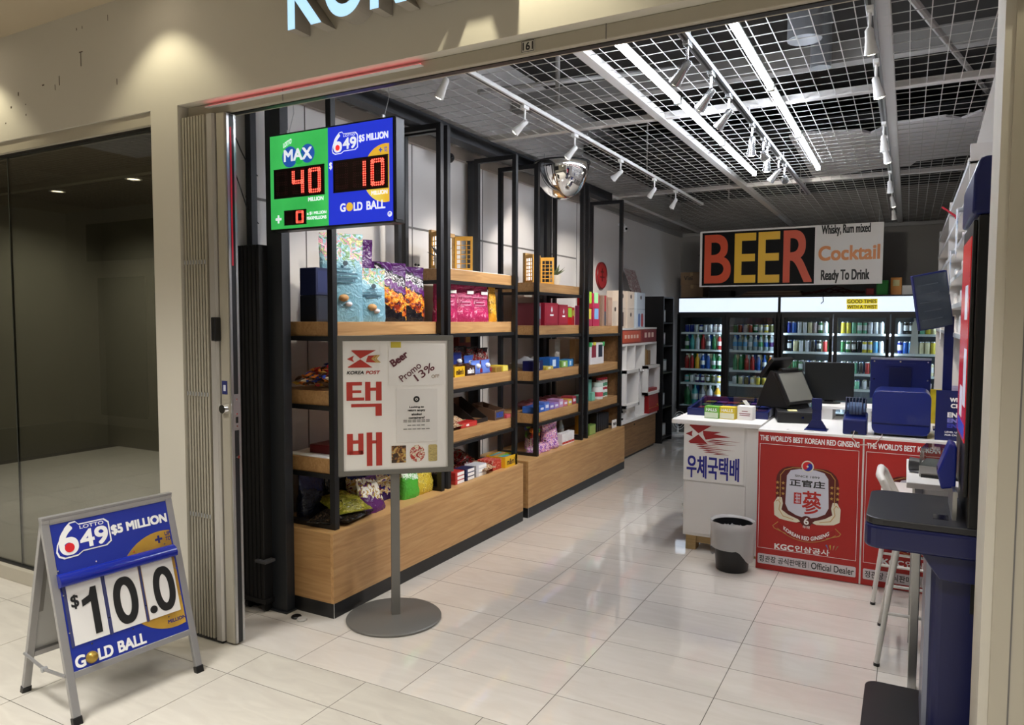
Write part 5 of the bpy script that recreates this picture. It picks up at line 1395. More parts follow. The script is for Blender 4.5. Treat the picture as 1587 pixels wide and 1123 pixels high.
# ================================================================== white cubby cabinet
CX = -.33; CY0, CY1 = 4.72, 6.3
c = thing('cubby_cabinet', 'white cubby display cabinet on an oak base against the left wall', 'cabinet', (0, CY0, 0))
L_ = CY1 - CY0
P('base', MB().box(-.68, CX, 0, L_, .03, .42), OAKD, c, bevel=.002)
P('plinth', MB().box(-.67, CX - .02, .01, L_ - .01, 0, .03), BLK, c)
P('key_lock', MB().cyl((CX, .75, .37), (CX + .006, .75, .37), .01, n=12), BPLA, c)
P('worktop', MB().box(-.69, CX + .02, 0, L_, .42, .45), WHT, c)
P('back_panel', MB().box(-.69, -.68, 0, L_, .45, 1.5), WHT, c)
P('top_board', MB().box(-.68, CX, 0, L_, 1.3, 1.325), WHT, c); P('top_board', MB().box(-.68, CX, 0, L_, 1.485, 1.505), WHT, c)
P('cornice', MB().box(-.6, CX - .005, 0, L_, 1.325, 1.485), M('banner_back', '#8a3a32', .5), c)
for k, (a, b, col) in enumerate(((.33, .95, '#c4563a'), (1.02, L_ - .02, '#8a2c30'))):
    pn = P('banner_print', MB().box(CX - .005, CX - .002, a, b, 1.34, 1.47), M('banner_' + col[1:], col, .45), c)
    for q in range(5 if k == 0 else 3):
        w_ = (b - a) / (6 if k == 0 else 4)
        P('banner_glyph', MB().box(CX - .002, CX - .001, a + w_ * (q + .6), a + w_ * (q + .6) + w_ * .6, 1.385, 1.425 if k == 0 else 1.445), M('banner_cream', '#e6c8b8', .5), c)
for y in (0, .45, .75, 1.1, L_ - .02):
    P('divider', MB().box(-.68, CX, y, y + .02, .45, 1.3), WHT, c)
for (a, b, zz_) in ((.02, .45, 1.02), (.02, .45, .62), (.47, .75, .98), (1.12, L_ - .02, 1.02), (1.12, L_ - .02, .70), (.77, 1.1, .98)):
    P('cubby_shelf', MB().box(-.68, CX, a, b, zz_, zz_ + .02), WHT, c)
for (a, b, z0_, z1_) in ((.3, .78, .60, 1.03), (1.08, L_ + .0, .68, 1.04)):
    for (p, q, r_, s_) in ((a, b, z0_, z0_ + .035), (a, b, z1_ - .035, z1_), (a, a + .035, z0_, z1_), (b - .035, b, z0_, z1_)):
        P('box_frame', MB().box(CX - .02, CX + .05, p, q, r_, s_), WHT, c)
for k, (y, w_, h_, zz_, lb) in enumerate(((4.9, .16, .3, 1.505, 'pale upright box with red print on the cabinet top, nearest'), (5.14, .2, .22, 1.505, 'pale box, lower left of the cream boxes on the cabinet'), (5.14, .2, .2, 1.727, 'pale box, upper left of the cream boxes on the cabinet'), (5.42, .24, .22, 1.505, 'pale box, lower middle of the cream boxes on the cabinet'), (5.42, .24, .2, 1.727, 'pale box, upper middle of the cream boxes on the cabinet'), (5.78, .32, .22, 1.505, 'white box with a blue and a red shape on the cabinet'), (5.78, .32, .2, 1.727, 'bluish white box stacked on the box with coloured shapes'))):
    t = carton('gift_box', lb, 'gift box', -.45, y, zz_, w_, .16, h_, M('cream_carton' if k < 5 else 'frost_carton', '#d8c8b8' if k < 5 else '#c8d4e0', .45), None, group='boxes on the cubby cabinet')
    if k in (1,):
        P('dark_band', MB().box(-.02, .03, -.081, -.08, .02, .18), M('band_dark', '#4a2a24', .45), t)
    elif k == 5:
        for x, col in ((-.06, '#5a7ab8'), (.05, '#b03038')):
            flat(rrect(x - .04, x + .04, .01, .17, .03), M('shape_' + col[1:], col, .45), t, 'shape_print', y=-.0805)
    else:
        flat(disc(0, h_ * .7, .025, 14), M('seal_dark', '#4a3a34', .5), t, 'seal', y=-.0805)
for k, (y, zz_, w_, h_, col, lb) in enumerate(((5.17, .64, .16, .2, '#b88a78', 'pink brown box inside the near white cubby'), (5.98, .72, .14, .22, '#a87868', 'patterned box inside the far white cubby'), (5.94, 1.04, .12, .2, '#a88a5a', 'tan box in the upper far cubby'), (6.1, 1.04, .1, .18, '#8a6a44', 'brown box in the upper far cubby'), (4.95, 1.04, .2, .06, '#3a3a40', 'flat dark box in the upper near cubby'))):
    carton('gift_box', lb, 'gift box', -.42, y, zz_, w_, .12, h_, M('cub_' + col[1:], col, .5), M('cubp_' + col[1:], col, .35))
t = thing('gift_bag', 'red paper bag with gold edge at the far end of the cabinet', 'gift bag', (-.34, 6.1, .45), Q)
P('bag_body', MB().prismx([(-.05, 0), (.05, 0), (.035, .3), (-.035, .3)], -.2, .2), M('bag_red', '#9a1c1e', .4), t)
P('gold_edge', MB().box(-.201, .201, -.0515, -.0505, .06, .064), C_GOLD, t)
P('emblem', MB().cyl((.14, -.047, .08), (.14, -.052, .08), .012, n=12), C_GOLD, t)
for k in range(4):
    t = thing('supplement_jar', 'dark jar with white label, %s from the left on the cabinet ledge' % orden[k], 'jar', (-.4, 4.86 + .11 * k, .45), 0, 'dark jars on the cabinet')
    P('body', MB().lathe([(.04, 0), (.045, .005), (.045, .1), (.034, .115)], 16), BPLA, t, True); P('lid', MB().lathe([(.036, .115), (.036, .14), (.033, .142)], 16), BGLOSS, t, True)
    P('paper_label', MB().lathe([(.0455, .025), (.0455, .085)], 16, capb=False, capt=False), M('jar_label', '#d8d8d8', .4), t, True)
t = thing('wrapped_item', 'clear wrapped narrow item hanging in the middle cubby', 'package', (-.42, 5.6, .452))
P('wrap', MB().lathe([(.03, 0), (.05, .05), (.055, .3), (.03, .48), (.01, .5)], 12), M('clear_white_film', '#b8bcc4', .25), t, True); P('tie', MB().lathe([(.033, .47), (.033, .485)], 12), CAPW, t)
# black phone accessory rack past the cabinet
t = thing('accessory_rack', 'tall black rack of hanging accessories past the white cubbies', 'rack', (-.5, 6.42, 0))
P('side_panel', MB().box(-.18, .22, .0, .02, 0, 1.9), BPLA, t); P('side_panel', MB().box(-.18, .22, .43, .45, 0, 1.9), BPLA, t); P('back_panel', MB().box(-.2, -.18, 0, .45, 0, 1.9), BPLA, t)
for zz_ in (.05, .45, .9, 1.25, 1.55, 1.88):
    P('rack_shelf', MB().box(-.18, .22, .02, .43, zz_, zz_ + .015), BPLA, t)
for k, (x, zz_, c_) in enumerate(((.1, 1.57, '#8a9098'), (.1, 1.27, '#7a8a88'), (.12, .92, '#5a6a6a'), (.1, .47, '#9aa0a8'), (.12, .07, '#b0aca8'))):
    carton('accessory_pack', 'grey accessory pack on the %s shelf of the black rack' % ('top', 'second', 'third', 'fourth', 'bottom')[k], 'packet', -.5 + x, 6.64, zz_, .22, .1, .16, M('acc_' + c_[1:], c_, .35), M('accp', '#c8ccd0', .35))
t = thing('floor_fan', 'small white wire fan on the floor beside the cooler', 'fan', (-.32, 7.3, 0), R(60))
P('base', MB().lathe([(.1, 0), (.1, .02), (.03, .03)], 18), CAPW, t, True); P('stem', MB().cyl((0, 0, .03), (0, 0, .12), .015), CAPW, t)
for r_ in (.05, .09, .125):
    P('guard_ring', MB().tube([(r_ * math.cos(a * .3491), -.03, .2 + r_ * math.sin(a * .3491)) for a in range(19)], .004, 5), CAPW, t)
P('motor', MB().cyl((0, -.03, .2), (0, .06, .2), .035, n=14), CAPW, t, True)
for k in range(3):
    a = k * 2.094
    P('blade', MB().prism([(.02 * math.cos(a), .2 + .02 * math.sin(a)), (.1 * math.cos(a - .35), .2 + .1 * math.sin(a - .35)), (.1 * math.cos(a + .35), .2 + .1 * math.sin(a + .35))], -.024, -.02), M('blade_grey', '#9aa4ac', .4), t)
# things on the left wall and ceiling
t = thing('wall_plaque', 'round red wall plaque behind the far oak unit', 'plaque', (XL + .012, 5.33, 2.118))
P('disc', MB().cyl((-.01, 0, 0), (.012, 0, 0), .155, n=36), M('plaque_red', '#9c1e22', .35), t, True)
P('rim', MB().tube([(.012, .15 * math.cos(a * .1745), .15 * math.sin(a * .1745)) for a in range(37)], .008, 6), M('plaque_rim', '#7a1418', .35), t, True)
P('glyph', MB().box(.012, .015, -.05, .05, .03, .05).box(.012, .015, -.01, .01, -.07, .08).box(.012, .015, -.07, .07, -.03, -.012), M('plaque_dark', '#5c0f14', .4), t)
t = thing('framed_print', 'small leaning paper picture on the wall above the cabinet boxes', 'picture', (-.56, 6.1, 1.93), Q)
P('sheet', MB().prismx([(-.03, 0), (-.025, 0), (.075, .3), (.07, .3)], -.2, .2), ramp_mat('paper_print', [(.4, '#b8b4b0'), (.52, '#8a4a4a'), (.6, '#d8d4d0')], (1, 1, 1), 30, 1), t); P('easel', MB().box(-.01, .01, .05, .06, -.0, .2), BPLA, t)
for k, (x, y, zz_) in enumerate(((-.6, 1.86, 2.83), (XL + .031, 5.95, 2.76))):
    t = thing('security_camera', ['black twin security camera under the steel beam', 'white dome security camera high on the far left wall'][k], 'camera', (x, y, zz_))
    m_ = BPLA if k == 0 else CAPW
    P('mount', MB().box(-.03, .03, -.04, .04, .0, .03), m_, t); P('housing', MB().ball((.03, .03, -.03), .038, 14, 10), m_, t, True); P('lens', MB().ball((.058, .01, -.035), .016, 10, 8), BGLOSS, t, True)
    P('arm', MB().cyl((0, -.02, .0), (.02, -.03, -.045), .012, n=8), m_, t)
t = thing('dome_mirror', 'half dome convex security mirror hanging by the shelf frames', 'mirror', (-.09, 2.86, 2.885))
prof = [(.225 * math.cos(R(a)), -.225 * 1.28 * math.sin(R(a))) for a in range(0, 90, 6)] + [(.004, -.288)]
P('mirror_dome', MB().lathe(prof, 40, capb=False), M('mirror_chrome', '#f2f2f2', .02, 1.), t, True)
P('rim', MB().lathe([(.224, .0), (.236, .002), (.236, .012), (.224, .014)], 40), BPLA, t, True)
P('top_disc', MB().lathe([(.224, .012), (.22, .016)], 40), BPLA, t)
for a in (0, 2.09, 4.19):
    P('chain', MB().cyl((.18 * math.cos(a), .18 * math.sin(a), .014), (.18 * math.cos(a), .18 * math.sin(a), .065), .003, n=6), GALV, t)
# ================================================================== drink coolers at the back
YC = 8.0
LIT = M('cooler_lit_panel', '#eaf4ff', .4, emit='#dcebff', estr=.62)
CLED = M('cooler_led', '#f2f8ff', .4, emit='#e4f0ff', estr=15)
CINT = M('cooler_liner', '#4d565c', .5); CSH = M('cooler_shelf', '#dfe6ea', .4)
CGL = glass_mat('cooler_glass', '#eef4f4', .9)
SHZ = [1.416, 1.16, .875, .667, .335]          # tops of the shelves
SHN = ['top', 'second', 'third', 'fourth', 'bottom']
DOORS = [(-.5, .108, 'leftmost'), (.205, .828, 'second'), (.95, 1.537, 'middle'), (1.642, 2.222, 'fourth'), (2.33, 2.885, 'rightmost')]
def cooler(label, x0, x1, doors):
    t = thing('drink_cooler', label, 'cooler', (x0, YC, 0))
    L_ = x1 - x0; D = .7
    P('back_wall', MB().box(0, L_, D - .03, D, .12, 1.935), CINT, t)
    for a, b in ((0, .03), (L_ - .03, L_)):
        P('side_wall', MB().box(a, b, 0, D - .03, 0, 1.935), BPLA, t)
    P('roof', MB().box(.03, L_ - .03, 0, D - .03, 1.9, 1.935), BPLA, t)
    P('deck', MB().box(.03, L_ - .03, .02, D - .03, .12, .3), CINT, t)
    P('kick_grille', MB().box(.03, L_ - .03, 0, .02, .02, .27), BPLA, t)
    P('header_case', MB().box(.03, L_ - .03, .012, .1, 1.68, 1.9), BPLA, t)
    P('lit_header', MB().box(.016, L_ - .012, -.008, .012, 1.715, 1.915), LIT, t, bevel=.003, label='glowing white header panel')
    for zz_ in SHZ[:4]:
        P('shelf', MB().box(.03, L_ - .03, .09, D - .05, zz_ - .012, zz_), CSH, t)
        P('shelf_front', MB().box(.03, L_ - .03, .082, .09, zz_ - .024, zz_ + .006), M('shelf_strip', '#e8f0f4', .35), t)
    P('shelf', MB().box(.03, L_ - .03, .06, D - .05, SHZ[4] - .03, SHZ[4]), CSH, t)
    for (a, b, nm) in doors:
        a -= x0; b -= x0
        d = P('door', MB().box(a - .045, b + .045, -.0, .045, 1.635, 1.69), BPLA, t, bevel=.002)
        P('door_rail', MB().box(a - .045, b + .045, -.0, .045, .275, .325), BPLA, d)
        P('door_stile', MB().box(a - .045, a, -.0, .045, .325, 1.635), BPLA, d); P('door_stile', MB().box(b, b + .045, -.0, .045, .325, 1.635), BPLA, d)
        P('door_glass', MB().box(a, b, .012, .018, .325, 1.635), CGL, d)
        P('door_handle', MB().box(b + .012, b + .034, -.04, -.022, .75, 1.35).box(b + .016, b + .03, -.022, 0, .77, .79).box(b + .016, b + .03, -.022, 0, 1.31, 1.33), BGLOSS, d)
        for xx in (a - .038, b + .022):
            P('led_strip', MB().box(xx, xx + .016, .05, .07, .34, 1.66), CLED, t)
    P('centre_mullion', MB().box(L_ / 2 - .03, L_ / 2 + .03, .046, .08, .3, 1.68), BPLA, t) if len(doors) == 2 else None
    return t
ck = cooler('two door drink cooler with lit header at the back left', -.535, .885, DOORS[:2])
ck2 = cooler('three door beer cooler with lit header behind the counter', .895, 2.985, DOORS[2:])
YS = M('sticker_yellow', '#e8d82a', .45, emit='#e0c818', estr=.38)  # emission stands in for the header light shining through the sticker
s_ = ck2; YO = -.009
flat(rect(1.744 - .895, 2.115 - .895, 1.818, 1.885), YS, s_, 'sticker'); flat(rect(1.75 - .895, 2.118 - .895, 1.747, 1.812), YS, s_, 'sticker')
T('GOOD TIMES', s_, KTXT, 1.757 - .895, 2.103 - .895, 1.828, 1.876, y=-.002, bold=.004); T('WITH A TWIST', s_, KTXT, 1.757 - .895, 2.11 - .895, 1.757, 1.802, y=-.002, bold=.004)
YO = 0.
# drinks: shared shapes, one object each
ALUM = M('can_end', '#c8ccd0', .25, .8)
def can_mesh(key, r, h):
    return MB().lathe([(r * .82, 0), (r, .008), (r, h * .3), (r * 1.003, h * .301), (r * 1.003, h * .72), (r, h * .721), (r, h - .012), (r * .86, h - .002), (r * .84, h)], 14, mats=[1, 0, 0, 2, 0, 0, 1, 1]).mesh(key, [WHT, ALUM, WHT], True)
CAN = can_mesh('drink_can', .03, .122); TALLC = can_mesh('tall_can', .0295, .165); SLIM = can_mesh('slim_can', .027, .15)
PETB = bottle_mesh('pet_bottle', .032, .225, .012, [CLR, WHT, CAPW]); BIGB = bottle_mesh('big_bottle', .048, .3, .015, [CLR, WHT, CAPW])
dm = lambda c, r=.25: M('drink_' + c[1:], c, r)
CN = {'#1c2c8a': 'deep blue', '#c8ccd4': 'silver', '#d8dce4': 'white', '#b8a8ac': 'grey rose', '#2a6a3a': 'green', '#4aa8a8': 'teal', '#b02a2a': 'red', '#d8782a': 'orange', '#2a5ab0': 'blue', '#3a1c5a': 'purple', '#c8b83a': 'yellow', '#5a5a34': 'olive', '#101218': 'black', '#7ac0a0': 'mint', '#8a3a2a': 'rust', '#d8d0a8': 'cream', '#5a9ad0': 'sky blue', '#3a8a5a': 'emerald', '#e8b02a': 'amber', '#7a7a82': 'grey'}
BL, SI, WH, GR, GN, TE, RE, OR, BU, PU, YE, OL, BK, MI, RU, CR, SK, EM, AM, GY = CN.keys()
ROWS = {  # door -> rows of (shape, colours)
 0: [('c', [BL, BL, SI, BL, WH, WH, GR, GR]), ('b', [GN, TE, SI, RE, GY, GN, RE]), ('b', [RE, RE, AM, BU, BU, EM, GN]), ('c', [TE, WH, PU, PU, OL, OL, YE]), ('B', [GN, TE, GY, WH, AM])],
 1: [('c', [GN, RU, GR, RU, GN, CR, YE, OL]), ('b', [SK, SK, SK, WH, SK, EM, BU, PU]), ('b', [EM, EM, RE, RE, BU, BU, OR]), ('c', [WH, CR, OL, CR, YE, YE, CR]), ('c', [MI, WH, MI, CR, OL, OL, GY])],
 2: [('t', [BL, BU, WH, WH, CR, GR, GN, SI]), ('t', [BK, CR, WH, SI, BK, BK, RE]), ('t', [GN, EM, GN, SI, SI, SI, SI]), ('t', [RE, BU, WH, SI, SI, GY, GY]), ('c', [RE, WH, SI, GY, BU, SI])],
 3: [('t', [YE, YE, MI, MI, MI, SI, SI, SI]), ('t', [GN, GN, BK, BK, YE, YE, SK, SI]), ('t', [SK, BU, MI, BK, RE, SI, GY]), ('c', [WH, WH, MI, SI, GY, WH]), ('c', [SI, GY, WH, SI, SI])],
 4: [('t', [SI, BK, BK, BK, MI, YE, CR, CR]), ('t', [BL, BU, SK, SI, CR, CR, YE, OL]), ('t', [SI, GR, RE, SI, GY, CR, WH]), ('c', [RE, YE, SI, WH, GR, SI]), ('c', [SI, GY, WH, BL, SI])]}
SHAPES = {'c': (CAN, 'can', .0), 't': (TALLC, 'tall can', .0), 'b': (PETB, 'bottle', .0), 'B': (BIGB, 'large bottle', .0), 's': (SLIM, 'slim can', 0)}
PALE = M('drink_label_pale', '#d4d8da', .3)
rr = random.Random(11)
for di, (a, b, nm) in enumerate(DOORS):
    for ri, (sh, cols) in enumerate(ROWS[di]):
        me, kind, _ = SHAPES[sh]
        n = len(cols); st = (b - a - .05) / n
        for k, c_ in enumerate(cols):
            x = a + .03 + st * (k + .5)
            o = link('drink_bottle' if 'bottle' in kind else 'drink_can', me, None, (x, YC + .14 + .012 * rr.random(), SHZ[ri]), rr.random() * 6.28)
            tag(o, '%s %s, %s from left, %s shelf, %s cooler door' % (CN[c_], kind, orden[k], SHN[ri], nm), 'bottle' if 'bottle' in kind else 'can', 'drinks in the coolers')
            for i in range(3):
                o.material_slots[i].link = 'OBJECT'
            if 'bottle' in kind:
                o.material_slots[0].material = dm(c_) if ri == 2 or di == 0 else CLR
                o.material_slots[1].material = PALE if rr.random() < .4 else dm(c_)
                o.material_slots[2].material = CAPW if rr.random() < .6 else dm(c_)
            else:
                o.material_slots[0].material = dm(c_); o.material_slots[1].material = ALUM
                o.material_slots[2].material = PALE if rr.random() < .45 else dm(c_)
# second rank behind the front row: same drinks, seen only as glints between the first
for di, (a, b, nm) in enumerate(DOORS):
    mb = MB()
    for ri, (sh, cols) in enumerate(ROWS[di]):
        n = len(cols); st = (b - a - .05) / n; h = {'c': .12, 't': .163, 'b': .22, 'B': .28}[sh]
        for rk in (1, 2):
            for k, c_ in enumerate(cols):
                x = a + .03 + st * (k + .5); mb.slot((k + ri) % 4)
                mb.lathe([(.026, 0), (.03, .008), (.03, h * .66), (.018, h)], 8, (x, YC + .16 + .09 * rk, SHZ[ri]))
    o = solo('drink_rows', mb, [dm(SI), dm(BU), dm(CR), dm(GN)], 'rows of drinks standing behind the front row, %s cooler door' % nm, 'drinks', smooth=True)
    o['kind'] = 'stuff'
t = thing('paper_sheet', 'white paper sheet taped inside the rightmost cooler door', 'paper', (2.5, YC + .05, 1.17))
P('sheet', MB().prism([(.0, 0), (.1, 0), (.09, .4), (.06, .45), (.03, .4)], 0, .003), PAPER, t); P('tape', MB().box(.04, .07, -.001, 0, .43, .46), M('clear_tape', '#d0d0c8', .3), t)

# ================================================================== BEER banner and the goods on the coolers
t = thing('hanging_banner', 'large hanging banner reading BEER with cocktail text', 'banner', (-.05, 7.3, 2.065))
P('board', MB().box(0, 2.232, 0, .012, -.015, .735), M('banner_white', '#e9e7e6', .5), t)
P('black_field', MB().prism(rect(.03, 1.455, .0, .712), -.0012, 0), M('banner_black', '#0a0a0c', .6, 0, .2), t)
BOR = M('beer_orange', '#d8502a', .45); BYE = M('beer_yellow', '#eebc2c', .45); COR = M('cocktail_orange', '#e08a44', .45)
YO = -.0012
def E_letter(x0, x1, z0, z1):
    w_ = .34 * (x1 - x0); h_ = (z1 - z0)
    for a, b, c, d in ((x0, x0 + w_, z0, z1), (x0 + w_, x1, z0, z0 + h_ * .155), (x0 + w_, x1 - .01, z0 + h_ * .43, z0 + h_ * .58), (x0 + w_, x1, z1 - h_ * .155, z1)):
        flat(rect(a, b, c, d), BYE, t, 'letter_stroke')
T('B', t, BOR, .062, .415, .03, .682, bold=.045); E_letter(.462, .735, .03, .684); E_letter(.766, 1.035, .025, .686); T('R', t, BOR, 1.078, 1.43, .022, .69, bold=.045)
YO = 0.
T('Whisky, Rum mixed', t, KTXT, 1.53, 2.09, .585, .73, bold=.013)
T('Cocktail', t, COR, 1.5, 2.2, .285, .47, bold=.026)
T('Ready To Drink', t, KTXT, 1.535, 2.09, .0, .17, bold=.016)
for x in (.06, 1.1, 2.18):
    P('hanging_wire', MB().cyl((x, .006, .735), (x, .006, ZC - 2.065), .0025, n=5), GALV, t)
def cardboard(label, x, y, z, w_, d_, h_, rz=0, text=None):
    t = thing('cardboard_box', label, 'box', (x, y, z), rz)
    KR = M('kraft_carton', '#7d6349', .7, noise=.08, nscale=8)
    P('carton', MB().box(-w_ / 2, w_ / 2, -d_ / 2, d_ / 2, 0, h_), KR, t, bevel=.003)
    P('tape', MB().box(-.02, .02, -d_ / 2 - .0006, d_ / 2 + .0006, h_ * .72, h_ + .0008), M('parcel_tape', '#9a8058', .4), t)
    if text:
        T(text, t, KTXT, -w_ * .35, w_ * .05, h_ * .35, h_ * .7, y=-d_ / 2 - .001, bold=.004)
    return t
zt = 1.936
cardboard('lower kraft carton on top of the left cooler', -.36, 8.3, zt, .32, .4, .185)
cardboard('upper kraft carton with handwriting on top of the left cooler', -.37, 8.3, zt + .186, .32, .4, .185, 0, 'Vini')
t = thing('cardboard_tray', 'dark open crate on top of the left cooler', 'crate', (.05, 8.22, zt))
for a in (-1, 1):
    P('crate_side', MB().box(-.16, .16, a * .15 - .005, a * .15 + .005, 0, .09), BR3, t); P('crate_end', MB().box(a * .16 - .005, a * .16 + .005, -.145, .145, 0, .09), BR3, t)
P('crate_floor', MB().box(-.155, .155, -.145, .145, 0, .006), BR2, t)
for k in range(7):
    o = solo('board_stack', MB().prism([(-.42 + .02 * k, 0), (.42, 0), (.45 - .015 * k, .011), (-.4 + .02 * k, .011)], -.2, .2), [M('stack_%d' % (k % 3), ('#4a2e22', '#6a4a34', '#8a7a66')[k % 3], .6)], 'flat folded carton, %s from the bottom of the pile on the coolers' % orden[k], 'folded carton', (.75, 8.25, zt + .0115 * k), group='folded cartons')
t = thing('cable_bundle', 'tangled dark red cable bundle drooping over the cooler edge', 'cable', (1.5, 8.1, zt + .02))
rr = random.Random(9)
for k in range(5):
    pts = [(-.42 + .085 * q + rr.random() * .03, (rr.random() - .5) * .1, .0 + .09 * (1 - abs(q - 6) / 6) * rr.random() + .01) for q in range(11)]
    P('cable', MB().tube(pts, .008, 6), M('cable_maroon', '#4a1418', .5), t, True)
P('hook', MB().tube([(-.05, -.09, .0), (-.05, -.125, -.02), (-.04, -.125, -.1), (-.07, -.125, -.13)], .006, 6), BPLA, t, True)
carton('small_box', 'small red tin beside the green box on the cooler', 'box', 2.02, 8.1, zt, .1, .1, .09, M('tin_scarlet', '#9a2228', .4), M('tin_scarlet_p', '#c84a4c', .4), rz=0)
carton('small_box', 'bright green box on top of the right cooler', 'box', 2.165, 8.1, zt, .14, .1, .19, M('vivid_green', '#3aa648', .45), M('vivid_green_p', '#44b254', .45), rz=0)
carton('small_box', 'orange box with pale picture on top of the right cooler', 'box', 2.325, 8.1, zt, .13, .1, .225, M('vivid_orange', '#e0922e', .45), M('vivid_orange_p', '#d8cc8a', .45), rz=0, ph=(.2, .8, .5, .85))
carton('small_box', 'white box on top of the right cooler', 'box', 2.46, 8.1, zt, .13, .1, .12, WHT, PAPER, rz=0)
solo('wall_cable', MB().tube([(-.3, 8.72, 2.93), (-.3, 8.715, 2.7), (-.42, 8.71, 2.6), (-.3, 8.71, 2.55), (-.26, 8.71, 2.7), (-.3, 8.71, 2.5), (-.3, 8.7, 2.2), (-.3, 8.7, 1.9)], .012, 6), M('cable_grey', '#55524f', .6), 'grey looped cable running down the back wall to the coolers', 'cable', smooth=True)

# ================================================================== service counter
c = thing('white_counter', 'white counter unit with a Korean parcel notice on its front', 'counter', (1.13, 2.26, 0))
P('body', MB().box(0, .518, 0, .75, .1, .88), WHT, c, bevel=.003)
P('front_panel', MB().box(.015, .42, -.006, 0, .12, .48), WHT, c, bevel=.002)
P('side_strip', MB().box(.425, .5, -.008, 0, .02, .875), WHT, c, bevel=.002)
P('worktop', MB().box(-.082, .518, -.03, .8, .88, .912), WHT, c, bevel=.004)
PW = wood_mat('pallet_wood', '#8a7048', '#a58a5c', '#b89c6c', 'x')
P('foot_block', MB().box(.02, .09, .005, .1, 0, .1), PW, c); P('foot_rail', MB().box(.09, .42, .02, .06, .05, .1), PW, c); P('foot_block', MB().box(.42, .5, .005, .1, 0, .1), PW, c)
P('foot_block', MB().box(.02, .09, .6, .7, 0, .1), PW, c); P('foot_block', MB().box(.42, .5, .6, .7, 0, .1), PW, c)
for z0_, z1_ in ((.22, .24), (.3, .32)):
    P('hinge', MB().box(-.012, .0, .01, .03, z0_, z1_), ALU, c)
t = thing('parcel_notice', 'white notice with red swallow and blue Korean letters on the counter', 'notice', (1.13, 2.2518, .49))
P('sheet', MB().box(0, .408, 0, .0015, 0, .392), PAPER, t)
DR = M('swallow_red', '#9e1c22', .5); DB = M('korean_blue', '#1c1c8c', .5)
k_ = lambda pts: [(a, b) for a, b in pts]
flat([(.036, .383), (.045, .388), (.189, .388), (.10, .33)], DR, t, 'wing'); flat([(.10, .322), (.165, .26), (.045, .258), (.032, .27)], DR, t, 'wing')
flat([(.012, .322), (.06, .346), (.055, .322), (.06, .305)], DR, t, 'head'); flat([(.13, .35), (.255, .348), (.205, .332), (.315, .318), (.22, .306), (.15, .29), (.135, .32)], DR, t, 'tail')
for k, (a, b, zz_) in enumerate(((.17, .382, .286), (.15, .33, .274), (.19, .36, .262), (.08, .24, .25), (.09, .25, .238), (.1, .346, .226), (.13, .27, .214), (.14, .29, .202), (.2, .31, .193))):
    flat([(a, zz_), (b, zz_ + .002), (a + .03, zz_ + .008)], DR, t, 'feather_line')
T('우체국택배', t, DB, .022, .378, .02, .178, bold=.011)
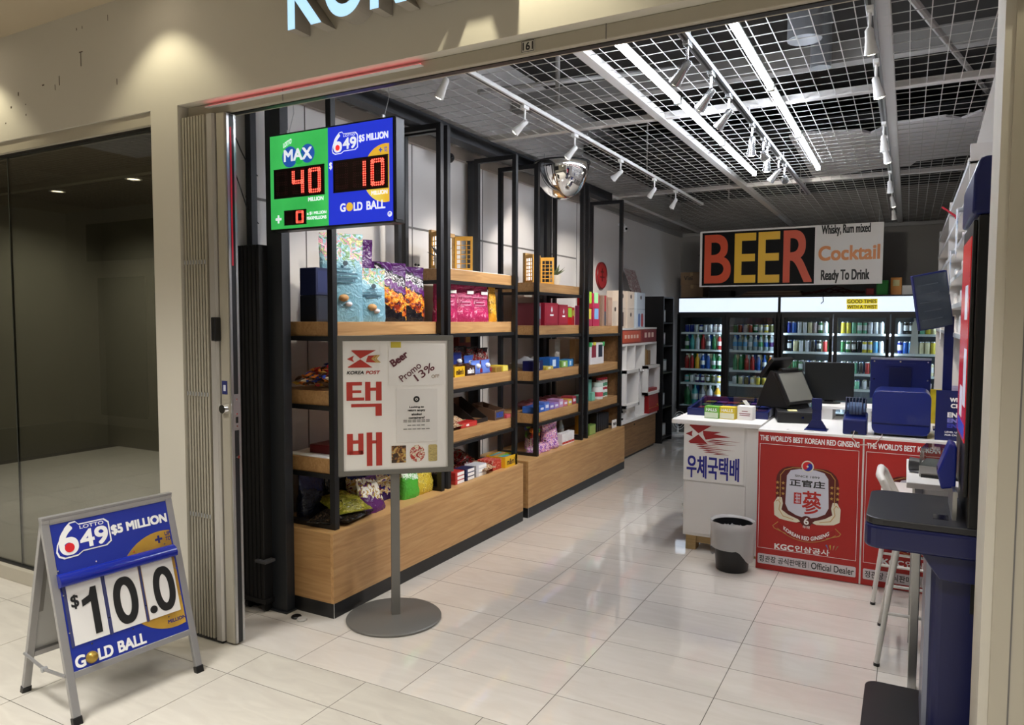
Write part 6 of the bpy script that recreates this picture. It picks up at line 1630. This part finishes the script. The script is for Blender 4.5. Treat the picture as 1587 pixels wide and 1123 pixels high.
# red promoted counter
rc = thing('red_counter', 'white counter faced with two red ginseng posters', 'counter', (1.655, 2.075, 0))
P('body', MB().box(.0, 1.32, .005, .62, .0, .875), WHT, rc, bevel=.003)
P('worktop', MB().box(.0, 1.33, .0, .95, .875, .905), WHT, rc, bevel=.003)
P('back_support', MB().box(0, 1.32, .9, .93, 0, .875), WHT, rc)
RP = M('poster_red', '#ad221e', .42, noise=.05, nscale=2.5); LG_ = M('gold_line', '#c0954e', .45); IV = M('ivory_print', '#e2ddc8', .5); SHD = M('shield_white', '#cfd0de', .45); DKB = M('poster_dark', '#5a1412', .45)
def ginseng_poster(x0, label):
    t = thing('ginseng_poster', label, 'poster', (x0, 2.0735, .004))
    W_ = .602
    P('sheet', MB().box(0, W_, 0, .0015, 0, .885), RP, t)
    T("THE WORLD'S BEST KOREAN RED GINSENG", t, WTXT, .012, .585, .83, .866, bold=.0035)
    strip([(.012, .138), (.583, .138), (.583, .81), (.012, .81), (.012, .138)], .0022, WTXT, t, 'border_line', y=-.0005)
    flat(rrect(.115, .478, .33, .68, .09), DKB, t, 'shadow_field', y=-.0004)  # dark print behind the shield
    flat([(.172, .44), (.178, .62), (.2, .655), (.25, .668), (.345, .668), (.395, .655), (.418, .62), (.424, .44), (.405, .4), (.36, .375), (.298, .36), (.236, .375), (.19, .4)], SHD, t, 'shield', y=-.001)
    strip([(.14, .46), (.14, .62), (.165, .655), (.21, .672), (.26, .676)], .004, LG_, t, 'scroll_line'); strip([(.456, .46), (.456, .62), (.43, .655), (.385, .672), (.335, .676)], .004, LG_, t, 'scroll_line')
    flat(disc(.298, .688, .036, 28), IV, t, 'badge', y=-.0014); flat(disc(.298, .688, .029, 28, 20, 200), C_RED, t, 'badge_half', y=-.002); flat(disc(.298, .688, .029, 28, 200, 380), C_BLUE, t, 'badge_half', y=-.002)
    flat(disc(.284, .683, .0145, 18), C_RED, t, 'badge_swirl', y=-.0026); flat(disc(.312, .693, .0145, 18), C_BLUE, t, 'badge_swirl', y=-.0026); flat(disc(.298, .688, .006, 10), IV, t, 'badge_dot', y=-.0032)
    YY = -.0018
    T('SINCE 1899', t, KTXT, .225, .368, .617, .63, y=YY, bold=.001)
    T('正官庄', t, KTXT, .195, .4, .557, .602, y=YY, bold=.006)
    PRD = M('seal_red', '#b8241f', .45)
    flat(rect(.222, .266, .447, .518), PRD, t, 'seal', y=-.0016)
    for q in range(3):
        flat(rect(.229, .259, .458 + q * .021, .462 + q * .021), SHD, t, 'seal_stroke', y=-.0022); flat(rect(.236 + .008 * q, .239 + .008 * q, .452, .512), SHD, t, 'seal_stroke', y=-.0022)
    T('蔘', t, PRD, .27, .382, .388, .536, y=YY, bold=.007)
    flat(disc(.298, .343, .034, 22), DKB, t, 'age_disc', y=-.0016)
    T('6', t, WTXT, .284, .313, .322, .366, y=-.0026, bold=.004); T('年根', t, WTXT, .278, .32, .298, .316, y=-.0026)
    for s_ in (-1, 1):
        m_ = lambda pts: [(.298 + s_ * (x - .298), zz_) for x, zz_ in pts]
        flat(m_([(.108, .36), (.104, .44), (.125, .478), (.15, .478), (.158, .44), (.15, .4), (.19, .372), (.25, .35), (.262, .338), (.24, .328), (.19, .332), (.14, .34)])[::1 if s_ < 0 else -1], IV, t, 'root_ornament', y=-.001)
        strip(m_([(.118, .45), (.13, .46), (.142, .44), (.135, .40), (.16, .36), (.22, .345)]), .004, LG_, t, 'root_line', y=-.0018)
        for q in range(3):
            for p in range(2):
                cx_, cz_ = .298 + s_ * (.122 + .034 * p) * 1.0 + (0 if s_ < 0 else .0), .502 + .034 * q
                cx_ = .298 + s_ * (.141 + .034 * p)
                flat([(cx_ + (.012 if i % 2 == 0 else .005) * math.sin(i * math.pi / 5), cz_ + (.012 if i % 2 == 0 else .005) * math.cos(i * math.pi / 5)) for i in range(10)], LG_, t, 'star', y=-.0014)
    rib = [(.13 + .336 * i / 16, .318 - .062 * (1 - ((i - 8) / 8) ** 2)) for i in range(17)]
    flat(rib + [(x, zz_ - .042) for x, zz_ in rib[::-1]], M('ribbon_deep', '#a01c1a', .45), t, 'ribbon', y=-.0016)
    strip([(x, zz_ - .042) for x, zz_ in rib], .0035, LG_, t, 'ribbon_edge', y=-.002)
    strip([(.13, .318), (.1, .29), (.11, .275), (.18, .25)], .004, LG_, t, 'ribbon_tail', y=-.002); strip([(.466, .318), (.496, .29), (.486, .275), (.416, .25)], .004, LG_, t, 'ribbon_tail', y=-.002)
    T('KOREAN RED GINSENG', t, WTXT, .165, .431, .223, .248, y=-.0028, bold=.003, arc=.05)
    T('KGC', t, WTXT, .113, .228, .142, .178, bold=.006); T('인삼공사', t, WTXT, .236, .436, .143, .182, bold=.0035)
    for q, c_ in enumerate(('#5a78b8', '#c8b83a', '#b8a078', '#7a8a5a')):
        flat([(.43 + .012 * q, .18), (.412 + .022 * q, .21), (.42 + .022 * q, .214)], M('petal_' + c_[1:], c_, .5), t, 'petal')
    flat(rrect(.012, .585, .036, .1, .008), M('band_pale', '#d6cfd4', .45), t, 'pale_band')
    T('정관장 공식판매점', t, KTXT, .022, .304, .048, .09, y=-.0022, bold=.002); strip([(.318, .05), (.318, .088)], .0018, KTXT, t, 'rule', y=-.002)
    T('Official Dealer', t, KTXT, .333, .575, .048, .09, y=-.0022, bold=.002)
ginseng_poster(1.657, 'left red ginseng poster on the counter beside the waste bin')
ginseng_poster(2.269, 'right red ginseng poster on the counter behind the stools')
# waste bin
t = thing('waste_bin', 'black waste bin with a clear plastic liner beside the red poster', 'bin', (1.525, 1.99, 0))
P('bucket', MB().lathe([(.095, 0), (.1, .004), (.122, .3), (.126, .302), (.12, .302), (.095, .02)], 28, capt=False), BPLA, t, True)
mb = MB(); rr = random.Random(4); n = 36; prof = [(.112, .24), (.126, .305), (.136, .318), (.138, .30), (.137, .25), (.136, .20), (.134, .15)]
rows = []
for k, (r_, zz_) in enumerate(prof):
    rows.append([((r_ + (rr.random() - .5) * .008 * (k > 1)) * math.cos(6.2832 * i / n), (r_ + (rr.random() - .5) * .008 * (k > 1)) * math.sin(6.2832 * i / n), zz_ - (.085 * max(0, math.sin(6.2832 * i / n * 2 + 2.2)) if k == 6 else 0) + (rr.random() - .5) * .006) for i in range(n)])
for r_ in rows:
    mb._add(r_, [])
for k in range(6):
    for i in range(n):
        mb.f.append((k * n + i, k * n + (i + 1) % n, (k + 1) * n + (i + 1) % n, (k + 1) * n + i)); mb.mi.append(0)
LINER = bpy.data.materials.new('bin_liner_film'); LINER.use_nodes = True
nt = LINER.node_tree; pb = nt.nodes['Principled BSDF']; pb.inputs['Base Color'].default_value = (.82, .82, .84, 1); pb.inputs['Roughness'].default_value = .3
tp = nt.nodes.new('ShaderNodeBsdfTransparent'); mxs = nt.nodes.new('ShaderNodeMixShader'); mxs.inputs[0].default_value = .5
nt.links.new(tp.outputs[0], mxs.inputs[1]); nt.links.new(pb.outputs[0], mxs.inputs[2]); nt.links.new(mxs.outputs[0], nt.nodes['Material Output'].inputs[0])
P('liner', mb, LINER, t, True, label='clear plastic liner')
P('rubbish', MB().ball((-.02, -.02, .2), .06, 10, 7, .7), M('rubbish_blue', '#4a5a8a', .5, noise=.5, nscale=30), t)

# ------------------------------------------------------------------ things on the counters
zc = .912
def tiny(label, x, y, w_, d_, h_, c1, c2, rz=R(-6), text=None):
    t = thing('mint_box', label, 'box', (x, y, zc), rz)
    P('carton', MB().box(-w_ / 2, w_ / 2, -d_ / 2, d_ / 2, 0, h_), M('mb_' + c1[1:], c1, .4), t, bevel=.002)
    P('lower_print', MB().box(-w_ / 2 + .003, w_ / 2 - .003, -d_ / 2 - .0008, -d_ / 2, .004, h_ * .5), M('mb_' + c2[1:], c2, .4), t)
    if text:
        T(text, t, WTXT, -w_ * .38, w_ * .38, h_ * .6, h_ * .85, y=-d_ / 2 - .001, bold=.003)
    return t
tiny('small green mint box on the white counter', 1.29, 2.41, .1, .07, .085, '#6aa83a', '#d0dcc0', text='HALLS')
tiny('small yellow mint box on the white counter', 1.395, 2.42, .105, .07, .085, '#e0c62e', '#e6e2c8', text='HALLS')
t = thing('card_box', 'white card box with dark red print and papers on the counter', 'box', (1.512, 2.44, zc), R(-6))
P('carton', MB().box(-.052, .052, -.04, .04, 0, .095), PAPER, t, bevel=.002)
for zz_, w_ in ((.03, .07), (.042, .076), (.058, .04)):
    P('print_line', MB().box(-w_ / 2, w_ / 2, -.0408, -.04, zz_, zz_ + .005), M('maroon_ink', '#7a2430', .5), t)
P('loose_paper', MB().prism([(-.0, .09), (.03, .09), (-.005, .135), (-.03, .13)], .0, .004), PAPER, t)
t = thing('ticket_tray', 'navy scratch ticket tray with a clear lid on the white counter', 'display tray', (1.085, 2.5, zc), 0)
P('front_wall', MB().box(0, .56, 0, .02, 0, .05), NAVY, t); P('back_wall', MB().box(0, .56, .5, .52, 0, .09), NAVY, t)
for x in (0, .54):
    P('side_wall', MB().prismx([(.02, 0), (.5, 0), (.5, .09), (.02, .05)], x, x + .02), NAVY, t)
P('tray_floor', MB().box(.02, .54, .02, .5, 0, .012), NAVYD, t)
tcols = ['#2a3a8a', '#8a2a3a', '#3a6a4a', '#8a7a2a', '#4a4a6a', '#6a3a7a']
for i in range(6):
    for j in range(4):
        P('ticket', MB().box(.035 + i * .084, .108 + i * .084, .04 + j * .115, .14 + j * .115, .03 + j * .009, .032 + j * .009), M('ticket_' + tcols[(i * 2 + j) % 6][1:], tcols[(i * 2 + j) % 6], .4), t)
P('clear_lid', MB()._add([(.005, .005, .055), (.555, .005, .055), (.555, .515, .095), (.005, .515, .095), (.005, .005, .058), (.555, .005, .058), (.555, .515, .098), (.005, .515, .098)], [(0, 3, 2, 1), (4, 5, 6, 7), (0, 1, 5, 4), (1, 2, 6, 5), (2, 3, 7, 6), (3, 0, 4, 7)]), glass_mat('tray_lid', '#e8eef4', .35), t)
P('end_print', MB().box(.5605, .5615, .06, .46, .01, .06), M('print_pale', '#c8cce0', .45), t)
# till
t = thing('cash_drawer', 'black cash drawer under the till on the counter', 'cash drawer', (1.81, 2.62, .905), R(12))
P('case', MB().box(-.13, .13, -.16, .2, 0, .075), M('till_black', '#17171a', .4), t, bevel=.004); P('drawer_front', MB().box(-.12, .12, -.165, -.16, .008, .066), BPLA, t); P('key_lock', MB().cyl((.03, -.165, .04), (.03, -.17, .04), .008, n=10), CHROME, t)
P('yellow_note', MB().box(-.06, .0, -.13, -.04, .0755, .079), M('pale_yellow_note', '#cfc890', .6), t)
t = thing('pos_terminal', 'black till terminal with a tilted grey screen and customer display', 'till', (1.72, 2.76, .981), R(66))
P('wedge_body', MB().prismx([(-.12, 0), (.16, 0), (.1, .16), (.055, .26), (.03, .26)], -.12, .12), M('till_black', '#17171a', .4), t, bevel=.006)
sc_ = P('screen', MB().box(-.165, .165, -.012, .012, 0, .25), BPLA, t, bevel=.004, loc=(0, -.125, .03)); sc_.rotation_euler = (R(-26), 0, 0)
P('screen_glass', MB().box(-.148, .148, -.0135, -.012, .02, .232), M('till_screen', '#76766f', .25), sc_)
P('hinge', MB().cyl((-.1, -.02, .262), (.1, -.02, .262), .016, n=12), BPLA, t, True)
cd = P('customer_display', MB().box(-.13, .13, -.014, .014, -.0, .17), BPLA, t, bevel=.004, loc=(0, .13, .21)); cd.rotation_euler = (R(38), 0, 0)
P('display_neck', MB().box(-.03, .03, .05, .13, .2, .27), BPLA, t)
# riser and monitor
t = thing('monitor_riser', 'white low riser behind the red counter', 'riser', (1.93, 2.72, .905))
P('riser_top', MB().box(0, .36, .05, .36, .075, .095), WHT, t, bevel=.003); P('riser_leg', MB().box(.02, .1, .07, .34, 0, .075), WHT, t); P('riser_leg', MB().box(.28, .34, .07, .34, 0, .075), WHT, t)
t = thing('flat_monitor', 'black flat monitor seen from behind the red counter', 'monitor', (1.985, 2.99, 1.0))
P('panel', MB().box(-.165, .165, -.012, .014, .02, .295), M('monitor_black', '#121417', .35), t, bevel=.004); P('neck', MB().box(-.03, .03, .014, .03, .0, .12), BPLA, t); P('foot', MB().lathe([(.08, 0), (.08, .008), (.02, .012)], 24), BPLA, t, True)
P('screen_face', MB().box(-.158, .158, -.0135, -.012, .03, .287), M('monitor_face', '#15181b', .3), t)
t = thing('scanner_stand', 'navy bracket stand with flared foot on the red counter', 'stand', (1.985, 2.22, .905))
P('column', MB().box(-.027, .027, -.006, .006, .05, .2), NAVY, t, bevel=.002); P('flared_foot', MB().prism([(-.066, 0), (.066, 0), (.03, .06), (-.03, .06)], -.012, .012), NAVY, t, bevel=.002); P('foot_plate', MB().box(-.066, .066, -.06, .05, 0, .006), NAVY, t); P('screw', MB().cyl((0, -.009, .18), (0, -.006, .18), .005, n=8), CHROME, t)
P('upper_tab', MB().box(-.03, .03, -.014, -.006, .13, .198), NAVY, t)
t = thing('ticket_printer', 'navy slip printer with a clear domed paper roll on the red counter', 'printer', (2.21, 2.18, .905))
P('base', MB().prismx([(-.07, 0), (.08, 0), (.08, .12), (.03, .13), (-.07, .09)], -.066, .066), NAVY, t, bevel=.008)
P('clear_dome', MB().prismx([(-.055 * math.cos(R(a)) + .02, .12 + .1 * math.sin(R(a))) for a in range(180, -1, -15)], -.058, .058), glass_mat('dome_clear', '#9fb0cc', 1.6), t)
P('paper_roll', MB().cyl((-.035, .02, .15), (.035, .02, .15), .04, n=20), PAPER, t, True)
for k in range(7):
    P('dome_rib', MB().tube([(-.054 + .018 * k, -.056 * math.cos(R(a)) + .02, .12 + .102 * math.sin(R(a))) for a in range(0, 181, 30)], .002, 5), NAVYD, t)
P('slot', MB().box(-.02, .02, -.072, -.069, .005, .02), BPLA, t)
t = thing('lottery_terminal', 'large navy lottery terminal housing on the red counter', 'terminal', (2.455, 2.29, .905))
P('housing', MB().prism(rrect(-.155, .155, .012, .275, .045, 6), -.15, .16), M('terminal_blue', '#172570', .28, coat=.3), t, bevel=.006)
P('front_plate', MB().box(-.14, .14, -.157, -.15, .02, .07), M('terminal_blue2', '#14236f', .3), t); P('feet', MB().box(-.14, .14, -.12, .14, 0, .013), BPLA, t); P('seam', MB().box(-.15, .15, -.1525, -.149, .075, .078), NAVYD, t)
t = thing('terminal_screen', 'navy screen back with screws standing behind the lottery terminal', 'monitor', (2.44, 2.75, .905))
P('screen_back', MB().box(-.178, .178, -.015, .02, .17, .44), M('screen_back_blue', '#141f5e', .4), t, bevel=.004); P('top_lip', MB().box(-.178, .178, -.018, .022, .432, .444), M('lip_grey', '#8a8a9a', .4), t)
P('stiffener', MB().box(-.085, .09, -.022, -.015, .39, .41), M('screen_back_blue', '#141f5e', .4), t); P('stem', MB().box(-.06, .06, -.01, .02, .01, .18), NAVYD, t); P('foot', MB().box(-.1, .1, -.08, .08, 0, .012), NAVYD, t); P('mount_plate', MB().box(-.065, .065, -.02, -.015, .2, .38), NAVYD, t)
for x in (-.155, 0, .16):
    P('screw', MB().cyl((x, -.018, .42), (x, -.015, .42), .005, n=8), CHROME, t); P('screw', MB().cyl((x if x else -.155, -.018, .3), (x if x else -.155, -.015, .3), .005, n=8), CHROME, t)
t = thing('customer_screen', 'dark tilted customer screen on a navy pole above the counter', 'monitor', (2.705, 2.62, .905))
P('pole', MB().box(-.026, .026, -.02, .02, .012, .72), NAVY, t, bevel=.003); P('foot', MB().box(-.07, .07, -.07, .07, 0, .012), NAVY, t)
sp = P('screen_case', MB().box(-.17, .03, -.02, .02, 0, .35), NAVY, t, bevel=.004, loc=(-.01, -.03, .66)); sp.rotation_euler = (R(6), R(-11), R(18))
P('screen_face', MB().box(-.163, .023, -.0215, -.02, .008, .342), M('screen_dim', '#3b4046', .18, emit='#2a3038', estr=.25), sp)
for k in range(5):
    P('screen_line', MB().box(-.15 + .02 * (k % 2), -.03, -.0222, -.0215, .06 + k * .055, .066 + k * .055), M('screen_ink', '#5a6068', .4), sp)
t = thing('promo_box', 'navy promotional panel with white WIN lettering at the counter end', 'promo panel', (2.632, 2.14, .905))
P('panel', MB().prism(rect(0, .15, 0, .29), 0, .01), M('promo_navy', '#141c58', .4), t); P('easel', MB().prismx([(.01, 0), (.11, 0), (.01, .2)], .06, .07), BPLA, t)
T('WIN', t, WTXT, .07, .13, .225, .25, bold=.006); T('CH', t, WTXT, .075, .125, .19, .215, bold=.006); T('ENG', t, WTXT, .06, .14, .135, .165, bold=.007); T('ENG', t, M('promo_lilac', '#7a7cc8', .4), .06, .14, .105, .13, bold=.007); T('ENG', t, M('promo_blue', '#3a3fa8', .4), .06, .14, .075, .1, bold=.007); T('LEVEL UP', t, WTXT, .05, .12, .045, .055, bold=.002); T('FOR CHA', t, WTXT, .05, .12, .028, .038, bold=.002)
for k, (x, c_, lb) in enumerate(((2.56, '#b02a2a', 'red snack packet behind the lottery terminal'), (2.66, '#d8c02a', 'yellow snack packet behind the lottery terminal'), (2.74, '#b8b0c8', 'pale snack packet behind the customer screen pole'))):
    pouch('snack_bag', lb, 'snack bag', x, 2.93, .905, .1, .2 + .03 * k, .05, M('pk_' + c_[1:], c_, .35, noise=.3, nscale=20), 120 + k, 0)
solo('cable', MB().tube([(2.21, 2.1, .93), (2.2, 2.064, .89), (2.24, 2.05, .855), (2.32, 2.055, .86), (2.36, 2.07, .91), (2.36, 2.12, .92)], .003, 6), M('cable_pale', '#b8a8a0', .5), 'thin pale cable looping over the counter edge between the posters', 'cable', smooth=True)
t = thing('keypad_card', 'clear flat sheet lying on the red counter edge', 'paper', (1.9, 2.14, .9055)); P('sheet', MB().box(-.08, .08, -.03, .03, 0, .001), M('sheet_grey', '#c8c6c4', .3), t); P('print', MB().box(-.07, .04, -.02, .02, .001, .0014), PAPER, t)
# ================================================================== lottery kiosk at the right jamb
k = thing('lottery_kiosk', 'tall navy and black lottery kiosk beside the right jamb', 'kiosk', (2.36, .1, 0))
P('foot_plate', MB().prismz([(a, b) for a, b in rrect(0, .62, -.12, .6, .05)], 0, .045), M('kiosk_black', '#141416', .35), k, bevel=.004)
P('column', MB().prismz(rrect(.215, .62, .1, .52, .035), .045, .80), M('kiosk_navy', '#0f174f', .3), k)
P('column_edge', MB().box(.2, .216, .13, .5, .05, .79), M('kiosk_silver', '#8d92a4', .3, .4), k); P('column_seam', MB().box(.36, .364, .098, .101, .05, .8), BPLA, k); P('door_handle', MB().box(.335, .35, .093, .1, .58, .72), BPLA, k)
P('neck', MB().prism([(.17, .80), (.62, .80), (.62, .7), (.24, .7), (.21, .74)], .04, .5), M('kiosk_navy', '#0f174f', .3), k, bevel=.004)
P('shelf_body', MB().prismz(rrect(.0, .62, .0, .5, .055), .79, .875), M('kiosk_navy', '#0f174f', .3), k, bevel=.012, seg=3)
P('shelf_top', MB().prismz(rrect(.003, .60, .003, .497, .055), .8755, .9), M('kiosk_top', '#26262b', .36, noise=.15, nscale=40), k, bevel=.004)
P('card_slot', MB().box(.215, .262, .09, .16, .9, .9015), BGLOSS, k)
P('cabinet', MB().box(.31, .62, .0, .5, .9, 1.944), M('kiosk_black2', '#0b0b0d', .35), k, bevel=.006)
P('screen_bezel', MB().box(.297, .31, .02, .48, 1.0, 1.93), BPLA, k, bevel=.004)
sr = P('screen', MB().box(.2945, .298, .05, .45, 1.18, 1.88), M('kiosk_screen', '#c2202a', .2, emit='#c81e28', estr=.22), k, label='red and white lit screen')
for y_, z0_, z1_ in ((.07, 1.3, 1.5), (.12, 1.6, 1.72), (.22, 1.25, 1.36)):
    P('screen_graphic', MB().box(.2937, .2947, y_, y_ + .12, z0_, z1_), M('screen_white', '#dfe6f4', .2, emit='#dfe6f4', estr=.25), sr)
P('screen_graphic', MB().box(.2937, .2947, .08, .4, 1.19, 1.24), M('screen_navy', '#2a3a9a', .2, emit='#2a3a9a', estr=.5), sr)
P('head', MB().prism([(.29, 1.945), (.62, 1.945), (.62, 2.135), (.32, 2.135), (.305, 2.125), (.292, 2.08)], .0, .5), M('kiosk_head', '#121b58', .3), k, bevel=.012, seg=3)
P('latch', MB().box(.36, .43, -.006, .0, 1.5, 1.52), M('latch_grey', '#34343a', .4), k); P('key_lock', MB().cyl((.42, -.008, 1.535), (.42, 0, 1.535), .012, n=14), GALV, k, True); P('cable_ring', MB().tube([(.36 + .018 * math.cos(a * .5236), -.004, 1.26 + .02 * math.sin(a * .5236)) for a in range(13)], .0015, 5), GALV, k)
rd = P('card_reader', MB().prism([(.24, .0), (.285, .01), (.285, .16), (.262, .17), (.225, .06)], .2, .32), M('reader_blue', '#1a2c96', .3), k, bevel=.006, loc=(0, 0, .985)); P('reader_slot', MB().box(.226, .24, .23, .29, .06, .07), BPLA, rd)
P('rail', MB().box(.272, .285, .1, .4, .9, 1.0), ALU, k)

# ================================================================== white high table, stools and the device on it
t = thing('high_table', 'white high table with steel legs behind the kiosk shelf', 'table', (2.49, .76, 0))
P('table_top', MB().box(0, .52, 0, .6, .885, .91), WHT, t, bevel=.003)
for x, y in ((.03, .03), (.45, .03), (.03, .54), (.45, .54)):
    P('leg', MB().box(x, x + .034, y, y + .03, 0, .885), ALU, t, bevel=.003)
P('apron', MB().box(.064, .45, .04, .055, .83, .885), WHT, t)
t = thing('slip_device', 'silver countertop device with a clear cover and dark knob', 'device', (2.65, 1.0, .91), R(-8))
P('base', MB().box(-.1, .16, -.1, .12, 0, .05), M('device_silver', '#b4b4b2', .35, .4), t, bevel=.004); P('foot_bar', MB().box(-.09, .15, -.112, -.1, .0, .012), BPLA, t)
P('clear_cover', MB().prismx([(-.1, .05), (.12, .05), (.12, .12), (-.06, .12)], -.1, .15), glass_mat('cover_clear', '#d8dcdc', 1.4), t); P('knob', MB().cyl((-.15, 0, .035), (-.105, 0, .035), .032, .028, 14), M('knob_grey', '#3a3c40', .45), t, True); P('knob_axle', MB().cyl((-.11, 0, .035), (-.095, 0, .035), .012, n=10), GALV, t)
def stool(label, x, y, feet, seat_z, back):
    t = thing('bar_stool', label, 'stool', (x, y, 0), 0, 'white bar stools')
    SW_ = M('stool_white', '#dcdad6', .35)
    P('seat', MB().prismz(rrect(-.15, .15, -.15, .15, .06), seat_z - .03, seat_z), SW_, t, bevel=.008)
    for fx, fy in feet:
        tx, ty = (-.1 if fx < 0 else .1), (-.1 if fy < 0 else .1)
        l = P('leg', MB().cyl((fx, fy, .012), (tx, ty, seat_z - .03), .012, n=10), SW_, t, True)
        P('foot_cap', MB().cyl((fx, fy, 0), (fx, fy, .014), .014, n=10), BPLA, l)
    for a, b in zip(feet, feet[1:] + feet[:1]):
        f_ = .35
        pa = (a[0] * (1 - f_) + (-.1 if a[0] < 0 else .1) * f_, a[1] * (1 - f_) + (-.1 if a[1] < 0 else .1) * f_, seat_z * f_); pb = (b[0] * (1 - f_) + (-.1 if b[0] < 0 else .1) * f_, b[1] * (1 - f_) + (-.1 if b[1] < 0 else .1) * f_, seat_z * f_)
        P('foot_rest', MB().cyl(pa, pb, .008, n=8), SW_, t)
    if back:
        P('backrest', MB().tube([(-.1, -.13, seat_z - .01), (-.155, -.14, seat_z + .1), (-.185, -.135, seat_z + .165), (-.2, -.1, seat_z + .185), (-.2, .1, seat_z + .185), (-.185, .135, seat_z + .165), (-.155, .14, seat_z + .1), (-.1, .13, seat_z - .01)], .018, 10), SW_, t, True)
    return t
stool('white bar stool with a low curved back tucked under the high table', 2.58, 1.2, [(-.185, -.24), (.185, -.24), (.185, .27), (-.185, .27)], .68, True)
stool('white bar stool without back standing at the red posters', 2.52, 1.87, [(-.172, -.1), (.16, -.1), (.16, .16), (-.172, .16)], .66, False)

# ================================================================== magazine shelves on the right wall
XM = 2.73
t = thing('magazine_rack', 'white wall rack of stepped shelves on the right wall', 'rack', (XM, 1.7, 0))
RW = M('rack_white', '#d4d0cc', .45)
P('back_board', MB().box(.28, .3, 0, 4.2, 1.0, 2.5), RW, t)
for q, zz_ in enumerate((1.5, 1.68, 1.86, 2.04, 2.22, 2.4)):
    P('rack_shelf', MB().box(.0, .28, 0, 4.2, zz_, zz_ + .012), RW, t); P('shelf_edge', MB().box(-.004, .0, 0, 4.2, zz_ - .004, zz_ + .022), M('edge_clear', '#b4b6b8', .3), t)
for y in (0, 2.1, 4.18):
    P('rack_side', MB().box(.0, .28, y, y + .02, .4, 2.5), RW, t)
rr = random.Random(21)
cols = ['#c8c4bc', '#b8c4cc', '#d8c8b4', '#c0b0b8', '#a8b8c8', '#d0d0cc', '#c4a890']
lab = ['lowest', 'second', 'third', 'fourth', 'fifth', 'topmost']
for q, zz_ in enumerate((1.5, 1.68, 1.86, 2.04, 2.22)):
    for j in range(5):
        y = 1.95 + j * .78 + .1 * rr.random(); c_ = cols[(q * 3 + j) % 7]
        t = thing('magazine', 'pale magazine pack, %s from the front on the %s shelf of the right rack' % (orden[j], lab[q]), 'magazine', (XM + .1, y, zz_ + .0125), 0, 'packs on the right rack')
        P('cover', MB().prismx([(-.1, 0), (.1, 0), (.1, .1 + .04 * rr.random()), (-.1, .1)], -.06, -.045), ramp_mat('mag_' + c_[1:], [(.35, c_), (.52, '#e0dcd8'), (.62, '#8a6a62')], (1, 1, 1), 9, 1), t)
        P('pages', MB().box(-.044, .06, -.095, .095, 0, .09), PAPER, t)
for q, (y, zz_, pts, c_, lb) in enumerate(((1.78, 2.4125, [(0, 0), (.26, 0), (.16, .52), (.12, .6)], '#dcdad6', 'tall tapering white card standing on top of the right rack'), (2.0, 2.4125, [(0, 0), (.3, 0), (.18, .24)], '#c8b4a4', 'beige triangular card on top of the right rack'), (2.6, 2.4125, [(0, 0), (.26, 0), (.22, .2), (.03, .18)], '#bdbab6', 'pale grey card on top of the right rack'))):
    t = thing('display_card', lb, 'card', (XM + .01, y, zz_)); P('card', MB().prism(pts, -.004, .004), M('card_' + c_[1:], c_, .5), t); P('card_foot', MB().box(.02, .2, .004, .05, 0, .008), M('card_' + c_[1:], c_, .5), t)
for q, (y, zz_, c_, lb) in enumerate(((1.9, 2.2, '#b8c8d8', 'pale blue hanging flyer on the rack edge'), (2.5, 2.02, '#c8d4dc', 'light hanging flyer on the rack edge above the customer screen'), (3.0, 1.84, '#d8c0a8', 'orange tinted hanging flyer on the rack edge'), (3.7, 1.66, '#d0ccc8', 'white hanging flyer low on the rack edge'))):
    t = thing('hanging_flyer', lb, 'flyer', (XM - .006, y, zz_)); P('sheet', MB().prismx([(0, 0), (.16, .02), (.14, -.22), (.04, -.26), (-.03, -.2)], -.03, -.027), ramp_mat('flyer_' + c_[1:], [(.35, c_), (.5, '#e4e0dc'), (.62, '#7a94b4')], (1, 1, 1), 14, 1), t); P('clip', MB().box(-.027, .001, .05, .09, -.01, .012), M('clip_clear', '#b8bcc0', .3), t)
t = thing('price_flag', 'small red tag sticking out from the right rack', 'tag', (XM - .005, 2.55, 2.23)); P('tag_card', MB().prism([(-.09, .07), (-.08, .075), (.0, .01), (-.01, .0)], 0, .003), M('tag_red', '#b82838', .4), t); P('tag_clip', MB().box(-.015, .005, -.005, .008, -.006, .008), M('tag_red', '#b82838', .4), t)
t = thing('wall_poster', 'long pink and cream poster high on the right wall', 'poster', (XR - .004, .5, 2.55)); P('sheet', MB().box(0, .003, 0, 3.2, 0, .33), ramp_mat('pink_poster', [(.35, '#d8c0b8'), (.5, '#e8e0d8'), (.62, '#c88a88')], (1, 1, 1), 6, 1), t); P('frame', MB().box(-.006, .003, 0, 3.2, .33, .345), ALU, t)
# ================================================================== tidy up
bpy.data.objects.remove(_fo)
bpy.data.curves.remove(_fc)
